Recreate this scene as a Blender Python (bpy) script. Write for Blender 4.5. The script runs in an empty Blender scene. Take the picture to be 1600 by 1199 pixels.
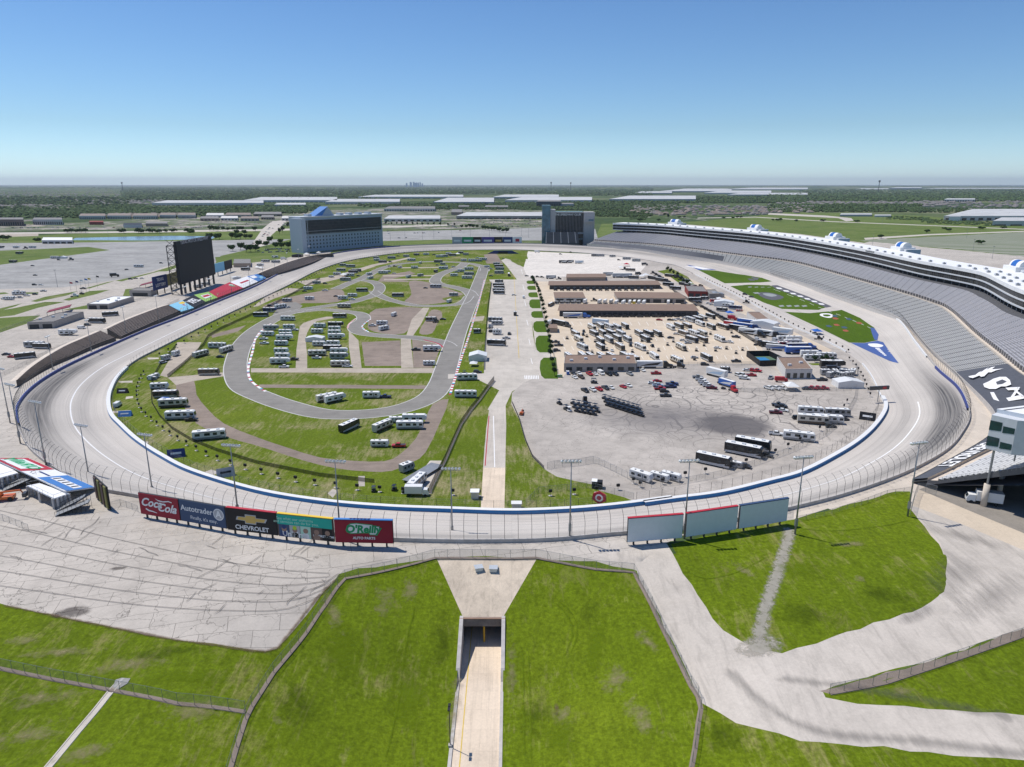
import bpy, bmesh, math, random
import numpy as np
from mathutils import Vector, Matrix
from mathutils.geometry import delaunay_2d_cdt
random.seed(7); np.random.seed(7)
S = bpy.context.scene
COL = S.collection
R = math.radians
# ---------------------------------------------------------------- camera
CAMH = 100.0; F = 1110.0
TILT = math.atan((599.5 - 288.0) / F)
cam = bpy.data.objects.new('camera', bpy.data.cameras.new('camera'))
COL.objects.link(cam)
cam.location = (0, 0, CAMH); cam.rotation_euler = (math.pi/2 - TILT, 0, 0)
cam.data.sensor_width = 36; cam.data.lens = F*36/1600
cam.data.clip_start = 1; cam.data.clip_end = 200000
S.camera = cam
# ---------------------------------------------------------------- light
SUN_DIR = Vector((-.86*math.cos(R(63)), .51*math.cos(R(63)), math.sin(R(63)))).normalized()
SUN_EL = math.asin(SUN_DIR.z); SUN_AZ = math.atan2(SUN_DIR.x, SUN_DIR.y)
w = bpy.data.worlds.new('World'); S.world = w; w.use_nodes = True
nt = w.node_tree; bg = nt.nodes['Background']
sky = nt.nodes.new('ShaderNodeTexSky'); sky.sky_type = 'NISHITA'; sky.sun_disc = False
sky.sun_elevation = SUN_EL; sky.sun_rotation = SUN_AZ
sky.altitude = 0; sky.air_density = 1.0; sky.dust_density = 0.0; sky.ozone_density = 4.0
tc_ = nt.nodes.new('ShaderNodeTexCoord'); sx_ = nt.nodes.new('ShaderNodeSeparateXYZ'); rp_ = nt.nodes.new('ShaderNodeValToRGB'); mx_ = nt.nodes.new('ShaderNodeMix')
nt.links.new(tc_.outputs['Generated'], sx_.inputs[0]); nt.links.new(sx_.outputs[2], rp_.inputs[0]); mx_.data_type = 'RGBA'; mx_.blend_type = 'MULTIPLY'; mx_.inputs[0].default_value = 1
rp_.color_ramp.elements[0].position = 0; rp_.color_ramp.elements[0].color = (1.3, 1.68, 2.2, 1); rp_.color_ramp.elements[1].position = .3; rp_.color_ramp.elements[1].color = (.76, 1.04, 1.37, 1)
e_ = rp_.color_ramp.elements.new(.07); e_.color = (1.0, 1.26, 1.5, 1)
nt.links.new(sky.outputs[0], mx_.inputs[6]); nt.links.new(rp_.outputs[0], mx_.inputs[7]); nt.links.new(mx_.outputs[2], bg.inputs[0]); bg.inputs[1].default_value = 0.076
sun = bpy.data.objects.new('sun', bpy.data.lights.new('sun', 'SUN')); COL.objects.link(sun)
sun.data.energy = 4.3; sun.data.angle = R(0.53); sun.data.color = (1, .955, .89)
sun.rotation_euler = SUN_DIR.to_track_quat('Z', 'Y').to_euler()
sun.location = (0, 0, 300)
S.view_settings.view_transform = 'Standard'; S.view_settings.look = 'None'
S.view_settings.exposure = 0.03; S.view_settings.gamma = 1
S.render.engine = 'CYCLES'
S.cycles.transparent_max_bounces = 32

# ---------------------------------------------------------------- pixel helpers
CT, ST = math.cos(TILT), math.sin(TILT)
def ray(px, py):
    u = (px-800)/F; v = (599.5-py)/F
    return (u, CT + v*ST, -ST + v*CT)
def P(px, py, z=0.0):
    dx, dy, dz = ray(px, py)
    t = (z-CAMH)/dz
    return (dx*t, dy*t, z)
def proj(x, y, z):
    d = y*CT + (CAMH-z)*ST; v = y*ST - (CAMH-z)*CT
    return (800 + F*x/d, 599.5 - F*v/d)
def smooth(a, b, x):
    t = np.clip((x-a)/(b-a), 0, 1); return t*t*(3-2*t)
def catmull(pts, n=8, closed=False):
    pts = [np.array(p, float) for p in pts]; out = []
    N = len(pts)
    rng = range(N if closed else N-1)
    for i in rng:
        if closed: p0, p1, p2, p3 = pts[i-1], pts[i], pts[(i+1) % N], pts[(i+2) % N]
        else: p0, p1, p2, p3 = pts[max(i-1, 0)], pts[i], pts[i+1], pts[min(i+2, N-1)]
        for k in range(n):
            t = k/n
            out.append(.5*((2*p1)+(-p0+p2)*t+(2*p0-5*p1+4*p2-p3)*t*t+(-p0+3*p1-3*p2+p3)*t**3))
    if not closed: out.append(pts[-1])
    return np.array(out)
def resample(pl, step):
    pl = np.asarray(pl, float)
    d = np.r_[0, np.cumsum(np.linalg.norm(np.diff(pl[:, :2], axis=0), axis=1))]
    n = max(2, int(round(d[-1]/step))+1); s = np.linspace(0, d[-1], n)
    return np.stack([np.interp(s, d, pl[:, k]) for k in range(pl.shape[1])], 1)

# ---------------------------------------------------------------- track curves (inner px, outer px, outer z, flat part)
ROWS = [(800,803,800,847,8,.2),(700,800,682,847,8,.2),(600,796,560,841,8,.2),(500,787,450,825,8,.2),(400,770,340,804,8,.2),
(300,740,215,777,8,.2),(250,715,140,762,8,.2),(212,690,85,732,8,.2),(187,667,50,704,8,.2),(172,650,35,680,8,.2),(168,630,26,655,8,.2),
(172,610,28,633,7,.2),(185,588,50,607,6,.22),(212,565,87,582,5,.25),(250,545,137,557,4,.3),(337,501,225,518,3,.35),(400,471,290,493,2.5,.4),
(450,447,345,470,2.5,.4),(500,422,400,447,3,.35),(550,407,450,422,4.5,.3),(625,396,520,397,6.5,.25),(700,392,625,385,8,.2),(800,391,760,381,8,.2),
(850,393,850,382,8,.2),(925,397,960,388,7,.25),(990,404,1025,395.5,5,.35),(1035,412,1075,402,3.5,.5),(1060,417,1120,408,3,.6),(1100,437,1180,423,3,.7),
(1150,462,1225,437,3,.75),(1200,489,1275,452,3,.75),(1237,510,1310,464,3,.75),(1275,527,1342,475,3,.75),(1300,539,1375,487,3,.75),(1322,551,1405,502,3.5,.7),
(1345,568,1430,535,4,.5),(1362,590,1462,575,5.5,.3),(1375,618,1495,605,7,.2),(1382,632,1510,632,8,.2),(1379,647,1513,655,8,.2),(1362,670,1500,680,8,.2),
(1337,692,1482,701,8,.2),(1300,715,1450,722,8,.2),(1250,740,1400,746,8,.2),(1200,754,1320,774,8,.2),(1125,772,1230,797,8,.2),(1050,782,1130,817,8,.2),
(1000,789,1040,829,8,.2),(950,795,950,837,8,.2),(887,800,875,844,8,.2)]
NS = 10
IC = catmull([P(a, b, 0) for a, b, c, d, e, f in ROWS], NS, True)
OC = catmull([P(c, d, e) for a, b, c, d, e, f in ROWS], NS, True)
AC = catmull([(f, 0) for a, b, c, d, e, f in ROWS], NS, True)[:, 0]
ISC = len(IC)
ON = np.zeros((ISC, 2)); tn = np.roll(OC, -1, 0)-np.roll(OC, 1, 0)
ON[:, 0] = -tn[:, 1]; ON[:, 1] = tn[:, 0]; ON /= np.linalg.norm(ON, axis=1)[:, None]
if np.mean(np.sum(ON*(OC-IC)[:, :2], 1)) < 0: ON = -ON

# ---------------------------------------------------------------- terrain height
def hgt(x, y):
    x = np.atleast_1d(np.asarray(x, float)); y = np.atleast_1d(np.asarray(y, float))
    out = np.zeros_like(x)
    for c in range(0, len(x), 4000):
        xs = x[c:c+4000]; ys = y[c:c+4000]
        d2 = (xs[:, None]-OC[None, :, 0])**2+(ys[:, None]-OC[None, :, 1])**2
        k = np.argmin(d2, 1); d = np.sqrt(d2[np.arange(len(xs)), k])
        side = np.sum((np.stack([xs, ys], 1)-OC[k, :2])*ON[k], 1)
        zo = OC[k, 2]
        pl = 7.8*(1-smooth(225, 300, ys)) * (1-.42*(1-smooth(90, 165, ys)))
        T = pl
        f = 1-smooth(4, 30, d)
        h = T+(zo-T)*f
        # tunnel valley in front
        cl = np.interp(ys, [0, 128, 146, 164, 168], [-4.5, -4.4, 1.4, 7.6, 7.8])
        s = smooth(5.5, 62, np.abs(xs+7)); s = np.where(ys > 146, smooth(9+(ys-146)*.5, 62, np.abs(xs+7)), s)
        hv = cl+(h-cl)*s
        h = np.where(ys < 168, hv, h)
        h = np.where(side < -.05, 0.0, h)
        out[c:c+4000] = h
    return out
def H1(x, y): return float(hgt([x], [y])[0])
def G(px, py):
    if py < 470: return P(px, py, 0) if px < 1400 else P(px, py, 0)
    z = 8.0
    for i in range(24):
        p = P(px, py, z); z = .35*z+.65*H1(p[0], p[1])
    p = P(px, py, z); return (p[0], p[1], H1(p[0], p[1]))

# ---------------------------------------------------------------- mesh helpers
class MB:
    def __init__(s): s.v = []; s.f = []; s.m = []; s.uv = []; s.mats = []
    def mi(s, mat):
        if mat is None: return 0
        if mat not in s.mats: s.mats.append(mat)
        return s.mats.index(mat)
    def face(s, pts, mat=None, uv=None):
        n = len(s.v); s.v.extend([tuple(p) for p in pts]); s.f.append(tuple(range(n, n+len(pts)))); s.m.append(s.mi(mat)); s.uv.append(uv)
    def box(s, x0, x1, y0, y1, z0, z1, mat=None, M=None, bot=True):
        c = [(x0,y0,z0),(x1,y0,z0),(x1,y1,z0),(x0,y1,z0),(x0,y0,z1),(x1,y0,z1),(x1,y1,z1),(x0,y1,z1)]
        if M is not None: c = [tuple(M @ Vector(p)) for p in c]
        n = len(s.v); s.v.extend(c)
        fs = [(4,5,6,7),(0,1,5,4),(1,2,6,5),(2,3,7,6),(3,0,4,7)]+([(3,2,1,0)] if bot else [])
        for f in fs: s.f.append(tuple(n+i for i in f)); s.m.append(s.mi(mat)); s.uv.append(None)
    def prism(s, poly, y0, y1, mat=None, axis='y'):
        # poly in (x,z), extruded along y   (axis='z': poly in (x,y))
        n = len(poly)
        a = [(p[0], y0, p[1]) for p in poly] if axis == 'y' else [(p[0], p[1], y0) for p in poly]
        b = [(p[0], y1, p[1]) for p in poly] if axis == 'y' else [(p[0], p[1], y1) for p in poly]
        k = len(s.v); s.v.extend(a+b)
        s.f.append(tuple(range(k, k+n))); s.f.append(tuple(range(k+2*n-1, k+n-1, -1)))
        for i in range(n):
            j = (i+1) % n; s.f.append((k+i, k+n+i, k+n+j, k+j))
        for _ in range(n+2): s.m.append(s.mi(mat)); s.uv.append(None)
    def tube(s, a, b, r0, r1=None, n=6, mat=None, cap=True):
        r1 = r0 if r1 is None else r1
        a = Vector(a); b = Vector(b); d = (b-a)
        if d.length < 1e-6: return
        q = d.to_track_quat('Z', 'Y'); k = len(s.v)
        for base, r in ((a, r0), (b, r1)):
            for i in range(n):
                t = 2*math.pi*i/n; s.v.append(tuple(base + q @ Vector((r*math.cos(t), r*math.sin(t), 0))))
        for i in range(n):
            j = (i+1) % n; s.f.append((k+i, k+j, k+n+j, k+n+i)); s.m.append(s.mi(mat)); s.uv.append(None)
        if cap:
            s.f.append(tuple(range(k+n, k+2*n))); s.m.append(s.mi(mat)); s.uv.append(None)
            s.f.append(tuple(range(k+n-1, k-1, -1))); s.m.append(s.mi(mat)); s.uv.append(None)
    def build(s, name, mat=None, parent=None, smooth=False, bevel=0):
        me = bpy.data.meshes.new(name); me.from_pydata(s.v, [], s.f)
        if mat is not None and not s.mats: me.materials.append(mat)
        for m in s.mats: me.materials.append(m)
        if s.mats: me.polygons.foreach_set('material_index', s.m)
        if any(u is not None for u in s.uv):
            uvl = me.uv_layers.new(name='UVMap'); i = 0
            for pi, p in enumerate(s.f):
                for k in range(len(p)):
                    if s.uv[pi] is not None: uvl.data[i].uv = s.uv[pi][k]
                    i += 1
        if smooth: me.polygons.foreach_set('use_smooth', [True]*len(s.f))
        me.update()
        if bevel:
            bm = bmesh.new(); bm.from_mesh(me); bmesh.ops.remove_doubles(bm, verts=bm.verts, dist=1e-4)
            es = [e for e in bm.edges if len(e.link_faces) == 2 and e.calc_face_angle(0) > .6]
            bmesh.ops.bevel(bm, geom=es, offset=bevel, segments=2, affect='EDGES', profile=.6, clamp_overlap=True)
            bm.to_mesh(me); bm.free()
        o = bpy.data.objects.new(name, me); COL.objects.link(o)
        if parent: o.parent = parent
        return o
def tag(o, label=None, cat=None, group=None, kind=None):
    if label: o['label'] = label
    if cat: o['category'] = cat
    if group: o['group'] = group
    if kind: o['kind'] = kind
    return o
def empty(name, loc=(0,0,0), rz=0, label=None, cat=None, group=None, kind=None):
    o = bpy.data.objects.new(name, None); COL.objects.link(o); o.location = loc; o.rotation_euler = (0,0,rz)
    o.empty_display_size = .5
    return tag(o, label, cat, group, kind)
def copy_tree(o, parent=None):
    c = o.copy(); COL.objects.link(c)
    if parent: c.parent = parent
    for ch in list(o.children): copy_tree(ch, c)
    return c

# ---------------------------------------------------------------- materials
class NT:
    def __init__(s, name):
        s.m = bpy.data.materials.new(name); s.m.use_nodes = True; s.t = s.m.node_tree
        s.b = s.t.nodes['Principled BSDF']; s.b.inputs['Roughness'].default_value = .8
        s.b.inputs['Specular IOR Level'].default_value = .3
    def n(s, t, **kw):
        x = s.t.nodes.new('ShaderNode'+t)
        for k, v in kw.items(): setattr(x, k, v)
        return x
    def l(s, a, b): s.t.links.new(a, b)
    def coord(s, kind='Object', scale=(1,1,1), rot=(0,0,0)):
        c = s.n('TexCoord'); m = s.n('Mapping'); s.l(c.outputs[kind], m.inputs[0])
        m.inputs['Scale'].default_value = scale; m.inputs['Rotation'].default_value = rot
        return m.outputs[0]
    def noise(s, co, scale, detail=4, rough=.55, dist=0):
        x = s.n('TexNoise'); s.l(co, x.inputs['Vector']); x.inputs['Scale'].default_value = scale
        x.inputs['Detail'].default_value = detail; x.inputs['Roughness'].default_value = rough; x.inputs['Distortion'].default_value = dist
        return x.outputs['Fac']
    def ramp(s, fac, stops, const=False):
        x = s.n('ValToRGB'); s.l(fac, x.inputs[0]); e = x.color_ramp.elements
        if const: x.color_ramp.interpolation = 'CONSTANT'
        cc = lambda c: (c, c, c, 1) if not isinstance(c, (tuple, list)) else (*c[:3], 1)
        e[0].position = stops[0][0]; e[0].color = cc(stops[0][1]); e[1].position = stops[-1][0]; e[1].color = cc(stops[-1][1])
        for p, c in stops[1:-1]: q = e.new(p); q.color = cc(c)
        return x.outputs[0]
    def mix(s, fac, a, b, mode='MIX'):
        x = s.n('Mix', data_type='RGBA', blend_type=mode)
        for idx, val in ((0, fac), (6, a), (7, b)):
            if isinstance(val, (int, float)): x.inputs[idx].default_value = val
            elif isinstance(val, tuple): x.inputs[idx].default_value = (*val[:3], 1)
            else: s.l(val, x.inputs[idx])
        return x.outputs[2]
    def math(s, op, a, b=None, c=None):
        x = s.n('Math', operation=op)
        for i, v in enumerate((a, b, c)):
            if v is None: continue
            if isinstance(v, (int, float)): x.inputs[i].default_value = v
            else: s.l(v, x.inputs[i])
        return x.outputs[0]
    def col(s, c):
        if isinstance(c, tuple): s.b.inputs['Base Color'].default_value = (*c[:3], 1)
        else: s.l(c, s.b.inputs['Base Color'])
    def bump(s, fac, strength=.3, dist=.1):
        x = s.n('Bump'); x.inputs['Strength'].default_value = strength; x.inputs['Distance'].default_value = dist
        s.l(fac, x.inputs['Height']); s.l(x.outputs[0], s.b.inputs['Normal'])
MATS = {}
def mat(name, c, rough=.7, metal=0, var=.12, scale=.6, spec=.3):
    """plain surface with slight weathering"""
    if name in MATS: return MATS[name]
    t = NT(name); co = t.coord(); f = t.noise(co, scale, 5, .6)
    a = tuple(v*(1-var) for v in c); b = tuple(min(1, v*(1+var)) for v in c)
    t.col(t.ramp(f, [(.3, a), (.7, b)])); t.b.inputs['Roughness'].default_value = rough
    t.b.inputs['Metallic'].default_value = metal; t.b.inputs['Specular IOR Level'].default_value = spec
    MATS[name] = t.m; return t.m
def m_grass(name, dark, mid, light, dry, dryamt=.62, mow=(0, 0, 0)):
    t = NT(name); co = t.coord()
    big = t.noise(co, .012, 5, .6); med = t.noise(co, .09, 6, .65); fine = t.noise(co, 1.1, 8, .75)
    streak = t.noise(t.coord(scale=(1, .16, 1), rot=(0, 0, R(8))), .7, 6, .7, .5)
    c = t.ramp(big, [(.3, dark), (.5, mid), (.72, light)])
    c = t.mix(t.ramp(med, [(.35, .0), (.75, .75)]), c, mid)
    c = t.mix(t.ramp(t.math('MULTIPLY', t.noise(co, .03, 6, .7), t.math('ADD', streak, .5)), [(dryamt-.06, 0.0), (dryamt+.12, .8)]), c, dry)
    c = t.mix(.85, c, t.ramp(fine, [(.3, .45), (.5, .95), (.7, 1.5)]), 'MULTIPLY')
    c = t.mix(t.ramp(t.noise(t.coord(scale=(1, .3, 1), rot=(0, 0, R(-5))), .11, 7, .8, .8), [(.55, 0), (.72, .7)]), c, dry)
    c = t.mix(t.ramp(t.noise(co, .22, 6, .8), [(.3, .55), (.42, 0)]), c, dark)
    c = t.mix(.4, c, t.ramp(streak, [(.3, .6), (.7, 1.35)]), 'MULTIPLY')
    t.col(c); t.b.inputs['Roughness'].default_value = .95; t.b.inputs['Specular IOR Level'].default_value = .08
    t.bump(fine, .35, .25); MATS[name] = t.m; return t.m
def m_pave(name, c, dark=.75, crack=0, slab=None, stain=.5, rot=0, streaks=None, joint=.35, tint=(1, .97, .94)):
    c = (c[0]*1.065, c[1]*1.03, c[2]*.955)
    t = NT(name); co = t.coord(rot=(0, 0, rot))
    big = t.noise(co, .02, 5, .65); med = t.noise(co, .13, 6, .7); fine = t.noise(co, 1.7, 6, .75)
    lo = tuple(v*dark for v in c)
    col = t.ramp(big, [(.32, lo), (.62, c)])
    col = t.mix(stain, col, t.ramp(med, [(.28, .62), (.55, 1.0), (.8, 1.1)]), 'MULTIPLY')
    col = t.mix(.5, col, t.ramp(fine, [(.3, .8), (.7, 1.15)]), 'MULTIPLY')
    if slab:
        dn = t.n('TexNoise'); t.l(co, dn.inputs['Vector']); dn.inputs['Scale'].default_value = .25; dn.inputs['Detail'].default_value = 5
        va = t.n('VectorMath', operation='MULTIPLY_ADD'); t.l(dn.outputs['Color'], va.inputs[0]); va.inputs[1].default_value = (slab[2],)*3; t.l(co, va.inputs[2])
        br = t.n('TexBrick'); t.l(va.outputs[0], br.inputs['Vector']); br.inputs['Scale'].default_value = 1
        br.inputs['Brick Width'].default_value = slab[0]; br.inputs['Row Height'].default_value = slab[1]; br.inputs['Mortar Size'].default_value = slab[3]
        br.inputs['Color1'].default_value = (1, 1, 1, 1); br.inputs['Color2'].default_value = (.93, .93, .93, 1); br.inputs['Mortar'].default_value = (joint,)*3+(1,)
        br.inputs['Mortar Smooth'].default_value = .3
        col = t.mix(1, col, br.outputs['Color'], 'MULTIPLY')
    if crack:
        vo = t.n('TexVoronoi', feature='DISTANCE_TO_EDGE'); dn = t.n('TexNoise'); t.l(co, dn.inputs['Vector']); dn.inputs['Scale'].default_value = .4; dn.inputs['Detail'].default_value = 6
        va = t.n('VectorMath', operation='MULTIPLY_ADD'); t.l(dn.outputs['Color'], va.inputs[0]); va.inputs[1].default_value = (4, 4, 4); t.l(co, va.inputs[2])
        t.l(va.outputs[0], vo.inputs['Vector']); vo.inputs['Scale'].default_value = crack
        cr = t.ramp(vo.outputs['Distance'], [(.0, .38), (.006, .6), (.014, 1)])
        msk = t.ramp(t.noise(co, .04, 4, .6), [(.42, 0), (.56, 1)])
        col = t.mix(msk, col, t.mix(1, col, cr, 'MULTIPLY'))
    if streaks:
        sc = t.coord(scale=streaks[0], rot=(0, 0, streaks[1])); st = t.noise(sc, 1, 6, .7, .6)
        col = t.mix(streaks[2], col, t.ramp(st, [(.3, .55), (.48, 1), (.75, 1.18)]), 'MULTIPLY')
    t.col(col); t.b.inputs['Roughness'].default_value = .9; t.b.inputs['Specular IOR Level'].default_value = .15
    t.bump(fine, .15, .08); MATS[name] = t.m; return t
#@@MATERIALS
M_GRASS = m_grass('grass', (.082,.122,.006), (.118,.168,.007), (.16,.205,.012), (.24,.21,.085))
M_INGR = m_grass('infield_grass', (.075,.115,.008), (.11,.155,.012), (.15,.19,.02), (.29,.25,.14), .55)
M_FIELD = m_grass('field_grass', (.075,.12,.025), (.12,.165,.04), (.16,.2,.055), (.22,.22,.1), .6)
M_ORNGR = m_grass('mown_grass', (.055,.105,.008), (.07,.125,.01), (.09,.15,.015), (.1,.16,.04), .9)
m_pave('plaza', (.50,.47,.445), .82, crack=.16, slab=(11, 5.2, .7, .055), stain=.5, rot=R(-14), joint=.28)
m_pave('service_road', (.53,.495,.465), .84, stain=.45, streaks=((.5, .04, 1), R(30), .45))
m_pave('lot', (.48,.45,.43), .78, crack=.2, slab=(34, 15, .8, .05), stain=.7, rot=R(20), joint=.6)
m_pave('race_asphalt', (.25,.245,.24), .85, stain=.5, streaks=((.03, .6, 1), R(90), .3))
m_pave('concrete_road', (.54,.51,.48), .85, slab=(4.6, 12, .1, .03), stain=.5, joint=.7)
m_pave('beige', (.60,.52,.43), .9, slab=(9, 9, .05, .06), stain=.3, joint=.83)
m_pave('white_lot', (.70,.67,.645), .9, slab=(5, 26, 1.5, .12), stain=.5, rot=R(35), joint=.5)
m_pave('gravel', (.27,.225,.2), .8, stain=.7, streaks=((.05, .5, 1), R(10), .4))
m_pave('dirt', (.43,.385,.34), .85, stain=.7)
m_pave('ramp', (.70,.60,.50), .88, slab=(4.2, 5.6, .02, .035), stain=.5, joint=.8, streaks=((.9, .03, 1), 0, .45))
m_pave('parking', (.36,.365,.375), .75, slab=(40, 12, .6, .3), stain=.7, rot=R(12), joint=1.25, streaks=((.004, .09, 1), R(12), .7))
t = m_pave('town', (.42,.39,.36), .72, stain=.8)
b_ = t.b.inputs['Base Color'].links[0].from_socket; co = t.coord()
b_ = t.mix(t.ramp(t.noise(co, .012, 6, .75), [(.46, 0), (.5, 1)]), b_, (.10,.135,.05)); b_ = t.mix(t.ramp(t.noise(co, .03, 6, .8), [(.5, 0), (.56, 1)]), b_, (.13,.12,.11)); b_ = t.mix(t.ramp(t.noise(co, .02, 7, .8), [(.3, 1), (.4, 0)]), b_, (.035,.05,.025)); t.col(b_)
t = NT('water'); t.col((.16,.22,.29)); t.b.inputs['Roughness'].default_value = .18; MATS['water'] = t.m
# far land: woods, fields, roofs
t = NT('land'); co = t.coord()
a = t.noise(co, .0011, 6, .62, .6); b = t.noise(t.coord(scale=(1, .35, 1)), .006, 8, .72); c = t.noise(co, .05, 4, .7)
k = t.ramp(a, [(.36, (.05,.075,.035)), (.47, (.06,.095,.035)), (.55, (.11,.14,.06)), (.66, (.17,.175,.1))])
k = t.mix(t.ramp(b, [(.58, 0), (.64, .85)]), k, (.27,.25,.22))
k = t.mix(t.ramp(b, [(.34, .8), (.45, 0)]), k, (.035,.055,.025))
k = t.mix(.8, k, t.ramp(c, [(.3, .5), (.7, 1.4)]), 'MULTIPLY'); t.col(k); t.b.inputs['Specular IOR Level'].default_value = .05; t.b.inputs['Roughness'].default_value = 1
MATS['land'] = t.m
# burnout lot: dark doughnut + tyre loops
def lot_marks():
    m = MATS['lot']; t = object.__new__(NT); t.m = m; t.t = m.node_tree; t.b = m.node_tree.nodes['Principled BSDF']
    base = t.b.inputs['Base Color'].links[0].from_socket
    co = t.coord(); cx, cy, _ = P(1148, 664, 0)
    def disc(cx, cy, rx, ry, e0, e1):
        s = t.n('VectorMath', operation='SUBTRACT'); t.l(co, s.inputs[0]); s.inputs[1].default_value = (cx, cy, 0)
        q = t.n('VectorMath', operation='MULTIPLY'); t.l(s.outputs[0], q.inputs[0]); q.inputs[1].default_value = (1/rx, 1/ry, 0)
        ln = t.n('VectorMath', operation='LENGTH'); t.l(q.outputs[0], ln.inputs[0])
        d = t.math('ADD', ln.outputs['Value'], t.math('MULTIPLY', t.math('SUBTRACT', t.noise(co, .12, 5), .5), .5))
        return t.ramp(d, [(e0, 1), (e1, 0)]), ln.outputs['Value']
    m1, r1 = disc(cx, cy, 18, 18.5, .62, 1.02)
    cx2, cy2, _ = P(1040, 652, 0)
    m2, _ = disc(cx2, cy2, 48, 30, .0, 1.0); m3, _ = disc(*P(1130, 640, 0)[:2], 85, 60, .5, 1.0)
    def loops(sc, off, th):
        v = t.n('TexVoronoi'); mp = t.n('Mapping'); t.l(co, mp.inputs[0]); mp.inputs['Location'].default_value = (off, off*.7, 0)
        dn = t.n('TexNoise'); t.l(mp.outputs[0], dn.inputs['Vector']); dn.inputs['Scale'].default_value = .03
        va = t.n('VectorMath', operation='MULTIPLY_ADD'); t.l(dn.outputs['Color'], va.inputs[0]); va.inputs[1].default_value = (16,)*3; t.l(mp.outputs[0], va.inputs[2])
        t.l(va.outputs[0], v.inputs['Vector']); v.inputs['Scale'].default_value = sc
        wv = t.math('SINE', t.math('MULTIPLY', v.outputs['Distance'], 42))
        return t.ramp(wv, [(th, 0), (th+.04, 1)])
    L = t.math('MAXIMUM', loops(.035, 3, .93), loops(.05, 77, .94))
    c = t.mix(t.math('MULTIPLY', t.math('MULTIPLY', L, m3), .62), base, (.09,.085,.085))
    c = t.mix(t.math('MULTIPLY', m2, .85), c, (.15,.14,.14)); c = t.mix(t.math('MULTIPLY', m1, .86), c, (.105,.098,.1))
    t.l(c, t.b.inputs['Base Color'])
lot_marks()

# ---------------------------------------------------------------- ground partition
POLY = []   # (name, world 2d pts)
def gp(name, pts, sm=0, step=6, closed=True):
    w = [G(*p) if len(p) == 2 else p[1:] for p in pts]
    w = np.array([(a[0], a[1]) for a in w])
    if sm: w = catmull(w, sm, True)
    POLY.append((name, w))
def ribbon(name, pts, width, sm=6, z=0):
    w = catmull([P(a, b, z)[:2] for a, b in pts], sm)
    t_ = np.gradient(w, axis=0); n_ = np.stack([-t_[:, 1], t_[:, 0]], 1); n_ /= np.linalg.norm(n_, axis=1)[:, None]
    L = w+n_*width/2; Rr = w-n_*width/2
    for i in range(0, len(w)-1, 6):
        j = min(i+6, len(w)-1)
        POLY.append((name, np.concatenate([L[i:j+1], Rr[i:j+1][::-1]])))
    return L, Rr
#@@POLYGONS
# --- outside, far to near
gp('field', [(930,372),(940,350),(1010,349),(1090,346),(1170,339),(1230,332),(1330,333),(1450,338),(1560,352),(1800,362),(2100,560),(1600,470),(1200,380)])
gp('field', [(-900,440),(-200,375),(0,371),(100,366),(260,362),(330,361),(420,357),(470,352),(520,348),(600,372),(700,375),(715,383),(560,395),(300,420),(0,470),(-300,560)])
gp('town', [(-200,352),(40,350),(210,345),(300,340),(380,333),(470,331),(600,325),(720,325),(860,330),(870,345),(860,358),(720,358),(600,358),(500,352),(430,352),(330,358),(200,359),(100,360),(0,362),(-200,368)])
gp('parking', [(-200,455),(0,414),(172,391),(138,386),(0,392),(-200,398),(-200,381),(0,380),(150,379),(325,376),(455,374),(398,388),(345,400),(336,412),(275,412),(200,435),(100,449),(0,452),(-200,490)])
gp('dirt', [(-60,372),(60,369),(60,363),(-60,365)])
gp('water', [(112,375.4),(118,372),(200,370),(270,368.7),(340,369.5),(330,374),(225,376),(160,375.6)])
gp('plaza', [(-300,500),(-200,490),(0,452),(100,449),(200,435),(275,412),(338,412),(360,415),(440,405),(470,398),(520,392),(500,410),(400,452),(300,494),(200,538),(120,568),(60,610),(28,660),(60,720),(190,775),(300,800),(300,830),(-200,790),(-500,640)])
gp('field', [(336,402),(455,395),(472,397),(440,405),(360,415),(339,413)])
gp('concrete_road', [(392,384),(410,358),(425,346),(445,344),(447,347),(424,368),(412,384),(398,389)])
gp('concrete_road', [(-300,366.5),(160,362),(430,358),(700,351),(700,353),(430,361),(160,364.5),(-300,369)])
for q in ([(48,471),(70,464),(122,455),(105,462),(57,472)], [(98,469),(140,455),(172,453),(150,460),(108,470)], [(-40,492),(20,482),(70,472),(102,472),(60,481),(22,493),(-40,500)],
          [(-30,489),(35,474),(24,479),(0,486)], [(140,451),(180,439),(168,441),(132,451)], [(180,439),(215,431),(272,418),(235,428),(190,440)], [(96,485),(136,477),(138,483)],
          [(196,452),(210,451),(226,462),(192,463)], [(-60,505),(0,497),(63,493),(45,505),(0,520),(-60,540)], [(240,425),(275,414),(282,416),(262,424)], [(-40,460),(8,457),(14,459),(-40,464)],
          [(30,457),(60,457),(60,459),(30,460)]):
    gp('field', q)
gp('parking', [(598,362),(720,359.5),(847,356),(930,358),(935,376),(847,376),(701,376),(598,377)])
gp('field', [(596,377),(700,374.5),(735,376),(735,383),(600,388)])
gp('white_lot', [(725,333),(860,333),(860,340),(800,342),(725,338)])
gp('concrete_road', [(1350,372),(1450,366),(1600,361),(1600,362.5),(1450,368),(1352,375)])
gp('concrete_road', [(1200,333),(1290,337),(1330,341),(1334,345),(1322,346),(1310,341),(1200,335.5)])
gp('concrete_road', [(1090,340.5),(1180,339),(1300,346),(1450,352),(1600,358),(1600,359),(1450,353),(1300,347),(1180,340),(1090,341.5)])
gp('plaza', [(1380,372),(1440,386),(1500,391),(1610,402),(1700,415),(1700,470),(1500,420),(1350,380)])
gp('striped_lot', [(1340,376),(1600,363),(1720,372),(1720,412),(1600,401),(1500,390),(1440,385)])
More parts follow.
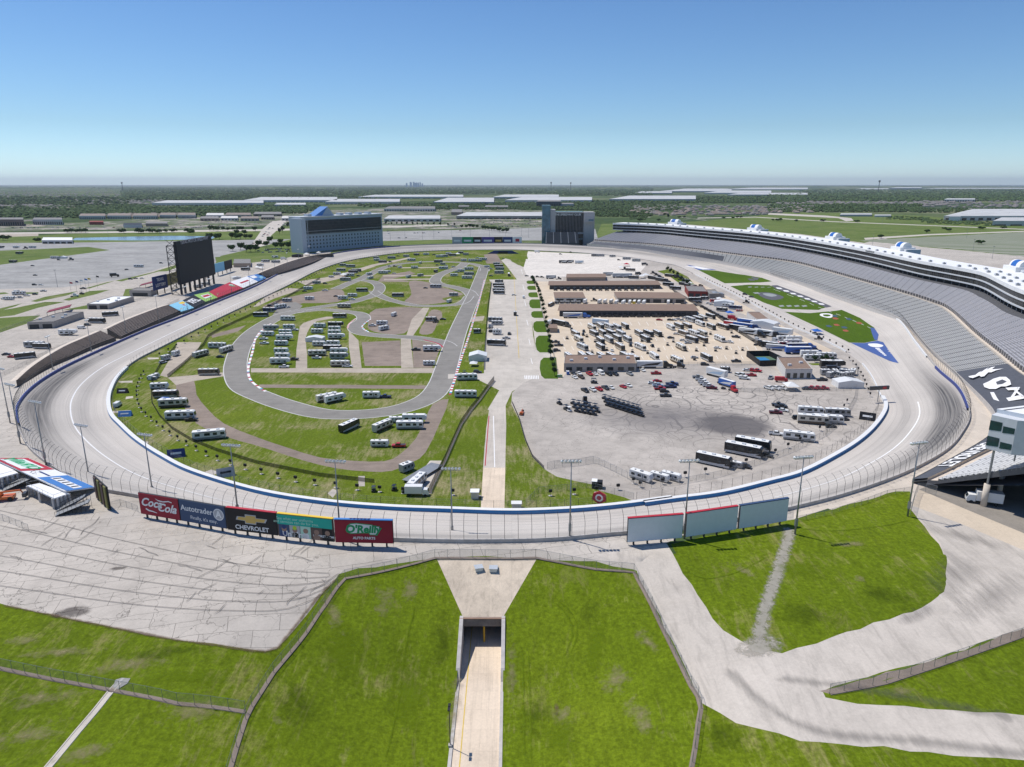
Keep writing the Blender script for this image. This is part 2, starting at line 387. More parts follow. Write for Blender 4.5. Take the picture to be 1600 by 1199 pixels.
gp('concrete_road', [(1060,350),(1110,354),(1250,366),(1380,384),(1370,386),(1240,369),(1110,357),(1055,352)])
gp('dirt', [(965,364),(1000,362),(1040,364),(1030,370),(965,370)])
# right concourse and near side
def ring(name, r0, r1, d0, d1):
    i_ = [k % ISC for k in range(int(r0*NS), int(r1*NS)+1, 3)]
    POLY.append((name, np.concatenate([OC[i_, :2]+ON[i_]*d0, (OC[i_, :2]+ON[i_]*d1)[::-1]])))
ring('concourse', 25, 44.5, -.5, 75); ring('plaza', 6, 20.5, -.5, 40)
near = [(1400,745),(1450,722),(1482,701),(1500,680),(1520,640),(1500,600),(1430,530),(1400,495),(1300,460),(1200,425)]
0 and gp('concourse', [(1240,812),(1380,767),(1432,757),(1640,690),(1900,640),(1700,520),(1450,420),(1200,400),(1150,410)]+[(1200,435),(1300,470),(1400,510),(1450,580),(1500,610),(1500,670),(1440,720),(1330,768),(1240,790)])
POLY.append(('grass_near', np.array([(-420., -60.), (420., -60.), (420., 150.), (250., 165.), (-250., 165.), (-420., 150.)])))
gp('grass_near', [(-700,900),(-300,905),(0,945),(100,965),(200,985),(300,1003),(420,1018),(450,990),(500,930),(540,893),(600,882),(680,872),(838,872),(905,872),(960,882),(998,893),(1500,1090),(1900,1180),(2300,1300),(1700,1700),(-400,1700)])
gp('plaza', [(-500,760),(-100,740),(0,790),(50,800),(200,800),(300,815),(450,836),(600,850),(800,850),(960,846),(1100,830),(1240,790),(1246,812),(1180,822),(1115,830),(1060,838),(1040,850),(1000,880),(990,890),(930,877),(838,873),(760,869),(683,873),(640,878),(560,888),(530,897),(505,925),(480,960),(455,990),(432,1014),(415,1018),(300,1003),(200,985),(100,965),(0,943),(-300,905),(-700,900)])
ring('plaza', 0, 7, -.5, 6); ring('plaza', 47, 50.9, -.5, 6)
gp('service_road', [(930,866),(990,860),(1042,850),(1060,882),(1090,930),(1130,985),(1160,1003),(1220,1020),(1330,985),(1440,950),(1475,925),(1480,880),(1470,850),(1445,822),(1425,795),(1425,780),(1640,780),(1800,880),(1700,960),(1600,983),(1450,1035),(1330,1065),(1285,1080),(1290,1090),(1340,1100),(1450,1108),(1600,1118),(1800,1130),(1800,1215),(1600,1188),(1450,1175),(1250,1158),(1150,1130),(1095,1098),(1085,1075),(1060,1020),(1020,945),(995,892)], 0)
gp('grass_near', [(1048,850),(1100,838),(1240,812),(1330,787),(1400,768),(1422,768),(1422,795),(1445,823),(1467,850),(1479,880),(1479,905),(1466,932),(1440,950),(1390,968),(1320,988),(1222,1021),(1190,1015),(1160,1003),(1130,983),(1092,928),(1062,880)])
0 and gp('worn_path', [(1222,826),(1242,826),(1236,870),(1214,930),(1196,985),(1205,1018),(1180,1016),(1162,1003),(1180,960),(1200,900)])
gp('gravel', [(1280,1080),(1340,1064),(1455,1033),(1605,981),(1610,988),(1460,1045),(1340,1075),(1295,1084)])
gp('beige', [(1425,790),(1436,765),(1640,845),(1640,880),(1600,860),(1500,818)])
gp('concourse', [(1240,812),(1380,767),(1432,757),(1440,740),(1330,768),(1240,785)])
gp('stand_floor', [(1436,765),(1500,740),(1700,700),(1900,760),(1900,960),(1640,850)])
gp('concrete_apron', [(683,874.5),(838,874.5),(784,968),(725,968)])
ROADX = (-11.4, -2.5); YP = 146.0
gp('DROP', [('w', ROADX[0]-.6, YP), ('w', ROADX[1]+.6, YP), ('w', ROADX[1]+.3, 60), ('w', ROADX[0]-.3, 60)])
# --- infield
n_out = len(POLY)
IPOLY0 = len(POLY)
# left gravel, paths
gp('gravel', [(587,483),(659,481),(655,490),(632,521),(583,518),(575,505)], 3)
gp('gravel', [(565,535),(625,532),(629,572),(570,572)], 0)
gp('gravel', [(674,485),(688,486),(691,495),(684,504),(675,521),(655,521),(664,502)], 3)
gp('gravel', [(644,530),(690,540),(675,575),(646,575)])
gp('gravel', [(640,439),(672,442),(691,449),(724,460),(691,466),(698,472),(663,476),(632,472),(643,460)], 3)
gp('gravel', [(449,465),(524,452),(538,459),(528,472),(474,474),(470,475),(430,483),(410,480)], 3)
gp('dirt', [(449,450),(474,452),(430,466),(402,479),(395,480),(416,463)])
gp('gravel', [(590,440),(600,430),(640,424),(650,428),(612,436),(640,439),(636,441)])
gp('dirt', [(661,481),(671,481),(658,506.5),(646,524),(642,531),(646,575),(627,575),(626,529),(635,524),(643.5,499)])
gp('dirt', [(545,517),(560,532),(565,575),(550,575),(545,542)])
gp('dirt', [(467,520),(474,505),(510,495),(530,497),(495,502),(480,520),(478,537),(480,575),(462,575)], 2)
gp('dirt', [(392,575.5),(682,575.5),(679,583),(392,582)])
gp('gravel', [(405,601),(666,602.5),(664,608),(405,606)])
gp('gravel', [(275,600),(302,592),(307,617),(325,640),(350,662),(400,683),(450,700),(500,715),(550,720),(600,721),(625,710),(650,685),(665,655),(676,632),(701,624),(687,662),(665,707),(645,722),(612,736),(575,737),(525,732),(475,720),(437,708),(400,696),(350,682),(307,662),(282,625)], 2)
gp('dirt', [(277,535),(315,535),(307,550),(262,590),(250,587),(272,550)])
gp('dirt', [(262,590),(350,582),(350,588),(300,596),(275,602)])
gp('gravel', [(385,508),(330,524),(332,528),(372,518)])
gp('dirt', [(465,440),(520,432),(580,414),(640,402),(642,404),(590,415),(530,436),(480,447)])
gp('dirt', [(600,436),(675,435.5),(675,437),(600,438)]); gp('dirt', [(625,418),(700,417),(700,418.5),(625,419.5)])
gp('dirt', [(598,430.5),(680,430),(680,431.5),(598,432)])
gp('dirt', [(740,462),(752,460),(748,468),(736,468)]); gp('dirt', [(732,496),(757,494),(755,501),(730,504)])
gp('gravel', [(756,398),(775,396),(786,412),(760,412)])
RC = {}
RC['a1'] = ribbon('race_asphalt', [(757,416),(744,453),(731,482),(718,512),(708,540),(697,575),(688,600),(672,620),(640,635),(600,644),(550,648),(500,646),(450,634),(410,620),(380,605),(369,585),(369,565),(378,540),(395,520),(418,504),(440,493),(465,486)], 12.5)
RC['a2'] = ribbon('race_asphalt', [(455,489),(500,484),(540,487),(563,491),(568,499),(557,507),(555,514),(567,521),(600,525),(650,528),(690,535),(702,542)], 10.5)
RC['b'] = ribbon('race_asphalt', [(757,424),(757,419),(745,414),(725,411),(698,409.5),(669,409),(640,411),(619,413.5),(600,418.5),(583,426),(568,434),(545,443),(525,452)], 11)
RC['c'] = ribbon('race_asphalt', [(560,437),(580,440),(591,445),(593,452),(586,460),(570,466),(548,472.5),(520,477),(488,481.5),(465,486)], 11)
RC['d'] = ribbon('race_asphalt', [(583,455),(592,461),(605,467),(622,472),(650,477.5),(685,478),(712,476),(726,471),(733,463)], 9)
RC['e'] = ribbon('race_asphalt', [(727,411),(718,418),(700,424),(685,431),(680,440),(690,445),(710,449),(730,455),(738,463)], 12)
gp('race_asphalt', [(440,474),(462,472),(473,478),(465,486),(430,496),(420,500)], 0)
# centre
gp('concrete_road', [(764,437),(808,437),(812,500),(818,590),(756,590),(757,552),(768,442)])
gp('concrete_road', [(783,407),(790,404),(797,406),(816,417),(820.4,436),(829,483),(833,524),(838,552),(842,589),(800,612),(790,634),(765,642),(762,640),(780,610),(740,590),(700,592),(700,585),(817,582),(813,552),(809.7,509),(807.5,437),(791.7,416)])
gp('lot', [(842,588),(818,598),(800,614),(799,632),(811,655),(820,687),(832,715),(850,733),(870,745),(900,752),(925,757),(937,767),(975,777),(992,784),(1000,786),(1200,800),(1500,700),(1500,560),(1300,500),(1060,400),(1000,396),(820,436),(834,520)])
gp('concrete_road', [(842,588),(834,520),(820,436),(816,417),(870,425),(880,435),(860,500),(880,560),(878,592)])
gp('beige', [(834,440),(1028,440),(1080,472),(1095,480),(1130,500),(1190,542),(1200,569),(1100,568),(890,575),(878,592),(870,592),(862,552),(846,480)])
gp('beige', [(1036,430),(1055,424),(1150,470),(1235,516),(1300,547),(1290,553),(1225,523),(1140,480),(1060,440),(1028,440)])
gp('white_lot', [(825,393),(925,397),(980,402),(1012,412),(1000,426),(975,432),(940,432),(824,433),(818,419)])
gp('infield_grass', [(797,406),(825,405),(822,393),(805,397)]); gp('infield_grass', [(797,407.5),(822,407),(817,415.5),(810,414.5)])
for x0, x1, y0, y1 in [(822,836,438.6,444),(823,838,446.8,453.3),(824.7,841,457,464.8),(826,845,468,482),(829,849,486.4,497),(832,855,502,519.4),(835.5,862,524.5,551),(842,872,559,592)]:
    b = .15*(y1-y0); w_ = (x1-x0)
    gp('mown_grass', [(x0+.25*w_,y0),(x1-w_*.1,y0),(x1,y1),(x0+w_*.3,y1),(x0+w_*.12,y1-b),(x0+.04*w_,(y0+y1)/2),(x0+w_*.08,y0+b)])
gp('infield_grass', [(1027,424),(1050,420),(1075,433),(1085,445),(1060,442),(1046,432)])
gp('infield_grass', [(1262,568),(1300,567),(1306,571),(1270,571)])
RAMPL = [(764,642),(760,668),(757,700),(755,731),(751,799)]; RAMPR = [(790,634),(791,665),(790,700),(789.5,731),(788,799)]
gp('service_road', RAMPL[:4]+RAMPR[:4][::-1]); gp('ramp', RAMPL[3:]+[(751,806),(788,806)]+RAMPR[3:][::-1])
gp('lot', [(560,744),(570,744),(570,760),(560,760)])
gp('concrete_road', [(672,720),(690,720),(674,772),(630,772)])
for q in ([(512,771),(520,764),(528,767),(520,778)], [(197,620),(208,619),(208,622),(196,624)], [(170,643),(204,641),(204,644),(172,646)], [(209,692),(232,690),(232,693),(210,696)], [(312,740),(330,734),(343,738),(330,744)], [(185,596),(207,595),(207,598),(187,598)], [(230,559),(248,559),(248,561),(232,562)]):
    gp('concrete_road', q)
# ---- build
t = m_pave('concourse', (.60,.545,.49), .88, slab=(8, 60, .3, .05), stain=.45, joint=.75)
m_pave('concrete_apron', (.63,.55,.465), .85, slab=(5.4, 90, .1, .04), stain=.6, joint=.8, streaks=((.8, .06, 1), 0, .5))
m_pave('stand_floor', (.30,.28,.26), .8, stain=.6)
MATS['grass_near'] = M_GRASS
t = NT('worn_path'); co = t.coord(); f = t.ramp(t.noise(co, .9, 8, .8), [(.46, 0), (.54, 1)]); g = t.noise(co, .3, 5)
t.col(t.mix(f, t.ramp(g, [(.3, (.05,.1,.012)), (.7, (.1,.17,.03))]), (.42,.4,.36))); MATS['worn_path'] = t.m
t = NT('striped_lot'); co = t.coord(rot=(0, 0, R(-8))); wv = t.n('TexWave', wave_type='BANDS', bands_direction='Y'); t.l(co, wv.inputs[0]); wv.inputs['Scale'].default_value = .013; wv.inputs['Distortion'].default_value = 1.2; wv.inputs['Detail'].default_value = 3
f = t.ramp(wv.outputs['Fac'], [(.35, 0), (.6, 1)]); t.col(t.mix(f, (.1,.14,.045), (.33,.32,.27))); MATS['striped_lot'] = t.m

def build_ground():
    pts = []; edges = []; faces = []; names = []
    def addpoly(w, name, step=None):
        w = np.asarray(w, float)
        if name != 'land':
            q_ = []
            for a_, b_ in zip(w, np.roll(w, -1, 0)):
                L_ = np.hypot(*(b_-a_)); n_ = 1
                if min(a_[1], b_[1]) < 330 and abs(a_[0]) < 500: n_ = max(1, int(L_/3.5))
                jt = .45 if (n_ > 1 and a_[1] < 230 and name in ('grass_near', 'plaza', 'service_road', 'gravel', 'field', 'worn_path')) else 0
                q_ += [a_+(b_-a_)*t_/n_+(np.random.uniform(-jt, jt, 2) if t_ else 0) for t_ in range(n_)]
            w = np.array(q_)
        k = len(pts); pts.extend([Vector((a, b)) for a, b in w]); faces.append(w); names.append(name)
        edges.extend([(k+i, k+(i+1) % len(w)) for i in range(len(w))])
    B = 90000.0
    addpoly([(-B, -3000), (B, -3000), (B, B), (-B, B)], 'land')
    for i, (n_, w_) in enumerate(POLY[:n_out]): addpoly(w_, n_)
    addpoly(OC[:, :2], 'TRACK'); kT = len(faces)-1
    addpoly(IC[:, :2], 'infield_grass'); kI = len(faces)-1
    for i, (n_, w_) in enumerate(POLY[n_out:]): addpoly(w_, n_)
    # terrain points
    gx, gy = np.meshgrid(np.arange(-190, 260, 4.0), np.arange(62, 240, 4.0))
    q = np.stack([gx.ravel(), gy.ravel()], 1); q = q+np.random.uniform(-.6, .6, q.shape)
    gx2, gy2 = np.meshgrid(np.arange(-75, 60, 2.0), np.arange(64, 172, 2.0)); q2 = np.stack([gx2.ravel(), gy2.ravel()], 1)+.37
    ring = [OC[:, :2]+ON*d for d in (5, 10, 16, 23, 31)]
    gx3, gy3 = np.meshgrid(np.arange(-700, 800, 25.0), np.arange(-100, 500, 25.0)); q3 = np.stack([gx3.ravel(), gy3.ravel()], 1)+.11
    q3 = q3[(q3[:, 0] < -190) | (q3[:, 0] > 260) | (q3[:, 1] > 240) | (q3[:, 1] < 62)]
    allq = np.concatenate([q, q2, q3]+ring)
    d2 = np.full(len(allq), 1e9); sd = np.zeros(len(allq))
    for c in range(0, len(allq), 4000):
        dd = (allq[c:c+4000, 0][:, None]-OC[None, :, 0])**2+(allq[c:c+4000, 1][:, None]-OC[None, :, 1])**2
        k = np.argmin(dd, 1); sd[c:c+4000] = np.sum((allq[c:c+4000]-OC[k, :2])*ON[k], 1)
    allq = allq[sd > 2.5]
    pts.extend([Vector((a, b)) for a, b in allq])
    vs, es, fs, ov, oe, of = delaunay_2d_cdt(pts, edges, [], 0, 1e-3, False)
    A = np.array([(v.x, v.y) for v in vs]); fa = np.array(fs); cen = A[fa].mean(1)
    top_ = np.full(len(fa), -1); inT_ = np.zeros(len(fa), bool); inI_ = np.zeros(len(fa), bool)
    for pi, w in enumerate(faces):
        lo = w.min(0); hi = w.max(0)
        c_ = np.where((cen[:, 0] >= lo[0]) & (cen[:, 0] <= hi[0]) & (cen[:, 1] >= lo[1]) & (cen[:, 1] <= hi[1]))[0]
        if not len(c_): continue
        x, y = cen[c_, 0], cen[c_, 1]; ins = np.zeros(len(c_), bool)
        for (x0, y0), (x1, y1) in zip(w, np.roll(w, -1, 0)):
            if y0 == y1: continue
            ins ^= ((y0 > y) != (y1 > y)) & (x < (x1-x0)*(y-y0)/(y1-y0)+x0)
        c_ = c_[ins]
        if pi == kT: inT_[c_] = True
        elif pi == kI: inI_[c_] = True; top_[c_[inT_[c_]]] = pi
        elif pi < kT: top_[c_] = pi
        else: c_ = c_[inI_[c_]]; top_[c_] = pi
    V = np.array([(v.x, v.y) for v in vs]); Z = hgt(V[:, 0], V[:, 1])
    inO = {}
    # exact heights on the outer/inner edges
    from mathutils.kdtree import KDTree
    kd = KDTree(len(OC)); [kd.insert((p[0], p[1], 0), i) for i, p in enumerate(OC)]; kd.balance()
    for i in range(len(V)):
        if abs(V[i, 0]) < 800 and 0 < V[i, 1] < 1300:
            co_, k, d = kd.find((V[i, 0], V[i, 1], 0))
            if d < .02: Z[i] = OC[k, 2]
    groups = {}
    for f, top, tt, ii in zip(fs, top_, inT_, inI_):
        if top < 0 or (tt and not ii): continue
        n_ = names[top]
        if n_ == 'DROP': continue
        groups.setdefault(n_, []).append(f)
    pretty = {'land': 'ground', 'grass_near': 'grass', 'field': 'field', 'plaza': 'pavement', 'parking': 'parking_lot', 'concrete_road': 'road', 'service_road': 'service_road',
              'race_asphalt': 'road_course', 'lot': 'paved_lot', 'beige': 'garage_pavement', 'white_lot': 'concrete_lot', 'mown_grass': 'lawn', 'town': 'town_pavement', 'ramp': 'ramp', 'striped_lot': 'overflow_lot', 'stand_floor': 'stand_floor'}
    mm = {'field': 'field_grass', 'infield_grass': 'infield_grass'}
    for n_, fl in groups.items():
        used = sorted(set(i for f in fl for i in f)); ix = {v: i for i, v in enumerate(used)}
        me = bpy.data.meshes.new(n_); me.from_pydata([(V[i, 0], V[i, 1], Z[i]) for i in used], [], [[ix[i] for i in f] for f in fl])
        me.materials.append(MATS[mm.get(n_, n_)]); 
        me.polygons.foreach_set('use_smooth', [True]*len(fl))
        o = bpy.data.objects.new(pretty.get(n_, n_), me); COL.objects.link(o); o['kind'] = 'structure'
        # all normals up
        me.update()
build_ground()

# ---------------------------------------------------------------- track surface
TB = [0, .04, .1, .2, .3, .37, .44, .456, .5, .6, .62, .625, .7, .8, .9, 1.0]
ARC = np.r_[0, np.cumsum(np.linalg.norm(np.diff(np.vstack([IC, IC[:1]])[:, :2], axis=0), axis=1))]
def tz(i, t_):
    a = AC[i]; u = max(0, (t_-a)/(1-a)); return OC[i, 2]*(u if u > .25 else u*u*2+u*.5)
def tpt(i, t_, dz=0):
    i %= ISC; p = IC[i]+(OC[i]-IC[i])*t_; return (p[0], p[1], tz(i, t_)+dz)
t = NT('track_surface'); uv = t.n('TexCoord').outputs['UV']; sp = t.n('SeparateXYZ'); t.l(uv, sp.inputs[0])
co = t.coord(); mp = t.n('Mapping'); t.l(uv, mp.inputs[0]); mp.inputs['Scale'].default_value = (.004, 26, 1)
st = t.noise(mp.outputs[0], 1, 5, .6); big = t.noise(co, .02, 4); fine = t.noise(co, 1.5, 6, .7)
base = t.ramp(big, [(.3, (.485,.445,.40)), (.7, (.575,.53,.475))])
base = t.mix(.5, base, t.ramp(st, [(.3, .72), (.5, 1), (.7, 1.12)]), 'MULTIPLY'); base = t.mix(.35, base, t.ramp(fine, [(.3, .8), (.7, 1.15)]), 'MULTIPLY')
jx = t.math('FRACT', t.math('MULTIPLY', sp.outputs[1], 6.0)); jm = t.ramp(jx, [(.0, .68), (.022, 1.0), (.978, 1.0), (1, .68)]); base = t.mix(.9, base, jm, 'MULTIPLY')
u0 = t.math('FRACT', t.math('DIVIDE', sp.outputs[0], 60)); base = t.mix(.5, base, t.ramp(u0, [(0, .75), (.004, 1)]), 'MULTIPLY')
dk = t.n('Attribute', attribute_name='rubber', attribute_type='GEOMETRY').outputs['Fac']
mp2 = t.n('Mapping'); t.l(uv, mp2.inputs[0]); mp2.inputs['Scale'].default_value = (.018, 38, 1); sk = t.noise(mp2.outputs[0], 1, 6, .7, .3)
base = t.mix(t.math('MULTIPLY', dk, t.ramp(sk, [(.25, .35), (.6, 1)])), base, (.07,.068,.068))
t.col(base); t.b.inputs['Roughness'].default_value = .85; MATS['track'] = t.m
def rub(i, t_):
    x, y = IC[i, :2]; v = 0
    s = i/NS  # row index
    g = lambda c, w_: math.exp(-((s-c)/w_)**2)
    v += .75*math.exp(-((t_-.8)/.15)**2)*(g(38.3, 2.0)+.45*g(40.8, 2.2))
    v += .7*math.exp(-((t_-.8)/.14)**2)*(g(12, 2.2)+.4*g(9, 2))
    v += .38*math.exp(-((t_-.78)/.16)**2)*(g(23, 4))+.3*math.exp(-((t_-.8)/.1)**2)*(g(46, 4)+g(2, 4))
    v += .18*math.exp(-((t_-.3)/.1)**2)*(g(39, 3)+g(11, 3))
    return min(1.0, v*2.0)
def build_track():
    vs = []; rb = []
    for i in range(ISC):
        for t_ in TB: vs.append(tpt(i, t_)); rb.append(rub(i, t_))
    nT = len(TB); fs = []; uvs = []
    for i in range(ISC):
        j = (i+1) % ISC
        for k in range(nT-1):
            fs.append((i*nT+k, j*nT+k, j*nT+k+1, i*nT+k+1))
            uvs += [(ARC[i], TB[k]), (ARC[i+1], TB[k]), (ARC[i+1], TB[k+1]), (ARC[i], TB[k+1])]
    me = bpy.data.meshes.new('track'); me.from_pydata(vs, [], fs); l = me.uv_layers.new(name='UVMap')
    l.data.foreach_set('uv', np.array(uvs).ravel()); me.materials.append(MATS['track'])
    at = me.attributes.new('rubber', 'FLOAT', 'POINT'); at.data.foreach_set('value', rb)
    me.polygons.foreach_set('use_smooth', [True]*len(fs)); me.update()
    o = bpy.data.objects.new('race_track', me); COL.objects.link(o); o['kind'] = 'structure'
build_track()
#@@END1

#@@PART2
# ================================================================ part 2: walls, fences, poles
M_WHITE = mat('white_paint', (.72,.72,.71), .5, var=.05); M_STEEL = mat('galvanised_steel', (.30,.31,.32), .5, .6); M_DKSTEEL = mat('dark_steel', (.05,.052,.055), .5, .3)
M_CONC = mat('wall_concrete', (.47,.44,.41), .85, var=.15); M_BLUE = mat('barrier_blue', (.015,.16,.42), .45, var=.08); M_NAVY = mat('navy_paint', (.035,.055,.22), .5)
M_BLACK = mat('black_plastic', (.018,.018,.02), .6); M_TYRE = mat('tyre_rubber', (.025,.025,.026), .85); M_GLASS = mat('tinted_glass', (.02,.03,.036), .08, 0, .1, spec=.6)
M_RED = mat('red_paint', (.42,.025,.035), .5); M_LAMP = mat('lamp_reflector', (.75,.76,.76), .3); M_TAN = mat('tan_brick', (.36,.28,.22), .85); M_ROOF = mat('brown_roof', (.235,.165,.125), .9, var=.15)
def m_mesh(name, c, alpha, sc=1.0):
    t = NT(name); t.col(c); t.b.inputs['Alpha'].default_value = alpha; t.b.inputs['Roughness'].default_value = .7; return t.m
M_NET = m_mesh('chain_link_net', (.30,.31,.30), .22); M_DNET = m_mesh('dark_screen_net', (.015,.016,.017), .72); M_CNET = m_mesh('catch_fence_net', (.25,.25,.25), .05)
def sweep(mb, line, prof, M=None, closed=False, mats=None, uv=False):
    """line Nx3 world polyline; prof list of (side, up); side>0 = outward normal given in line columns 3,4"""
    n = len(line); m = len(prof); k = len(mb.v)
    for p in line:
        for s_, u_ in prof: mb.v.append((p[0]+p[3]*s_, p[1]+p[4]*s_, p[2]+u_))
    for i in range(n if closed else n-1):
        j = (i+1) % n
        for q in range(m-1):
            mb.f.append((k+i*m+q, k+j*m+q, k+j*m+q+1, k+i*m+q+1)); mb.uv.append(None); mb.m.append(mb.mi(mats[q] if mats else M))
def with_normals(pl, ref=None):
    pl = np.asarray(pl, float); t_ = np.gradient(pl[:, :2], axis=0); n_ = np.stack([-t_[:, 1], t_[:, 0]], 1); n_ /= np.linalg.norm(n_, axis=1)[:, None]+1e-9
    if ref is not None:
        if np.mean(np.sum(n_*(pl[:, :2]-np.array(ref)), 1)) < 0: n_ = -n_
    return np.concatenate([pl, n_], 1)
def rows_between(curve, r0, r1):
    a = int(r0*NS); b = int(r1*NS); return np.array([curve[i % ISC] for i in range(a, b+1)])
CENTER = (0, 600)
def clean(mb_prof): return mb_prof
# --- inner safer barrier
def barrier(label, r0, r1, shift=0.0):
    root = empty('safer_barrier', label=label, cat='barrier')
    ln = resample(rows_between(IC, r0, r1), 3); ln = with_normals(ln, CENTER); ln[:, :2] += ln[:, 3:5]*shift
    a = MB(); sweep(a, ln, [(.35, 0), (.35, 1.25)]); a.build('blue_face', M_BLUE, root)
    b = MB(); sweep(b, ln, [(.36, 1.25), (.36, 1.32), (-1.3, 1.32), (-1.3, 0)]); b.build('white_top', M_WHITE, root)
    return ln
barrier('white topped blue safer barrier curving round the left and centre of the near turn', -4.0, 12.5)
barrier('white topped blue safer barrier curving round the right of the near turn', 37.2, 46.9, .9)
def lowwall(name, label, pl, prof, M, cat='wall', ref=CENTER):
    o = MB(); sweep(o, with_normals(pl, ref), prof, M); o = o.build(name, M); tag(o, label, cat); return o
W4 = [(-.25, 0), (-.25, 1.0), (.25, 1.0), (.25, 0)]
lowwall('inner_wall', 'pale concrete wall along the inside of the back straight and far turn', resample(rows_between(IC, 12.6, 27.6), 4), W4, M_CONC)
lowwall('pit_wall', 'white pit wall beside the tri-oval grass', resample(rows_between(IC, 27.7, 34.05), 4), W4, M_WHITE)
lowwall('inner_wall', 'white curved wall where pit road rejoins the track', resample(rows_between(IC, 35.1, 37.1), 4), W4, M_WHITE)
# --- outer wall
def outer():
    root = empty('outer_wall', label='long outer retaining wall round the whole banked track', cat='wall')
    full = rows_between(OC, 0, len(ROWS)); full = np.vstack([full]); ln = with_normals(full, CENTER)
    a = MB(); sweep(a, ln, [(.05, 0), (.05, 1.1), (.5, 1.1), (.5, -1.5)]); a.build('wall', M_CONC, root)
    for r0, r1, M in ((9.6, 21, M_NAVY), (30.5, 35.6, M_WHITE), (36, 38.4, M_NAVY)):
        s_ = with_normals(rows_between(OC, r0, r1), CENTER); b = MB(); sweep(b, s_, [(-.55, -.2), (-.55, 1.05), (.04, 1.12)]); b.build('painted_face', M, root)
outer()
def catch_fence(label, curve, r0, r1, side, h, lean, step, net=True, near=100, z0=1.0):
    root = empty('catch_fence', label=label, cat='fence')
    ln = with_normals(resample(rows_between(curve, r0, r1), step), CENTER)
    prof = [(side, z0), (side, z0+h*.55), (side-lean*.25, z0+h*.78), (side-lean*.62, z0+h*.93), (side-lean, z0+h)]
    def post(mb, p, r):
        q = [(p[0]+p[3]*a, p[1]+p[4]*a, p[2]+b) for a, b in prof]
        q[0] = (q[0][0], q[0][1], p[2]-.3)
        for a, b in zip(q[:-1], q[1:]): mb.tube(a, b, r, n=4, cap=False)
    d = np.hypot(ln[:, 0], ln[:, 1]); order = np.argsort(d); keep = set(order[:near].tolist())
    rest = MB()
    for i, p in enumerate(ln):
        if i in keep and near: m_ = MB(); post(m_, p, .055); m_.build('fence_post', M_DKSTEEL, root)
        else: post(rest, p, .065)
    if rest.v: rest.build('fence_post', M_DKSTEEL, root)['kind'] = 'stuff'
    c = MB()
    for k, f_ in enumerate((.18, .4, .62, .8, .93, 1)):
        zz = z0+h*f_; ss = np.interp(zz, [b for a, b in prof], [a for a, b in prof])
        sweep(c, ln, [(ss, zz), (ss, zz+.018), (ss+.015, zz)])
    c.build('cable', M_STEEL, root)
    if net: n_ = MB(); sweep(n_, ln, prof); n_.build('netting', M_CNET, root)
catch_fence('tall curved catch fence leaning over the outer wall of the near turn', OC, -7.2, 13.2, .3, 6.4, 2.6, 3.6)
catch_fence('tall catch fence above the blue outer wall of the back straight', OC, 13.3, 21, .3, 6, 1.5, 5, near=60)
catch_fence('tall catch fence between the front straight and the grandstand', OC, 28.5, 42.7, .3, 6, 2.2, 4.2)
catch_fence('straight catch fence standing behind the inner wall of the near left turn', IC, -2.0, 12.6, -2.3, 3.4, 0, 4.6, z0=0)
catch_fence('straight catch fence standing behind the inner wall of the back straight', IC, 12.7, 21, -1, 4, 0, 5, near=60, z0=0)
catch_fence('straight catch fence standing behind the inner barrier right of the paved lot', IC, 38.2, 47, -2.6, 3.4, 0, 4.6, z0=0)
def fence(label, pts, h=2.4, step=3.2, net=None, postm=None, name='chain_link_fence', rail=True, r=.05, base=False, cat='fence', near=100):
    root = empty(name, label=label, cat=cat)
    pl = [G(*p) if len(p) == 2 else p for p in pts]; pl = resample([(p[0], p[1]) for p in pl], step)
    z = hgt(pl[:, 0], pl[:, 1]); ln = with_normals(np.c_[pl, z]); postm = postm or M_STEEL; net = net or M_NET
    n_ = MB(); sweep(n_, ln, [(0, 0.05), (0, h)]); n_.build('netting', net, root)
    if base: n_ = MB(); sweep(n_, ln, [(-.5, .0), (-.45, .12), (.45, .12), (.5, 0)]); n_.build('kerb', base, root)
    if rail: c = MB(); sweep(c, ln, [(-r*.6, h), (0, h+r), (r*.6, h)]); c.build('rail', postm, root)
    many = len(ln) > near; rest = MB()
    for i, p in enumerate(ln):
        if many and i >= near: rest.tube((p[0], p[1], p[2]-.3), (p[0], p[1], p[2]+h+.05), r, n=5); continue
        m_ = MB(); m_.tube((p[0], p[1], p[2]-.3), (p[0], p[1], p[2]+h+.05), r, n=5); m_.build('post', postm, root)
    if rest.v: rest.build('post', postm, root)['kind'] = 'stuff'
    return root
fence('chain link fence crossing the grass at the bottom left, above the drain', [(-90,1020),(0,1045),(82,1062),(175,1079),(277,1100),(384,1113)], 2.5, base=MATS['gravel'])
fence('chain link fence round the left grass bank up to the tunnel head', [(356,1215),(372,1160),(387,1115),(432,1045),(475,995),(500,957),(525,920),(540,904),(575,898),(625,887),(681,872),(800,873),(837,872)], 2.5, base=MATS['gravel'])
fence('chain link fence from the tunnel head down the left side of the service road', [(837,872),(875,879),(932,890),(990,894),(1010,930),(1030,972),(1050,1012),(1065,1042),(1078,1070),(1097,1099),(1092,1125),(1086,1170),(1078,1215)], 2.5, base=MATS['gravel'])
fence('chain link fence on the brown verge between the two right service roads', [(1296,1084),(1379,1069),(1461,1042),(1536,1016),(1610,990)], 2.2, base=MATS['gravel'])
fence('low chain link fence along the top of the right grass bank', [(1245,815),(1290,806),(1340,791),(1385,774),(1425,768)], 1.6)
fence('tall chain link fence at the corner below the near right grandstand', [(1422,806),(1428,782),(1434,768),(1452,771),(1462,775)], 3.2)
fence('chain link fence beside the billboards under the left terrace', [(172,795),(190,790),(216,800)], 2)
fence('chain link fence on the cracked plaza at the far left', [(-30,805),(0,812),(22,820),(45,830)], 2)
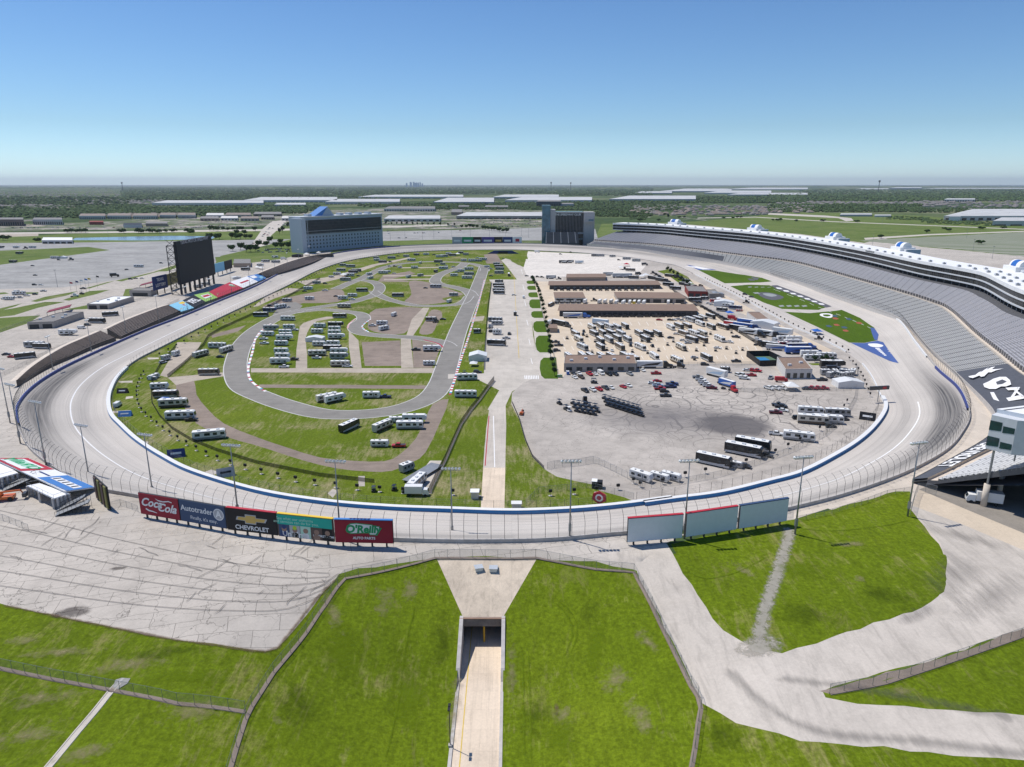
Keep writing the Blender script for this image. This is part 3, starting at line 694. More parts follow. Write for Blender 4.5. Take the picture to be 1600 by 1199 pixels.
DK = dict(net=M_DNET, postm=M_DKSTEEL, name='screened_fence')
fence('dark screened fence curving round the outside of the campground', [(275,542),(262,557),(250,572),(240,590),(236,607),(237,630),(250,652),(270,672),(300,690),(337,705),(400,725),(450,735),(500,745),(560,752),(585,755)], 1.5, 3.5, **DK)
fence('dark screened fence along the top left of the campground', [(262,590),(285,572),(307,552),(318,540),(325,527),(345,515),(400,490),(440,470),(475,450),(500,436)], 1.8, 4, **DK)
fence('tall dark screened fence running diagonally towards the ramp', [(671,771),(683,745),(695,722),(708,692),(720,665),(735,643),(750,625),(762,608),(772,595)], 2.6, 3, base=MATS['dirt'], **DK)
fence('dark screened fence between the road course and the concrete paddock strip', [(756,578),(757,552),(759,520),(762,480),(768,442)], 2, 4, **DK)
fence('dark fence round the left edge of the paved lot beside the grass', [(800,630),(811,655),(820,687),(832,715),(850,733)], 1.2, 3, **DK)
fence('chain link fence between paved lot and near grass by the track gate', [(855,733),(870,730),(900,728),(928,723),(950,733),(980,748),(992,757),(1003,764)], 2.6, 3.2)
fence('chain link fence round the small grass corner beside the near track wall', [(822,790),(842,770),(870,768),(920,762),(940,768),(970,775),(990,780)], 2.2, 3.4)
fence('chain link fence parallel to the barrier at the right of the paved lot', [(1003,765),(1060,757),(1120,746),(1180,727),(1240,705),(1290,680),(1318,655),(1335,625),(1340,590),(1338,572)], 2.2, 3.6)
fence('chain link fence closing the garage area above the paved lot', [(1062,571),(1100,571),(1150,571),(1185,570)], 2, 5)
fence('chain link fence in front of the vehicle row beside the rescue building', [(1150,613),(1200,613),(1260,612),(1330,611)], 2, 4)
fence('dark screened fence between the garages and the vendor strip', [(1028,432),(1055,458),(1078,472),(1095,480),(1118,494),(1150,518),(1190,543)], 2.4, 5, **DK)
fence('chain link fence on the left edge of the garage area behind the trees', [(838,440),(845,480),(853,515),(864,552),(872,588)], 2, 5)
fence('chain link fence of the grass field at the far left', [(0,520),(20,512),(45,503),(62,494)], 2, 5)
for k, q in enumerate([[(100,548),(130,537),(170,521),(210,502),(245,486),(280,470)], [(0,590),(30,575),(70,555),(105,540)], [(190,478),(230,466),(270,452),(300,442)]]):
    fence(['chain link fence behind the brown back straight stand', 'chain link fence behind the lower end of the brown stand', 'chain link fence beside the pale flat roofed building'][k], q, 2, 5)
# --- concrete tunnel with its road
def tunnel():
    root = empty('tunnel_portal', (0,0,0), label='concrete tunnel mouth under the track with dark opening and wing walls', cat='tunnel')
    zr = -4.6; x0, x1 = ROADX; M_PC = MATS['concrete_apron']
    cz = H1(-7, YP)
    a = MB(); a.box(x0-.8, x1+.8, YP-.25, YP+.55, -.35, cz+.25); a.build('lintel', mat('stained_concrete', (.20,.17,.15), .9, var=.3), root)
    a = MB(); a.box(x0-.9, x1+.9, YP-.45, YP-.1, cz+.25, cz+.5); a.build('coping', mat('rusty_coping', (.38,.24,.17), .9), root)
    for sx, xa, xb in ((0, x0-.9, x0-.05), (1, x1+.05, x1+.9)):
        w_ = MB(); ys = [YP+.5, YP-1, YP-12.5, YP-14.5]; zt = [cz+.6, cz+.4, -2.4, -4.2]
        for i in range(3):
            y_, yb, za, zb = ys[i], ys[i+1], zt[i], zt[i+1]
            w_.face([(xa, y_, za), (xb, y_, za), (xb, yb, zb), (xa, yb, zb)]); w_.face([(xb, y_, zr-1), (xb, y_, za), (xb, yb, zb), (xb, yb, zr-1)]) ; w_.face([(xa, y_, zr-1), (xa, yb, zr-1), (xa, yb, zb), (xa, y_, za)])
        w_.face([(xa, ys[3], zr-1), (xb, ys[3], zr-1), (xb, ys[3], zt[3]), (xa, ys[3], zt[3])]); w_.build('wing_wall', M_CONC, root)
    c = MB(); c.tube((-6.6, YP-.1, zr), (-6.6, YP-.1, -.35), .22, n=10); c.build('centre_column', mat('yellow_paint', (.55,.33,.03), .6), root)
    d = MB(); d.box(x0-.5, x0, YP+.5, YP+40, zr, -.3); d.box(x1, x1+.5, YP+.5, YP+40, zr, -.3); d.box(x0-.5, x1+.5, YP+.5, YP+40, -.3, 0); d.box(x0, x1, YP+39, YP+40, zr, -.3); d.build('bore', mat('bore_concrete_shade', (.10,.09,.085), .9), root)  # bore coloured dark to deepen the shade inside the tunnel
    r_ = MB(); r_.face([(x0, YP+40, zr), (x0, 40, zr), (x1, 40, zr), (x1, YP+40, zr)]); r_ = r_.build('tunnel_road', MATS['ramp']); tag(r_, kind='structure')
    r_ = MB(); r_.face([(x0+1.5, YP+10, zr+.02), (x0+1.5, 40, zr+.02), (x0+1.7, 40, zr+.02), (x0+1.7, YP+10, zr+.02)]); r_ = r_.build('road_marking', mat('yellow_line', (.6,.42,.06), .7)); tag(r_, kind='structure')
    k = MB()
    for xa, xb in ((x0-.65, x0), (x1, x1+.65)): k.box(xa, xb, 40, YP-13.5, zr-1, zr+.28)
    k = k.build('kerb', M_CONC); tag(k, kind='structure')
    for px, py, rz in ((748, 890, .25), (771, 891, -.05)):
        g = G(px, py); e = empty('vent_box', g, rz, cat='vent', label=('pale metal vent hood on the concrete apron, the tilted left one' if px < 760 else 'pale metal vent hood on the concrete apron, the square right one'))
        m_ = MB(); m_.box(-.95, .95, -.85, .85, -.2, .7); m_.build('housing', mat('pale_metal', (.55,.58,.6), .4, .3), e, bevel=.08); m_ = MB(); m_.box(-1.1, 1.1, -1, 1, .7, .86); m_.build('lid', mat('pale_metal', (.55,.58,.6), .4, .3), e)
tunnel()
# --- light towers
def light_tower(base, h=22.5, ang=0, n=6):
    r = empty('light_tower', base, ang)
    m_ = MB(); m_.tube((0,0,-.5), (0,0,h), .28, .11, 8); m_.build('pole', M_STEEL, r, smooth=True)
    m_ = MB(); m_.box(-.35, .35, -.3, .3, 2.5, 4.6); m_.build('control_box', M_STEEL, r)
    m_ = MB(); m_.box(-2.6, 2.6, -.06, .06, h-.5, h-.38); m_.box(-2.6, 2.6, -.06, .06, h+.3, h+.42); m_.build('crossarm', M_STEEL, r)
    for i in range(n):
        x = -2.4+4.8*i/(n-1); m_ = MB()
        m_.tube((x, -.35, h+.15), (x, .55, h-.15), .2, .42, 8); m_.build('floodlight', M_LAMP, r)
    return r
TW = [(1242,835,'on the grass at the end of the blank white boards'),(1418,807,'by the corner of the near right grandstand'),(707,845,'left of the tunnel head, between billboards'),(890,843,'right of the tunnel head'),
      (532,843,'behind the red auto parts billboard edge'),(373,812,'behind the blue car sales billboard'),(240,780,'behind the red drinks billboard'),(142,762,'beside the dark edge-on billboard'),(72,727,'above the left terrace banner'),
      (32,693,'behind the left turn wall, near the frame edge'),(16,661,'nearest the left edge of the photo'),(1069,842,'between two blank white boards')]
proto_tower = None
for i, (px, py, where) in enumerate(TW):
    g = G(px, py); a = math.atan2(600-g[1], -g[0])-math.pi/2
    o = light_tower(g, 22.5, a) if proto_tower is None else copy_tree(proto_tower); proto_tower = proto_tower or o
    o.location = g; o.rotation_euler = (0, 0, a); tag(o, 'tall grey light tower '+where, 'light tower', 'light towers round the track')
bs = with_normals(resample(rows_between(OC, 13.2, 19.6), 47), CENTER)
ordn = ['first','second','third','fourth','fifth','sixth','seventh','eighth','ninth','tenth','eleventh','twelfth','thirteenth','fourteenth','fifteenth','sixteenth','seventeenth','eighteenth','nineteenth','twentieth']
for i, p in enumerate(bs):
    o = copy_tree(proto_tower); o.location = (p[0]+p[3]*4, p[1]+p[4]*4, 1.5); o.rotation_euler = (0,0,math.atan2(p[4], p[3])+math.pi/2); o.scale = (.85,.85,.95)
    tag(o, 'grey light tower in front of the back straight stands, '+ordn[i]+' from the near end', 'light tower', 'light towers round the track')
# --- track edge lights
def edge_light(x, y, z, a, where='', first=[None]):
    if first[0] is None:
        r = empty('track_light', (0,0,0)); m_ = MB(); m_.tube((0,0,0), (0,0,1.5), .06, n=5); m_.build('post', M_DKSTEEL, r)
        m_ = MB(); m_.box(-.55,.55,-.3,.3,1.4,2.3); m_.build('lamp_head', M_BLACK, r); m_ = MB(); m_.box(-.6,.6,-.5,.5,0,.12); m_.build('base', M_CONC, r); first[0] = r; o = r
    else: o = copy_tree(first[0])
    o.location = (x, y, z); o.rotation_euler = (0,0,a); tag(o, 'small black lamp box on a short post '+where, 'lamp', 'lamp boxes '+where)
for r0, r1, off, st, wh_ in ((0.6, 12.0, 12.5, 8.6, 'on the grass of the near left turn'), (13.5, 20, 9, 12, 'along the inside of the back straight'), (28, 34, -1.2, 9.5, 'on the white pit wall'), (34.8, 37.2, 5, 9, 'by the white pit exit wall'), (-4.2, -.8, 12.5, 8.6, 'by the gate right of the ramp'), (38.5, 46.5, 16, 10.5, 'at the right rim of the paved lot')):
    ln = with_normals(resample(rows_between(IC, r0, r1), st), CENTER)
    for p in ln: edge_light(p[0]-p[3]*off, p[1]-p[4]*off, 0 if off > 0 else .02, math.atan2(p[4], p[3])+math.pi/2, wh_)
# --- painted lines
def strip(name, M, r0, r1, t0, t1, dz=.03, skip=None):
    m_ = MB(); a = int(r0*NS); b = int(r1*NS)
    for i in range(a, b):
        if skip and (i//skip[0]) % skip[1]: continue
        m_.face([tpt(i, t0, dz), tpt(i+1, t0, dz), tpt(i+1, t1, dz), tpt(i, t1, dz)])
    o = m_.build(name, M); o['kind'] = 'structure'
M_LINE = mat('line_white', (.78,.77,.75), .7, var=.05)
strip('track_line', M_LINE, 2.5, 17, .44, .456, .05); strip('track_line', M_LINE, 37.6, 44.5, .44, .456, .05); strip('track_line', M_LINE, 29, 34, .62, .625, .05, skip=(2, 2))
def pline(name, M, pts, wd, dz=.03, zf=None, kind='structure'):
    w_ = resample([G(*p)[:2] for p in pts], 4) if not isinstance(pts, np.ndarray) else pts
    ln = with_normals(np.c_[w_[:, :2], hgt(w_[:, 0], w_[:, 1])]); m_ = MB(); sweep(m_, ln, [(-wd/2, dz), (wd/2, dz)]); o = m_.build(name, M); o['kind'] = kind; return o
# kerbs of the road course
def kerb(pts, wd=1.1, cols=('r','w'), seg=2.4, z=.05):
    w_ = resample(catmull([P(a, b)[:2] for a, b in pts], 5), seg); ln = with_normals(np.c_[w_, np.zeros(len(w_))]); m_ = MB()
    cm = {'r': M_RED, 'w': M_LINE, 'b': mat('kerb_blue', (.08,.35,.5), .6)}
    for i in range(len(ln)-1):
        p, q = ln[i], ln[i+1]; M = cm[cols[i % len(cols)]]
        m_.face([(p[0]-p[3]*wd/2, p[1]-p[4]*wd/2, z), (q[0]-q[3]*wd/2, q[1]-q[4]*wd/2, z), (q[0]+q[3]*wd/2, q[1]+q[4]*wd/2, z), (p[0]+p[3]*wd/2, p[1]+p[4]*wd/2, z)], M)
    o = m_.build('kerb'); o['kind'] = 'structure'
kerb([(757,437),(749,470),(741,497),(731,530),(722,556),(712,588),(703,617)], 1.3, 'rwrwrwb')
kerb([(423,506),(409,516.6),(399,530),(395,548),(388,575),(391,593),(404,605),(415,612)], 1.3, 'wrwwbrww')
kerb([(579,499),(569,506.5),(566,512),(576,519)], 1.2, 'wrwb'); kerb([(556,498),(546,506),(543,513)], 1.3, 'wr'); kerb([(662,531),(684,537),(692,543)], 1.2, 'r')
for L in RC.values():
    for e in L:
        if len(e) > 3: pline('edge_line', mat('edge_white', (.55,.54,.52), .8), np.array(e), .5, .02)
for q in ([(771,650),(773,730)], [(764,650),(758,728)]): pline('road_marking', M_LINE if q[0][0] > 770 else M_RED, q, .35)
for y in (420, 445, 470, 500, 530, 560): pline('road_marking', M_LINE, [(818+(y-437)*.11-2, y), (818+(y-437)*.11+.3, y+9)], .35)
for k in range(9): pline('crosswalk', M_LINE, [(820+k*2.6, 587), (820.5+k*2.6, 592.5)], .5)
pline('road_marking', mat('yellow_line', (.6,.42,.06), .7), [(803,430),(806,480),(811,560)], .3)
# garage parking bay lines
for y, xs in ((527,(880,1160)),(541,(880,1180)),(556,(885,1185)),(503,(880,1110))):
    for x in range(xs[0], xs[1], 13): pline('bay_line', mat('bay_white', (.75,.72,.66), .8), [(x, y), (x+3.5, y+6)], .3)
# tri-oval paint
from mathutils.bvhtree import BVHTree
_tm = bpy.data.objects['race_track'].data; TBV = BVHTree.FromPolygons([v.co[:] for v in _tm.vertices], [p.vertices[:] for p in _tm.polygons])
def flat(name, M, pts, dz=.04, kind='structure', sm=0):
    w_ = np.array([P(a, b)[:2] for a, b in pts]); w_ = catmull(w_, sm, True) if sm else w_
    from mathutils.geometry import tessellate_polygon
    m_ = MB(); v = [Vector((a, b, dz)) for a, b in w_]
    for t_ in tessellate_polygon([v]): m_.face([v[i] for i in t_])
    o = m_.build(name, M); o['kind'] = kind
    bm = bmesh.new(); bm.from_mesh(o.data); bmesh.ops.remove_doubles(bm, verts=bm.verts, dist=1e-4)
    for _ in range(2): bmesh.ops.subdivide_edges(bm, edges=[e for e in bm.edges if e.calc_length() > 3.5], cuts=2, use_grid_fill=True)
    bmesh.ops.triangulate(bm, faces=bm.faces)
    for v in bm.verts:
        h_ = TBV.ray_cast(Vector((v.co.x, v.co.y, 60)), Vector((0, 0, -1)))
        if h_[0] is not None: v.co.z = h_[0].z+dz
    bm.to_mesh(o.data); bm.free(); o.data.update()
    return o
M_TB = mat('turf_blue', (.06,.11,.30), .8)
flat('lawn', M_ORNGR, [(1226,487.5),(1265,489.6),(1315,485),(1344,497.5),(1365.6,512),(1373,523),(1371,532),(1351,536),(1327,535.6),(1279,512)])
flat('lawn', M_ORNGR, [(1141,447.4),(1170,445),(1202,446),(1215,451),(1260,468),(1292,480),(1279,484.6),(1222,483),(1193,473)])
flat('lawn', M_ORNGR, [(1091,422),(1118,423),(1161,430),(1190,436),(1206,441.5),(1190,441.5),(1132.5,443)])
M_ASPB = mat('painted_black', (.10,.10,.115), .8)
flat('painted_banner', M_ASPB, [(1205,446.5),(1214,446.5),(1262,464),(1299.5,479.6),(1291,481),(1255,467),(1212,451.5)], .06)
flat('painted_blue', M_TB, [(1329,536),(1351,536.4),(1371,532.6),(1380,535),(1404,571)], .05)
flat('painted_blue', M_TB, [(1072,413.6),(1085,416),(1120,422),(1091,422)], .05); flat('painted_blue', M_TB, [(1360,512),(1366,513),(1373,523),(1371,532),(1366,531),(1362,520)], .06)
flat('painted_white', M_LINE, [(1068,416.5),(1088,416.5),(1112,421),(1098,421.3),(1085,418.5)], .06)
def txt(body, size, name='lettering', M=None, parent=None, mtx=None, shear=0, off=0, extr=.02, align='CENTER', sx=1, sp=1):
    cu = bpy.data.curves.new(name, 'FONT'); cu.body = body; cu.size = size; cu.align_x = align; cu.align_y = 'CENTER'; cu.extrude = extr; cu.shear = shear; cu.offset = off; cu.resolution_u = 3; cu.space_character = sp
    o = bpy.data.objects.new(name, cu); COL.objects.link(o); bpy.context.view_layer.update()
    me = bpy.data.meshes.new_from_object(o.evaluated_get(bpy.context.evaluated_depsgraph_get())); bpy.data.objects.remove(o)
    me.transform(Matrix.Scale(sx, 4, (1,0,0))); me.materials.clear(); me.materials.append(M)
    o = bpy.data.objects.new(name, me); COL.objects.link(o)
    if parent: o.parent = parent
    if mtx is not None: o.matrix_local = mtx
    return o
def ground_text(body, p0, p1, size, M, z=.07, **k):
    a = Vector(P(*p0)); b = Vector(P(*p1)); c = (a+b)/2; o = txt(body, size, 'painted_lettering', M, **k)
    o.location = (c.x, c.y, z); o.rotation_euler = (0,0,math.atan2(b.y-a.y, b.x-a.x)); o['kind'] = 'structure'; return o
# white logo on blue: oval + strip lettering
flat('painted_logo', M_LINE, [(1356,538),(1363,537),(1372,537.5),(1380,540),(1377,542.5),(1368,543),(1360,541.5)], .08, sm=3)
ground_text('novant', (1369,543), (1383,557), 8, M_LINE, .08, off=.25) if False else None
for k in range(6): flat('painted_logo', M_LINE, [(1367+k*2.6,544+k*2.1),(1374+k*2.0,544+k*2.1),(1375+k*2.1,545.6+k*2.1),(1368.5+k*2.6,545.6+k*2.1)], .08)
for k in range(7):
    x = 1212+k*11; y = 449.4+k*4.1; flat('painted_lettering', M_LINE, [(x, y), (x+8, y+1.1), (x+11, y+3.1), (x+2.5, y+2.1)], .08)
for k in range(4): flat('painted_logo', mat('turf_grey', (.28,.30,.30), .9), [(1168+k*10,448.5+k*.2),(1174+k*10,448.2+k*.2),(1175+k*10,449.2),(1170+k*10,449.6)], .08); flat('painted_logo', mat('turf_grey', (.28,.30,.30), .9), [(1216+k*12,477.6+k*.1),(1223+k*12,477),(1226+k*12,479),(1219+k*12,480)], .08)
flat('painted_logo', M_ASPB, [(1184,458),(1196,457),(1210,459),(1222,463),(1224,466),(1212,469),(1200,468),(1188,463)], .08, sm=3); flat('painted_logo', mat('turf_grey', (.28,.30,.30), .9), [(1192,459),(1204,459),(1214,462),(1206,464),(1196,462)], .1, sm=3)
flat('painted_logo', mat('turf_grey', (.28,.30,.30), .9), [(1176,457.5),(1184,457),(1188,459),(1180,459.5)], .1); flat('painted_logo', M_LINE, [(1283,490.5),(1294,490),(1302,493),(1298,497),(1288,496),(1281,493)], .1, sm=3)
flat('painted_logo', M_ORNGR, [(1286,492),(1294,491.8),(1298,493.5),(1294,495),(1288,494.5)], .12, sm=3)
for x, y, M in ((1304,498,0),(1306,508,0),(1320,517,0),(1341,505,0),(1325,499,1),(1318,512,1),(1294,510,1),(1303,494,1)):
    flat('painted_logo', (mat('turf_red', (.33,.09,.05), .9), mat('turf_navy', (.05,.09,.14), .9))[M], [(x-4,y-1.2),(x+2,y-1.6),(x+7,y+.8),(x+3,y+1.8),(x-2,y+1)], .1)
flat('painted_logo', M_ASPB, [(1168,436),(1176,434),(1186,436),(1182,439),(1172,439)], .1)

# worn patches, stains and tyre marks: thin draped sheets whose opacity is the wear itself
def wear_mat(name, c, scale=.5, lo=.35, hi=.6, amt=.8, stretch=(1,1,1), rot=0):
    t = NT(name); co = t.coord(scale=stretch, rot=(0,0,rot)); f = t.n('Attribute', attribute_name='fall', attribute_type='GEOMETRY').outputs['Fac']
    n_ = t.noise(co, scale, 8, .75); a = t.math('MULTIPLY', t.ramp(t.math('ADD', t.math('MULTIPLY', n_, .9), t.math('MULTIPLY', f, .35)), [(lo+.2, 0), (hi+.2, 1)]), t.math('MULTIPLY', t.ramp(f, [(0, 0), (.35, 1)]), amt))
    t.col(t.ramp(t.noise(t.coord(), .8, 5, .7), [(.3, tuple(v*.75 for v in c)), (.7, c)])); t.l(a, t.b.inputs['Alpha']); t.b.inputs['Roughness'].default_value = .95; t.b.inputs['Specular IOR Level'].default_value = .05; return t.m
WM = dict(seam=wear_mat('crack_seal', (.13,.12,.115), 1.2, .1, .35, .6), dry=wear_mat('dry_grass', (.36,.31,.17), .35, .42, .72, .7), brown=wear_mat('bare_earth', (.17,.12,.08), .5, .3, .6, .65), dark=wear_mat('oil_stain', (.10,.085,.08), .25, .25, .42, .5), pale=wear_mat('dust', (.62,.58,.53), .5, .4, .6, .35), chalk=wear_mat('crushed_stone', (.42,.39,.33), .8, .3, .5, .8), dkgr=wear_mat('damp_grass', (.05,.08,.008), .3, .35, .6, .35),
          tyre=wear_mat('tyre_mark', (.12,.115,.115), .35, .32, .6, .28, (1,.12,1), R(35)), lush=wear_mat('lush_grass', (.15,.22,.01), .25, .35, .6, .6))
def patch(kind, px, py, rx, ry, rot=0, n=7, dz=.035):
    c = G(px, py) if kind != 'lotdark' else P(px, py); V_ = []; F_ = []; fl = []
    for i in range(2*n+1):
        for j in range(2*n+1):
            u, v = (i-n)/n, (j-n)/n; x = u*rx*math.cos(rot)-v*ry*math.sin(rot); y = u*rx*math.sin(rot)+v*ry*math.cos(rot); V_.append((c[0]+x, c[1]+y)); fl.append(max(0, 1-math.hypot(u, v)))
    V_ = np.array(V_); Z = hgt(V_[:, 0], V_[:, 1])+dz; w = 2*n+1
    for i in range(2*n):
        for j in range(2*n): F_.append((i*w+j, (i+1)*w+j, (i+1)*w+j+1, i*w+j+1))
    me = bpy.data.meshes.new('wear'); me.from_pydata(np.c_[V_, Z].tolist(), [], F_); me.materials.append(WM[kind]); at = me.attributes.new('fall', 'FLOAT', 'POINT'); at.data.foreach_set('value', fl); me.update()
    o = bpy.data.objects.new({'dry':'dry_grass','brown':'bare_earth','dark':'stain','pale':'dust','chalk':'crushed_stone','dkgr':'damp_grass','tyre':'tyre_marks','lush':'lush_grass'}[kind], me); COL.objects.link(o); o['kind'] = 'structure'
def wear_strip(kind, pts, wd, dz=.035, step=3):
    w_ = resample(catmull([G(*p)[:2] for p in pts], 5), step); ln = with_normals(np.c_[w_, np.zeros(len(w_))]); V_ = []; fl = []; F_ = []; off = (-1, -.5, 0, .5, 1)
    for i, p in enumerate(ln):
        for o_ in off: V_.append((p[0]+p[3]*o_*wd/2, p[1]+p[4]*o_*wd/2)); fl.append((1-abs(o_))*(0 if i in (0, len(ln)-1) else 1))
    V_ = np.array(V_); Z = hgt(V_[:, 0], V_[:, 1])+dz
    for i in range(len(ln)-1):
        for j in range(4): F_.append((i*5+j, (i+1)*5+j, (i+1)*5+j+1, i*5+j+1))
    me = bpy.data.meshes.new('wear'); me.from_pydata(np.c_[V_, Z].tolist(), [], F_); me.materials.append(WM[kind]); at = me.attributes.new('fall', 'FLOAT', 'POINT'); at.data.foreach_set('value', fl); me.update()
    o = bpy.data.objects.new({'chalk':'path','dry':'dry_grass','dkgr':'wheel_track','tyre':'tyre_marks','lush':'wheel_track','dark':'stain','brown':'verge', 'seam':'crack_seal'}.get(kind, 'wear'), me); COL.objects.link(o); o['kind'] = 'structure'
DZ = [.03]
def _dz(): DZ[0] += .0025; return DZ[0]
wear_strip('chalk', [(1234,822),(1229,850),(1213,900),(1196,950),(1187,990),(1182,1016)], 4.6, _dz()); patch('chalk', 1188, 1010, 7, 4, .3, dz=_dz())
for k, x, y, rx, ry, r_ in (('dark',112,957,5,2.6,.2),('dark',185,888,2.5,1.0,.2),('pale',250,830,14,3,-.2),('pale',330,850,16,3,-.2),('pale',150,800,10,2,0),('tyre',1430,962,10,2.5,.5),('tyre',1490,900,22,8,.9),('tyre',1545,935,24,6,.6),('tyre',1500,838,14,5,-.7),
    ('dry',436,1127,2.2,2.2,0),('dry',200,1040,14,5,.2),('dry',60,1090,14,5,.1),('dry',40,1150,12,5,.3),('brown',870,1108,.8,2.6,0),('dry',880,1120,4,6,0),('dry',600,940,5,9,.1),('dry',640,920,4,8,0),('dkgr',840,1120,6,8,0),('lush',930,1010,3,14,-.3),('lush',880,1150,5,8,0),('dry',1010,1000,3,9,.4),('dkgr',920,960,4,7,-.4),('dkgr',690,1000,4,14,0),
    ('dry',1410,1082,6,3,.2),('dry',1345,905,3,2.5,0),('dkgr',1260,960,10,8,0),('lush',1250,890,9,6,0),('dry',1330,850,12,3,.2),('dkgr',1380,930,9,6,0),('dry',1160,890,3,8,.4),('lush',540,1020,8,12,.3),('dkgr',470,1100,7,9,.2),('dry',300,1110,12,6,.3),('dry',130,1180,9,4,.5),('dkgr',1130,1150,5,6,0),('lush',300,1060,12,4,.1),('dry',30,1000,9,3,0),('dkgr',250,1020,14,3,.1),
    ('dry',520,955,3,12,.5),('dry',750,1150,0.1,0.1,0),('dry',800,1060,2,16,0),('dry',710,1110,2,20,0),('dry',1000,1120,4,12,.3),('dry',960,1060,6,8,0),('lush',640,1080,8,16,.1),('dry',90,1020,16,3,.1)):
    patch(k, x, y, rx, ry, r_, dz=_dz())
for pts in ([(865,940),(885,960),(895,990),(880,1030)],[(872,938),(893,958),(903,988),(888,1028)],[(1075,890),(1100,905),(1150,895),(1200,870)],[(1240,825),(1300,830),(1380,822),(1425,812)],[(600,1199),(622,1100),(632,1020),(650,940)],[(830,1199),(828,1100),(826,1010)],[(820,1199),(818,1100),(817,1010)]): wear_strip('lush', pts, 1.0, _dz())
wear_strip('brown', [(0,945),(100,966),(200,986),(300,1004),(415,1019),(450,993),(500,930),(535,897)], 1.3, _dz()); wear_strip('tyre', [(1200,1060),(1350,1078),(1600,1126)], 4, _dz()); wear_strip('tyre', [(1130,1040),(1250,1135),(1450,1160),(1640,1185)], 4, _dz())
# seams and crack sealing on the cracked plaza
for k in range(6):
    o_ = 7.5*k; pl_ = [(-30, 792+o_*3.2), (60,812+o_*3.0), (160,838+o_*2.7), (260,860+o_*2.4), (360,880+o_*2.0), (450,892+o_*1.6), (520,897+o_*.6)]
    wear_strip('seam', pl_, .26, _dz())
rs_ = random.Random(4)
for k in range(46):
    x = rs_.uniform(10, 500); y = rs_.uniform(820, 985)
    if y > 1000-abs(x-430)*.25+ (0 if x < 430 else -(x-430)*.9) or y < 800+x*.12: continue
    q = [(x, y)]; dx, dy = rs_.choice([(9, -6), (10, -7), (8, 2.2), (7, -6)])
    for _ in range(rs_.randint(2, 5)): q.append((q[-1][0]+dx+rs_.uniform(-3, 3), q[-1][1]+dy+rs_.uniform(-2, 2)))
    wear_strip('seam', q, .3, _dz(), 1.5)
# ================================================================ part 3: grandstands
def m_seat(name, c, aisle, period, aw=.06, gap=.45):
    t = NT(name); uv = t.n('TexCoord').outputs['UV']; sp = t.n('SeparateXYZ'); t.l(uv, sp.inputs[0])
    co = t.coord(); n_ = t.noise(co, .15, 5, .7); n2 = t.noise(co, 3, 3, .7)
    u = t.math('FRACT', t.math('DIVIDE', sp.outputs[0], period))
    col = t.ramp(n_, [(.3, tuple(v*.88 for v in c)), (.7, c)])
    fr = t.math('FRACT', sp.outputs[1]); col = t.mix(1, col, t.ramp(fr, [(0, 1.0), (.4, 1.0), (.48, gap), (.94, gap*1.1), (1, 1)]), 'MULTIPLY')
    col = t.mix(.35, col, t.ramp(n2, [(.3, .7), (.7, 1.2)]), 'MULTIPLY')
    col = t.mix(t.ramp(u, [(aw, 1), (aw+.012, 0)]), col, aisle); t.col(col); t.b.inputs['Roughness'].default_value = .6; MATS[name] = t.m; return t.m
M_SEATL = m_seat('bench_seats', (.47,.465,.45), (.07,.07,.07), 9.2, .10, .5)
M_SEATU = m_seat('upper_seats', (.45,.44,.455), (.16,.16,.17), 9.2, .06, .45)
M_SEATN = m_seat('silver_benches', (.60,.60,.59), (.2,.2,.2), 9.2, .06, .3)
M_SEATB = m_seat('brown_benches', (.27,.215,.185), (.05,.04,.035), 11, .05, .2)
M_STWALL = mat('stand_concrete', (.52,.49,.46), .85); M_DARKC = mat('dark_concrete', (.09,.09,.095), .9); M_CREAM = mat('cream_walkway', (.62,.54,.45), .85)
M_ROOFW = mat('white_roof', (.78,.78,.77), .6, var=.06, scale=.15); M_PANEL = mat('grey_white_panel', (.60,.62,.64), .5, var=.05)
t = NT('suite_glass'); uv = t.n('TexCoord').outputs['UV']; sp = t.n('SeparateXYZ'); t.l(uv, sp.inputs[0]); u = t.math('FRACT', t.math('DIVIDE', sp.outputs[0], 2.3)); v = t.math('FRACT', t.math('MULTIPLY', sp.outputs[1], 2))
w2 = t.n('TexWhiteNoise', noise_dimensions='1D'); t.l(t.math('FLOOR', t.math('DIVIDE', sp.outputs[0], 2.3)), w2.inputs['W'])
c_ = t.mix(t.ramp(w2.outputs['Value'], [(.5, 0), (1, .35)]), (.012,.014,.017), (.09,.095,.10)); c_ = t.mix(t.ramp(u, [(.07, .8), (.09, 0)]), c_, (.12,.12,.12)); c_ = t.mix(t.ramp(v, [(.08, .6), (.1, 0)]), c_, (.1,.1,.1))
t.col(c_); t.b.inputs['Roughness'].default_value = .25; M_SGL = t.m
def wl(pts, n=6, step=8):
    return resample(catmull([P(*p[:2], p[2]) if p[0] != 'w' else p[1:] for p in pts], n), step)
def align(ln, curve):
    """offset and height of `curve` seen from each station of ln along its normal"""
    out = []
    for p in ln:
        best = None
        for a, b in zip(curve[:-1], curve[1:]):
            d = b[:2]-a[:2]; det = p[3]*(-d[1])+d[0]*p[4]
            if abs(det) < 1e-9: continue
            r = a[:2]-p[:2]; s_ = (r[0]*(-d[1])+d[0]*r[1])/det; q = (p[3]*r[1]-p[4]*r[0])/det
            if -.01 <= q <= 1.01 and -3 < s_ < 150 and (best is None or s_ < best[0]): best = (s_, a[2]+(b[2]-a[2])*q)
        out.append(best)
    idx = [i for i, b in enumerate(out) if b]; 
    o = np.interp(range(len(out)), idx, [out[i][0] for i in idx]); z = np.interp(range(len(out)), idx, [out[i][1] for i in idx])
    def sm(a, k=3):
        a = np.pad(a, k, mode='edge'); return np.convolve(a, np.ones(2*k+1)/(2*k+1), 'valid')
    return sm(o), sm(z)
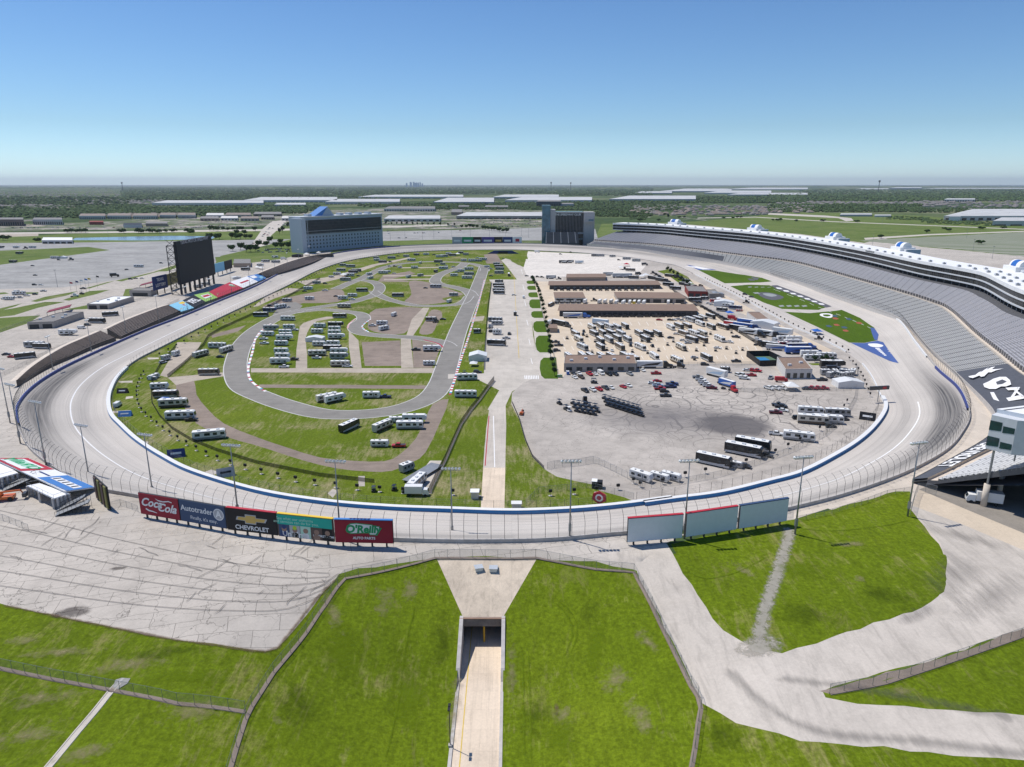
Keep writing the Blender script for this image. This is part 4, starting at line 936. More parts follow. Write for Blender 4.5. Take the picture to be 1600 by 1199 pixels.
FL = wl([(917,382,9),(960,386,9),(1000,390,8),(1060,399,6),(1120,408,5),(1200,426,5),(1250,442,5),(1300,460,5),(1375,486,5),(1412,503,5),(1450,543,6),(1492,583,7),(1542,632,9),(1556,656,9),(1545,684,9),(1475,726,9),(1425,753,8.5)])
STN = with_normals(FL, (0,600)); N_ = STN[:, 3:5].copy()
k_ = 9; pad = np.pad(N_, ((k_, k_), (0, 0)), mode='edge'); N_ = np.stack([np.convolve(pad[:, j], np.ones(2*k_+1)/(2*k_+1), 'valid') for j in (0, 1)], 1); STN[:, 3:5] = N_/np.linalg.norm(N_, axis=1)[:, None]
SU = np.r_[0, np.cumsum(np.linalg.norm(np.diff(STN[:, :2], axis=0), axis=1))]
O1, Z1 = align(STN, wl([(928,377,13.5),(1012,382.5,14),(1069,388.5,14.5),(1125,396,15),(1200,405.5,15.5),(1240,411,15.5),(1350,441.5,15),(1417,461.5,14.5),(1470,480.5,14),(1517,522,14),(1567,563,13.5),(1600,593,13),('w',232,285,12.5),('w',210,262,12),(1545,702,11.5),(1500,730,11),(1436,754,10)]))
O2, Z2 = align(STN, wl([(936,361,26),(1031,366,26),(1125,377,26),(1200,388,26),(1325,411,26),(1425,435,26),(1465,444,26),(1527,462,26),(1558,480,26),(1600,505,26),('w',285,345,26),('w',264,296,26),('w',237,254,25.5),('w',196,216,25),('w',160,193,24.5),('w',139,178,24)]))
O3, Z3 = align(STN, wl([(928,359,29),(1012,361.5,29),(1087,368,29),(1200,379.5,29),(1325,402,29),(1450,432,29),(1525,446.5,29),(1600,485,29),('w',296,345,29),('w',272,292,28.5),('w',240,248,28),('w',196,208,27.5),('w',155,196,27),('w',133,191,26.5)]))
O2 = np.maximum(np.maximum(O2, O1+10), O3-7); O3 = np.maximum(O3, O1+9)
O3[-9:] -= np.linspace(0, 5.2, 9)
def spt(i, o, z): p = STN[i]; return (p[0]+p[3]*o, p[1]+p[4]*o, z)
def rows_mesh(mb, i0, i1, oa, za, ob, zb, n, M, riser=None):
    for i in range(i0, i1):
        for r in range(n):
            def pt(j, k, zz): f = k/n; return spt(j, oa[j]+(ob[j]-oa[j])*f, za[j]+(zb[j]-za[j])*zz/n)
            u0, u1 = SU[i], SU[i+1]
            mb.face([pt(i, r, r+1), pt(i+1, r, r+1), pt(i+1, r+1, r+1), pt(i, r+1, r+1)], M, [(u0, r), (u1, r), (u1, r+.98), (u0, r+.98)])
            mb.face([pt(i, r, r), pt(i+1, r, r), pt(i+1, r, r+1), pt(i, r, r+1)], riser or M, [(u0, r+.05), (u1, r+.05), (u1, r+.4), (u0, r+.4)])
NSt = len(STN); KN = NSt-1
def grandstand():
    root = empty('grandstand', label='huge front straight grandstand with grey seats and white roofed suites', cat='grandstand')
    z0 = STN[:, 2]; A0 = np.zeros(NSt)
    a = MB(); rows_mesh(a, 0, KN, A0, z0, O1, Z1, 26, M_SEATL); a.build('lower_seating', None, root)
    ow = O1+3.0; nearI = [i for i in range(NSt) if STN[i, 1] < 330][0]
    zl = Z1+np.where(np.arange(NSt) < nearI, 2.2, .8)
    a = MB(); rows_mesh(a, 0, nearI, ow, zl, O2, Z2, 22, M_SEATU); a.build('upper_seating', None, root)
    a = MB(); rows_mesh(a, nearI, KN, ow, zl, O2, Z2, 17, M_SEATN); a.build('silver_upper_seating', None, root)
    a = MB()
    for i in range(KN):
        a.face([spt(i, 0, -1 if i < nearI else 5), spt(i+1, 0, -1 if i < nearI else 5), spt(i+1, 0, z0[i+1]+1.1), spt(i, 0, z0[i]+1.1)], M_STWALL)
        a.face([spt(i, O1[i], Z1[i]), spt(i+1, O1[i+1], Z1[i+1]), spt(i+1, ow[i+1], Z1[i+1]), spt(i, ow[i], Z1[i])], M_CREAM)
        a.face([spt(i, O1[i], Z1[i]), spt(i+1, O1[i+1], Z1[i+1]), spt(i+1, O1[i+1], Z1[i+1]+1.0), spt(i, O1[i], Z1[i]+1.0)], M_CREAM)
    a.build('walkway', None, root)
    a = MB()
    for i in range(KN): a.face([spt(i, ow[i], Z1[i]), spt(i+1, ow[i+1], Z1[i+1]), spt(i+1, ow[i+1], zl[i+1]), spt(i, ow[i], zl[i])], M_DARKC)  # flat strip, the shade of the portal openings painted in as dark colour
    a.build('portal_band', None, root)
    pr = MB()
    for i in range(0, KN):
        for f in (0, .5):
            p = spt(i, (ow[i]-.2), Z1[i]); q = spt(i+1, (ow[i+1]-.2), Z1[i+1]); c = [p[k]+(q[k]-p[k])*f for k in range(3)]
            pr.box(-.35, .35, -.3, .3, 0, zl[i]-Z1[i]+(.2), M=Matrix.Translation(c) @ Matrix.Rotation(math.atan2(STN[i, 4], STN[i, 3]), 4, 'Z'))
    pr = pr.build('pier_row', M_STWALL, root); pr['kind'] = 'stuff'
    # underside and end face
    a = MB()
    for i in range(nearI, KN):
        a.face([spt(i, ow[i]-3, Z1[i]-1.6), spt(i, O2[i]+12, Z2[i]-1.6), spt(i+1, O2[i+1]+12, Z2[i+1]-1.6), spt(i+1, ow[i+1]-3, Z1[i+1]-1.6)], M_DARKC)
    for i in (KN,):
        a.face([spt(i, O1[i], Z1[i]-1.6), spt(i, O2[i], Z2[i]-1.6), spt(i, O2[i], Z2[i]+.8), spt(i, ow[i], zl[i]+.2), spt(i, O1[i], Z1[i]+.1)], mat('end_girder', (.12,.12,.125), .7))
    a.build('underside', None, root)
    b = MB()
    for i in range(0, KN):
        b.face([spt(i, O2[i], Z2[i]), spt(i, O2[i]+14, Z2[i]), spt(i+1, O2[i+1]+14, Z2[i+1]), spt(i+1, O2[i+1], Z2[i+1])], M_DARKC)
        b.face([spt(i, O2[i]+14, -1 if i < nearI else 14), spt(i+1, O2[i+1]+14, -1 if i < nearI else 14), spt(i+1, O2[i+1]+14, 30), spt(i, O2[i]+14, 30)], M_DARKC)  # landing and wall coloured dark for the deep shade under the suites
    b.build('back_wall', None, root)
    # suites
    DEP = 24; top = Z3+10.6; 
    def band(name, za, zb, M, out=0.0, uv=False, cap=True):
        m_ = MB()
        for i in range(KN):
            u0, u1 = SU[i], SU[i+1]
            m_.face([spt(i, O3[i]-out, Z3[i]+za), spt(i+1, O3[i+1]-out, Z3[i+1]+za), spt(i+1, O3[i+1]-out, Z3[i+1]+zb), spt(i, O3[i]-out, Z3[i]+zb)], M, [(u0, 0), (u1, 0), (u1, .98), (u0, .98)])
            if out: 
                m_.face([spt(i, O3[i]-out, Z3[i]+zb), spt(i+1, O3[i+1]-out, Z3[i+1]+zb), spt(i+1, O3[i+1]+.5, Z3[i+1]+zb), spt(i, O3[i]+.5, Z3[i]+zb)], M)
                m_.face([spt(i, O3[i]-out, Z3[i]+za), spt(i, O3[i]+.5, Z3[i]+za), spt(i+1, O3[i+1]+.5, Z3[i+1]+za), spt(i+1, O3[i+1]-out, Z3[i+1]+za)], M)
        return m_.build(name, None, root)
    band('suite_glazing', .9, 4.4, M_SGL); band('suite_glazing', 5.2, 8.5, M_SGL)
    band('fascia', 0, .9, M_PANEL, .6); band('fascia', 4.4, 5.2, M_PANEL, .6); band('fascia', 8.5, 10.9, M_ROOFW, .8)
    r_ = MB()
    for i in range(KN):
        r_.face([spt(i, O3[i], top[i]), spt(i+1, O3[i+1], top[i+1]), spt(i+1, O3[i+1]+DEP, top[i+1]+.6), spt(i, O3[i]+DEP, top[i]+.6)])
        r_.face([spt(i, O3[i]+DEP, top[i]+.6), spt(i+1, O3[i+1]+DEP, top[i+1]+.6), spt(i+1, O3[i+1]+DEP, 20), spt(i, O3[i]+DEP, 20)])
        r_.face([spt(i, O3[i], Z3[i]), spt(i, O3[i]+DEP, Z3[i]), spt(i+1, O3[i+1]+DEP, Z3[i+1]), spt(i+1, O3[i+1], Z3[i+1])], None)
    roof = r_.build('roof', M_ROOFW, root)
    ap = MB()
    i = 0; ap.face([spt(i, O3[i]-.5, Z3[i]), spt(i, O3[i]-.5, top[i]), spt(i, O3[i]+DEP, top[i]), spt(i, O3[i]+DEP, Z3[i])]); ap.build('end_wall', M_PANEL, root); ap = MB()
    i = KN; ap.face([spt(i, O3[i]-.7, Z3[i]), spt(i, O3[i]+DEP, Z3[i]), spt(i, O3[i]+DEP, top[i]+.7), spt(i, O3[i]-.7, top[i]+.3)]); ap.build('end_wall', mat('ribbed_white', (.62,.66,.70), .5, var=.06), root)
    # near end bay with windows
    p = STN[KN]; tx, ty = -p[4], p[3]
    if tx*(STN[KN-1, 0]-p[0])+ty*(STN[KN-1, 1]-p[1]) > 0: tx, ty = -tx, -ty
    Mx = Matrix(((p[3], tx, 0, p[0]+p[3]*(O3[KN]-.7)), (p[4], ty, 0, p[1]+p[4]*(O3[KN]-.7)), (0, 0, 1, 0), (0, 0, 0, 1)))
    zb = Z3[KN]-.4; bay = MB()
    f0 = [(0, .05), (9.3, .05), (9.3, 1.2), (6.4, 3.4), (0, 3.4)]
    bay.prism(f0, zb, zb+10.2, axis='z'); bay.v = [tuple(Mx @ Vector(v)) for v in bay.v]; bay.build('end_bay', M_PANEL, root)
    teal = mat('teal_glass', (.012,.045,.06), .06, spec=.8, var=.3); dk_ = M_PANEL
    for zz in (1.0, 5.7):
        for seg in (((-.06, .4), (-.06, 1.7)), ((-.06, 1.9), (-.06, 3.46)), ((.0, 3.46), (3.0, 3.46)), ((3.3, 3.46), (6.2, 3.46))):
            wq = MB(); (xa, ya), (xb, yb) = seg; h_ = 2.9 if xa < 3.2 else 2.0
            pts = [(xa, ya, zb+zz), (xb, yb, zb+zz+(0 if xa < 0 else .35)), (xb, yb, zb+zz+h_), (xa, ya, zb+zz+h_)]
            wq.face([tuple(Mx @ Vector(q)) for q in pts]); wq.build('window', teal, root)
    # columns
    cols = [(i, O3[i]+.3, Z2[i], Z3[i]) for i in range(1, KN)]; cols.sort(key=lambda c: math.hypot(*spt(c[0], c[1], 0)[:2])); rest = MB()
    for n_, (i, o, za, zb_) in enumerate(cols):
        m_ = MB() if n_ < 95 else rest; q = spt(i, o, 0); m_.tube((q[0], q[1], za-3.5), (q[0], q[1], zb_+.2), .25, n=6)
        if n_ < 95: m_.build('column', M_STEEL, root)
    if rest.v: rest.build('column', M_STEEL, root)['kind'] = 'stuff'
    for i, o in ((KN, O3[KN]+.5), (KN-3, O2[KN-3]-2), (KN-1, O2[KN-1]-12), (KN-3, O2[KN-3]-14), (KN-2, O1[KN-2]+4), (KN-4, O2[KN-4]-1), (KN-1, O2[KN-1]+4), (KN-5, O2[KN-5]-10)):
        q = spt(i, o, 0); g = H1(q[0], q[1]); f = (o-O1[i])/(O2[i]-O1[i]); zt = Z1[i]+(Z2[i]-Z1[i])*min(1, f)-1.2
        m_ = MB(); m_.tube((q[0], q[1], g-.5), (q[0], q[1], zt if i < KN else g+7), .85 if i == KN else .7, n=14); m_.build('concrete_column', M_CREAM, root, smooth=True)
        if i == KN: m_ = MB(); m_.tube((q[0], q[1], g+7), (q[0], q[1], Z3[KN]), .32, n=8); m_.build('column', M_STEEL, root)
    # handrails on the end, aisle rails on silver seats
    hr = MB(); 
    for k in range(26):
        f = k/25; o = ow[KN]+(O2[KN]-ow[KN])*f; z = zl[KN]+(Z2[KN]-zl[KN])*f; q = spt(KN, o, z); hr.tube(q, (q[0], q[1], q[2]+1.3), .05, n=4)
        if k: hr.tube((lq[0], lq[1], lq[2]+1.2), (q[0], q[1], q[2]+1.2), .04, n=4); hr.tube((lq[0], lq[1], lq[2]+.7), (q[0], q[1], q[2]+.7), .03, n=4)
        lq = q
    hr.build('end_railing', M_STEEL, root)
    # rooftop units
    nu = 0
    for i in range(3, KN, 2):
        for o in ((3.5, 11) if STN[i, 1] < 560 else (4,)):
            q = spt(i, O3[i]+o, top[i]+.2); m_ = MB(); Mq = Matrix.Translation(q) @ Matrix.Rotation(math.atan2(STN[i, 4], STN[i, 3]), 4, 'Z')
            m_.box(-1.2, 1.2, -1, 1, 0, 1.2, M_PANEL, Mq); m_.box(-.6, .6, -1.6, -1, 0, .9, M_STEEL, Mq); m_.tube(Mq @ Vector((0, 0, 1.2)), Mq @ Vector((0, 0, 1.35)), .6, n=8, mat=M_DKSTEEL)
            m_.build('rooftop_unit', None, root); nu += 1
    # stair towers with barrel roofs
    for px, py in ((1074,351),(1184,361),(1309,376),(1422,394),(1580,424)):
        base = np.array(P(px, py, 39)); d = np.hypot(STN[:, 0]+STN[:, 3]*O3-base[0], STN[:, 1]+STN[:, 4]*O3-base[1]); i = int(np.argmin(d))
        q = spt(i, O3[i]+DEP+4, 0); Mq = Matrix.Translation((q[0], q[1], 0)) @ Matrix.Rotation(math.atan2(STN[i, 4], STN[i, 3]), 4, 'Z')
        m_ = MB(); m_.box(-7, 7, -9, 9, 15, 43.5, M_ROOFW, Mq); m_.box(-4, 9.5, -14, -9.05, 15, 42, M_PANEL, Mq); tw = m_.build('stair_tower', None, root)
        m_ = MB()
        for s_, (ya, yb, M_) in enumerate(((-7.5, -2.2, M_ROOFW), (-2.2, 4.8, mat('dome_blue', (.03,.13,.42), .35)), (4.8, 7, M_ROOFW))):
            arc = [(4.2*math.cos(a_), 43.5+4.2*math.sin(a_)) for a_ in np.linspace(0, math.pi, 13)]
            m_.prism(arc, ya, yb, M_)
        m_.v = [tuple(Mq @ Vector(v)) for v in m_.v]; m_.build('barrel_roof', None, tw)
    # name board on the fascia
    i = int(np.argmin([abs(proj(*spt(j, O3[j], top[j]))[0]-1366) for j in range(KN)])); q = spt(i, O3[i]-1.0, Z3[i]+9.6)
    a = math.atan2(STN[i, 4], STN[i, 3])-math.pi/2
    txt('TEXAS MOTOR SPEEDWAY', 2.0, 'lettering', M_DKSTEEL, root, Matrix.Translation(q) @ Matrix.Rotation(a, 4, 'Z') @ Matrix.Rotation(math.pi/2, 4, 'X'), off=.05)
    return nearI
NEARI = grandstand()
# tarps over the seats
M_TARP = mat('tarp_grey', (.085,.09,.105), .75, var=.12)
def tarp(name, label, i0, i1, fa, fb, M, n=6, cat='banner', lift=.9):
    m_ = MB()
    for i in range(i0, i1):
        for k in range(n):
            a, b = fa+(fb-fa)*k/n, fa+(fb-fa)*(k+1)/n
            q = lambda j, f: spt(j, O1[j]*f, STN[j, 2]+(Z1[j]-STN[j, 2])*f+lift)
            m_.face([q(i, a), q(i+1, a), q(i+1, b), q(i, b)])
    o = m_.build(name, M); tag(o, label, cat); return o
iA = int(np.argmin([abs(proj(*spt(j, 0, 8))[0]-1128) for j in range(NSt//2)]))
iB = int(np.argmin([np.hypot(proj(*STN[j, :3])[0]-1494, proj(*STN[j, :3])[1]-585) for j in range(NSt)]))
iC = int(np.argmin([np.hypot(proj(*STN[j, :3])[0]-1552, proj(*STN[j, :3])[1]-668) for j in range(NSt)]))
tarp('seat_banner', 'long dark grey sponsor banner over the far front rows of the grandstand', 1, iA, .02, .62, M_TARP)
tb = tarp('seat_banner', 'dark grey banner with large white drawings covering the lower seats of the turn', iB, iC, .0, .98, M_TARP)
tc = tarp('seat_banner', 'narrow dark banner with white car maker lettering beside the near concourse', iC+2, KN, .0, .95, M_TARP)
def decal(parent, pts, z, M=None, dz=.0, base=None):
    """white mark on the banner slope: pixel outline dropped onto the seat plane"""
    c = base
    m_ = MB(); w_ = []
    for px, py in pts:
        d = Vector(ray(px, py)); o = Vector((0, 0, CAMH)); t_ = (c[0]-o).dot(c[1])/d.dot(c[1]); w_.append(o+d*t_)
    from mathutils.geometry import tessellate_polygon
    for t_ in tessellate_polygon([w_]): m_.face([w_[i] for i in t_])
    m_.build('painted_mark', M or M_LINE, parent)
def slope_plane(i, f, lift):
    a = Vector(spt(i, 0, STN[i, 2]+lift)); b = Vector(spt(i, O1[i], Z1[i]+lift)); t_ = Vector((STN[i+1, 0]-STN[i-1, 0], STN[i+1, 1]-STN[i-1, 1], 0))
    n_ = (b-a).cross(t_).normalized(); n_ = n_ if n_.z > 0 else -n_; return (a+(b-a)*f+n_*.0, n_, (b-a).normalized(), t_.normalized())
pl = slope_plane((iB+iC)//2-2, .5, 1.6)
for q in ([(1513,588),(1518,587),(1524,586),(1529,582),(1534,580),(1531,583),(1538,578),(1545,574),(1541,578),(1549,574),(1555,573),(1550,577),(1556,577),(1568,576),(1556,579),(1549,582),(1544,582),(1538,588),(1533,589),(1530,587),(1520,591),(1515,590)],
          [(1536,600),(1545,596),(1552,592),(1562,589),(1572,589),(1578,594),(1580,601),(1572,604),(1564,604),(1556,608),(1546,608),(1538,605)],
          [(1547,613),(1553,613),(1558,622),(1562,628),(1556,630),(1550,620)]): decal(tb, q, 0, base=pl)
for q in ([(1556,597),(1566,593),(1573,596),(1566,600),(1558,601)],): decal(tb, q, 0, M_TARP, base=(pl[0]+pl[1]*.1, pl[1]))
for q in ([(1571,606),(1590,605),(1593,609),(1575,610)], [(1590,605),(1594,605),(1583,622),(1578,622)], [(1572,622),(1592,618),(1600,619),(1600,623),(1576,627)], [(1584,610),(1588,610),(1600,619),(1597,621)]): decal(tb, q, 0, base=pl)
for i_, ch in ():
    pass
def banner_text(parent, i, f, body, size, lift, M=M_LINE, **k):
    c, n_, up, t_ = slope_plane(i, f, lift); x = up.cross(n_); 
    Mx = Matrix((( x.x, up.x, n_.x, c.x), (x.y, up.y, n_.y, c.y), (x.z, up.z, n_.z, c.z), (0,0,0,1))); return txt(body, size, 'lettering', M, parent, Mx, **k)
def near_i(px, py): 
    c_ = [np.hypot(proj(*spt(j, O1[j]*.5, (STN[j, 2]+Z1[j])/2))[0]-px, proj(*spt(j, O1[j]*.5, (STN[j, 2]+Z1[j])/2))[1]-py) for j in range(iC-2, NSt)]; return int(np.argmin(c_))+iC-2
ja, jb = near_i(1540, 690), min(KN-1, near_i(1478, 730))
for n_, ch in enumerate('CHEVROLET'):
    fj = ja+(jb-ja)*n_/8; j = min(KN-2, int(fj)); fr = fj-j
    o = banner_text(tc, j, .5, ch, 6.6, 1.2, off=.2); nx = slope_plane(min(j+1, KN-1), .5, 1.2)[0]; d_ = nx-slope_plane(j, .5, 1.2)[0]; o.location = o.location+d_*fr
# ================================================================ part 4: left stands, boards, buildings
def loft(mb, A, B, n, M, u0=0):
    A = np.asarray(A); B = np.asarray(B); u = np.r_[0, np.cumsum(np.linalg.norm(np.diff(A[:, :2], axis=0), axis=1))]
    for i in range(len(A)-1):
        for r in range(n):
            def pt(j, k, kz): q = A[j]+(B[j]-A[j])*k/n; return (q[0], q[1], A[j, 2]+(B[j, 2]-A[j, 2])*kz/n)
            mb.face([pt(i, r, r+1), pt(i+1, r, r+1), pt(i+1, r+1, r+1), pt(i, r+1, r+1)], M, [(u[i], r), (u[i+1], r), (u[i+1], r+.98), (u[i], r+.98)])
            mb.face([pt(i, r, r), pt(i+1, r, r), pt(i+1, r, r+1), pt(i, r, r+1)], M, [(u[i], r+.6), (u[i+1], r+.6), (u[i+1], r+.9), (u[i], r+.9)])
def line3(pts, z, n=24):
    w_ = catmull([P(a, b, z) for a, b in pts], 6); d = np.r_[0, np.cumsum(np.linalg.norm(np.diff(w_[:, :2], axis=0), axis=1))]; s = np.linspace(0, d[-1], n)
    return np.stack([np.interp(s, d, w_[:, k]) for k in range(3)], 1)
def lstand(label, f, b, zf, zb, n=11):
    root = empty('grandstand', label=label, cat='grandstand', group='brown stands of the back straight')
    A = line3(f, zf); B = line3(b, zb); m_ = MB(); loft(m_, A, B, n, M_SEATB); m_.build('bench_seating', None, root)
    m_ = MB()
    for i in range(len(A)-1):
        m_.face([(*A[i, :2], 1), (*A[i+1, :2], 1), (*A[i+1, :2], zf+1), (*A[i, :2], zf+1)]); m_.face([(*B[i, :2], -.5), (*B[i+1, :2], -.5), (*B[i+1, :2], zb), (*B[i, :2], zb)])
    for i in (0, -1): m_.face([(*A[i, :2], 0), (*B[i, :2], 0), (*B[i, :2], zb+.3), (*A[i, :2], zf+.3)])
    m_.build('side_wall', mat('stand_dark', (.10,.085,.075), .9), root)
    c = MB(); W_ = with_normals(B, CENTER); sweep(c, W_, [(0, zb-B[0, 2]), (2.6, -.1+zb-B[0, 2])]); c.build('top_walkway', M_CREAM, root)
    return root
lstand('brown bench stand at the near end of the back straight', [(40,599),(75,575),(117,555),(150,540),(181,529)], [(25,595),(55,569),(97,543),(128,529),(156,517)], 5, 8.6)
lstand('brown bench stand between the near one and the sponsor covered seats', [(190,528),(217,516),(250,501),(282,487)], [(167,514),(190,503),(217,492),(250,480),(264,476)], 4.5, 8.6)
lstand('brown bench stand beyond the sponsor covered seats, towards the blue tower', [(416,434),(450,424),(487,412),(507,404),(522,399)], [(405,427),(430,417),(455,408),(485,400),(519,396)], 4.5, 9.5)
def quad_banner(name, label, q, zf, zb, M, cat='banner', group=None):
    """q: back-left, back-right, front-right, front-left"""
    p = [Vector(P(*q[0], zb)), Vector(P(*q[1], zb)), Vector(P(*q[2], zf)), Vector(P(*q[3], zf))]
    m_ = MB(); m_.face(p); m_.face([v-Vector((0, 0, .4)) for v in p][::-1])
    for i in range(4): j = (i+1) % 4; m_.face([p[i], p[j], p[j]-Vector((0,0,.4)), p[i]-Vector((0,0,.4))])
    r = empty(name, (0,0,0), label=label, cat=cat, group=group); m_.build('cover', M, r)
    def deco(u0, u1, v0, v1, Mm, dz=.06, par=None):
        f = lambda u, v: p[0].lerp(p[1], u).lerp(p[3].lerp(p[2], u), v)+Vector((0, 0, dz))
        k = MB(); k.face([f(u0, v0), f(u1, v0), f(u1, v1), f(u0, v1)]); k.build('printed_block', Mm, r)
    def word(body, size, u, v, Mm, flip=False, **k):
        f = lambda u, v: p[0].lerp(p[1], u).lerp(p[3].lerp(p[2], u), v)
        c = f(u, v)+Vector((0,0,.12)); x = (f(min(1, u+.1), v)-f(max(0, u-.1), v)).normalized(); y = (f(u, max(0, v-.1))-f(u, min(1, v+.1))).normalized()
        if flip: x = -x; y = -y
        n_ = x.cross(y).normalized(); y = n_.cross(x); Mx = Matrix(((x.x, y.x, n_.x, c.x), (x.y, y.y, n_.y, c.y), (x.z, y.z, n_.z, c.z), (0,0,0,1)))
        txt(body, size, 'lettering', Mm, r, Mx, off=size*.03, **k)
    return r, deco, word
C = {k: mat('print_'+k, v, .6, var=.04) for k, v in dict(red=(.45,.03,.05), maroon=(.30,.015,.035), green=(.02,.30,.12), teal=(.02,.42,.33), lime=(.30,.50,.12), black=(.015,.015,.018), navy=(.025,.05,.17), slate=(.045,.08,.16), sky=(.25,.55,.72), yellow=(.75,.50,.05), gold=(.62,.42,.12), white=(.78,.78,.78), blue=(.06,.2,.5), purple=(.09,.06,.28), mint=(.45,.68,.55), skin=(.32,.2,.15), brown=(.12,.08,.07), silver=(.45,.45,.47), olive=(.2,.19,.06), panel=(.68,.71,.73), hivis=(.45,.62,.05)).items()}
r, d, w_ = quad_banner('seat_cover', 'pale blue and yellow sponsor sheet over seats beside the brown stand', [(264,477),(285,469.5),(303,481),(283,487)], 4.8, 8.6, C['sky'], group='sponsor sheets over the back straight seats'); d(.2, .6, .25, .8, C['yellow']); d(.35, .75, .4, .6, C['red'], .1); d(.6, .95, .1, .35, C['yellow'])
r, d, w_ = quad_banner('seat_cover', 'black sponsor sheet with white lettering over back straight seats', [(285,469.5),(303,461),(321,471.5),(303,481)], 4.8, 8.6, C['black'], group='sponsor sheets over the back straight seats'); w_('XPEL', 9, .5, .5, C['white'])
r, d, w_ = quad_banner('seat_cover', 'lime green sponsor sheet with red and white oval on the seats', [(303,461),(326,456),(340,465),(321,471.5)], 4.8, 8.6, C['lime'], group='sponsor sheets over the back straight seats'); d(.25, .8, .25, .7, C['white']); d(.3, .75, .32, .55, C['red'], .1)
r, d, w_ = quad_banner('seat_cover', 'red sponsor sheet with two mint green lettered panels', [(326,456),(359,441),(380,450),(340,465)], 4.8, 8.6, C['red'], group='sponsor sheets over the back straight seats'); d(.08, .45, .2, .75, C['mint']); d(.57, .92, .2, .75, C['mint']); w_("O'Reilly", 6, .27, .48, C['green']); w_("O'Reilly", 6, .75, .48, C['green'])
r, d, w_ = quad_banner('seat_cover', 'white sponsor sheet with faint red lettering on the seats', [(359,441),(386,432),(403,440),(380,450)], 4.8, 8.6, C['white'], group='sponsor sheets over the back straight seats'); d(.25, .75, .4, .55, C['red'])
r, d, w_ = quad_banner('seat_cover', 'blue and white sponsor sheet next to the far brown stand', [(386,432),(405,427.5),(416,434.5),(403,440)], 4.8, 8.6, C['blue'], group='sponsor sheets over the back straight seats'); d(.1, .5, .1, .5, C['white']); d(.55, .9, .5, .85, C['sky'])
# ---- near left terrace
r, d, w_ = quad_banner('seat_cover', 'red, white and blue sponsor sheet over the near left terrace', [(-12,716),(102,767),(147,761),(44,716)][0:1]+[(102,768),(148,761),(45,716)], 9.2, 12.2, C['white'])
d(.0, .42, .0, .98, C['red']); d(.04, .36, .12, .8, C['white'], .1); d(.06, .34, .3, .7, C['mint'], .13); w_("O'Reilly", 5.5, .2, .5, C['green'], flip=True); d(.62, 1, .05, .98, C['blue']); d(.66, .97, .35, .65, C['white'], .1); d(.46, .60, .42, .5, C['navy']); [d(.68+k*.06, .70+k*.06, .38, .62, C['black'], .14) for k in range(5)]
def canopy(label, q, z, n=4):
    r = empty('deck_canopy', label=label, cat='canopy'); p = [Vector(P(*a, z)) for a in q]; m_ = MB(); m_.face(p); m_.face([v-Vector((0,0,.35)) for v in p][::-1])
    for i in range(4): j = (i+1) % 4; m_.face([p[i], p[i]-Vector((0,0,.35)), p[j]-Vector((0,0,.35)), p[j]])
    m_.build('deck', M_ROOFW, r)
    for i in range(4):
        j = (i+1) % 4
        for k in range(n if i in (0, 2) else 2):
            a = p[i].lerp(p[j], (k+.1)/n if i in (0, 2) else (k+.1)/2); g = H1(a.x, a.y); m_ = MB(); m_.box(-.3,.3,-.3,.3,g-.3,a.z-.2, M=Matrix.Translation((a.x, a.y, 0))); m_.build('pillar', M_STWALL, r)
    m_ = MB()
    for i in range(4):
        j = (i+1) % 4; L = max(1, int((p[j]-p[i]).length/3))
        for k in range(L): a = p[i].lerp(p[j], k/L); m_.tube(a, a+Vector((0,0,1.1)), .04, n=4, cap=False)
        m_.tube(p[i]+Vector((0,0,1.1)), p[j]+Vector((0,0,1.1)), .05, n=4)
    m_.build('railing', M_STEEL, r)
canopy('white roofed deck on pillars beside the cracked plaza', [(42,759),(62,755),(108,771),(84,779)], 11.4)
canopy('white roofed deck on pillars at the left frame edge', [(-22,728),(0,720),(28,739),(-5,748)], 11.4)
def ramp_frame(label, a, b, z0, z1, w=3):
    r = empty('stair_ramp', label=label, cat='stairs'); A = Vector(P(*a, z0)); B = Vector(P(*b, z1)); d = (B-A); s_ = Vector((-d.y, d.x, 0)).normalized()*w/2; m_ = MB()
    m_.face([A-s_, A+s_, B+s_, B-s_]); m_.face([v-Vector((0,0,.3)) for v in (A-s_, B-s_, B+s_, A+s_)]); m_.build('ramp', M_STEEL, r)
    m_ = MB()
    for sg in (-1, 1):
        m_.tube(A+s_*sg+Vector((0,0,1.1)), B+s_*sg+Vector((0,0,1.1)), .06, n=4)
        for k in range(9): q = A.lerp(B, k/8)+s_*sg; g = H1(q.x, q.y); m_.tube((q.x, q.y, g), q+Vector((0,0,1.1)), .05, n=4)
    m_.build('rail_frame', M_DKSTEEL, r)
ramp_frame('grey metal access ramp in front of the white roofed deck', (88,803), (140,782), 8.2, 11.0); ramp_frame('grey metal access ramp folded behind the front one', (90,796), (132,775), 8.2, 11.4)
ramp_frame('grey metal access ramp between the two decks', (5,765), (50,745), 8.2, 10.8)
ramp_frame('grey metal walkway by the left terrace edge', (2,758), (60,741), 8.4, 11)
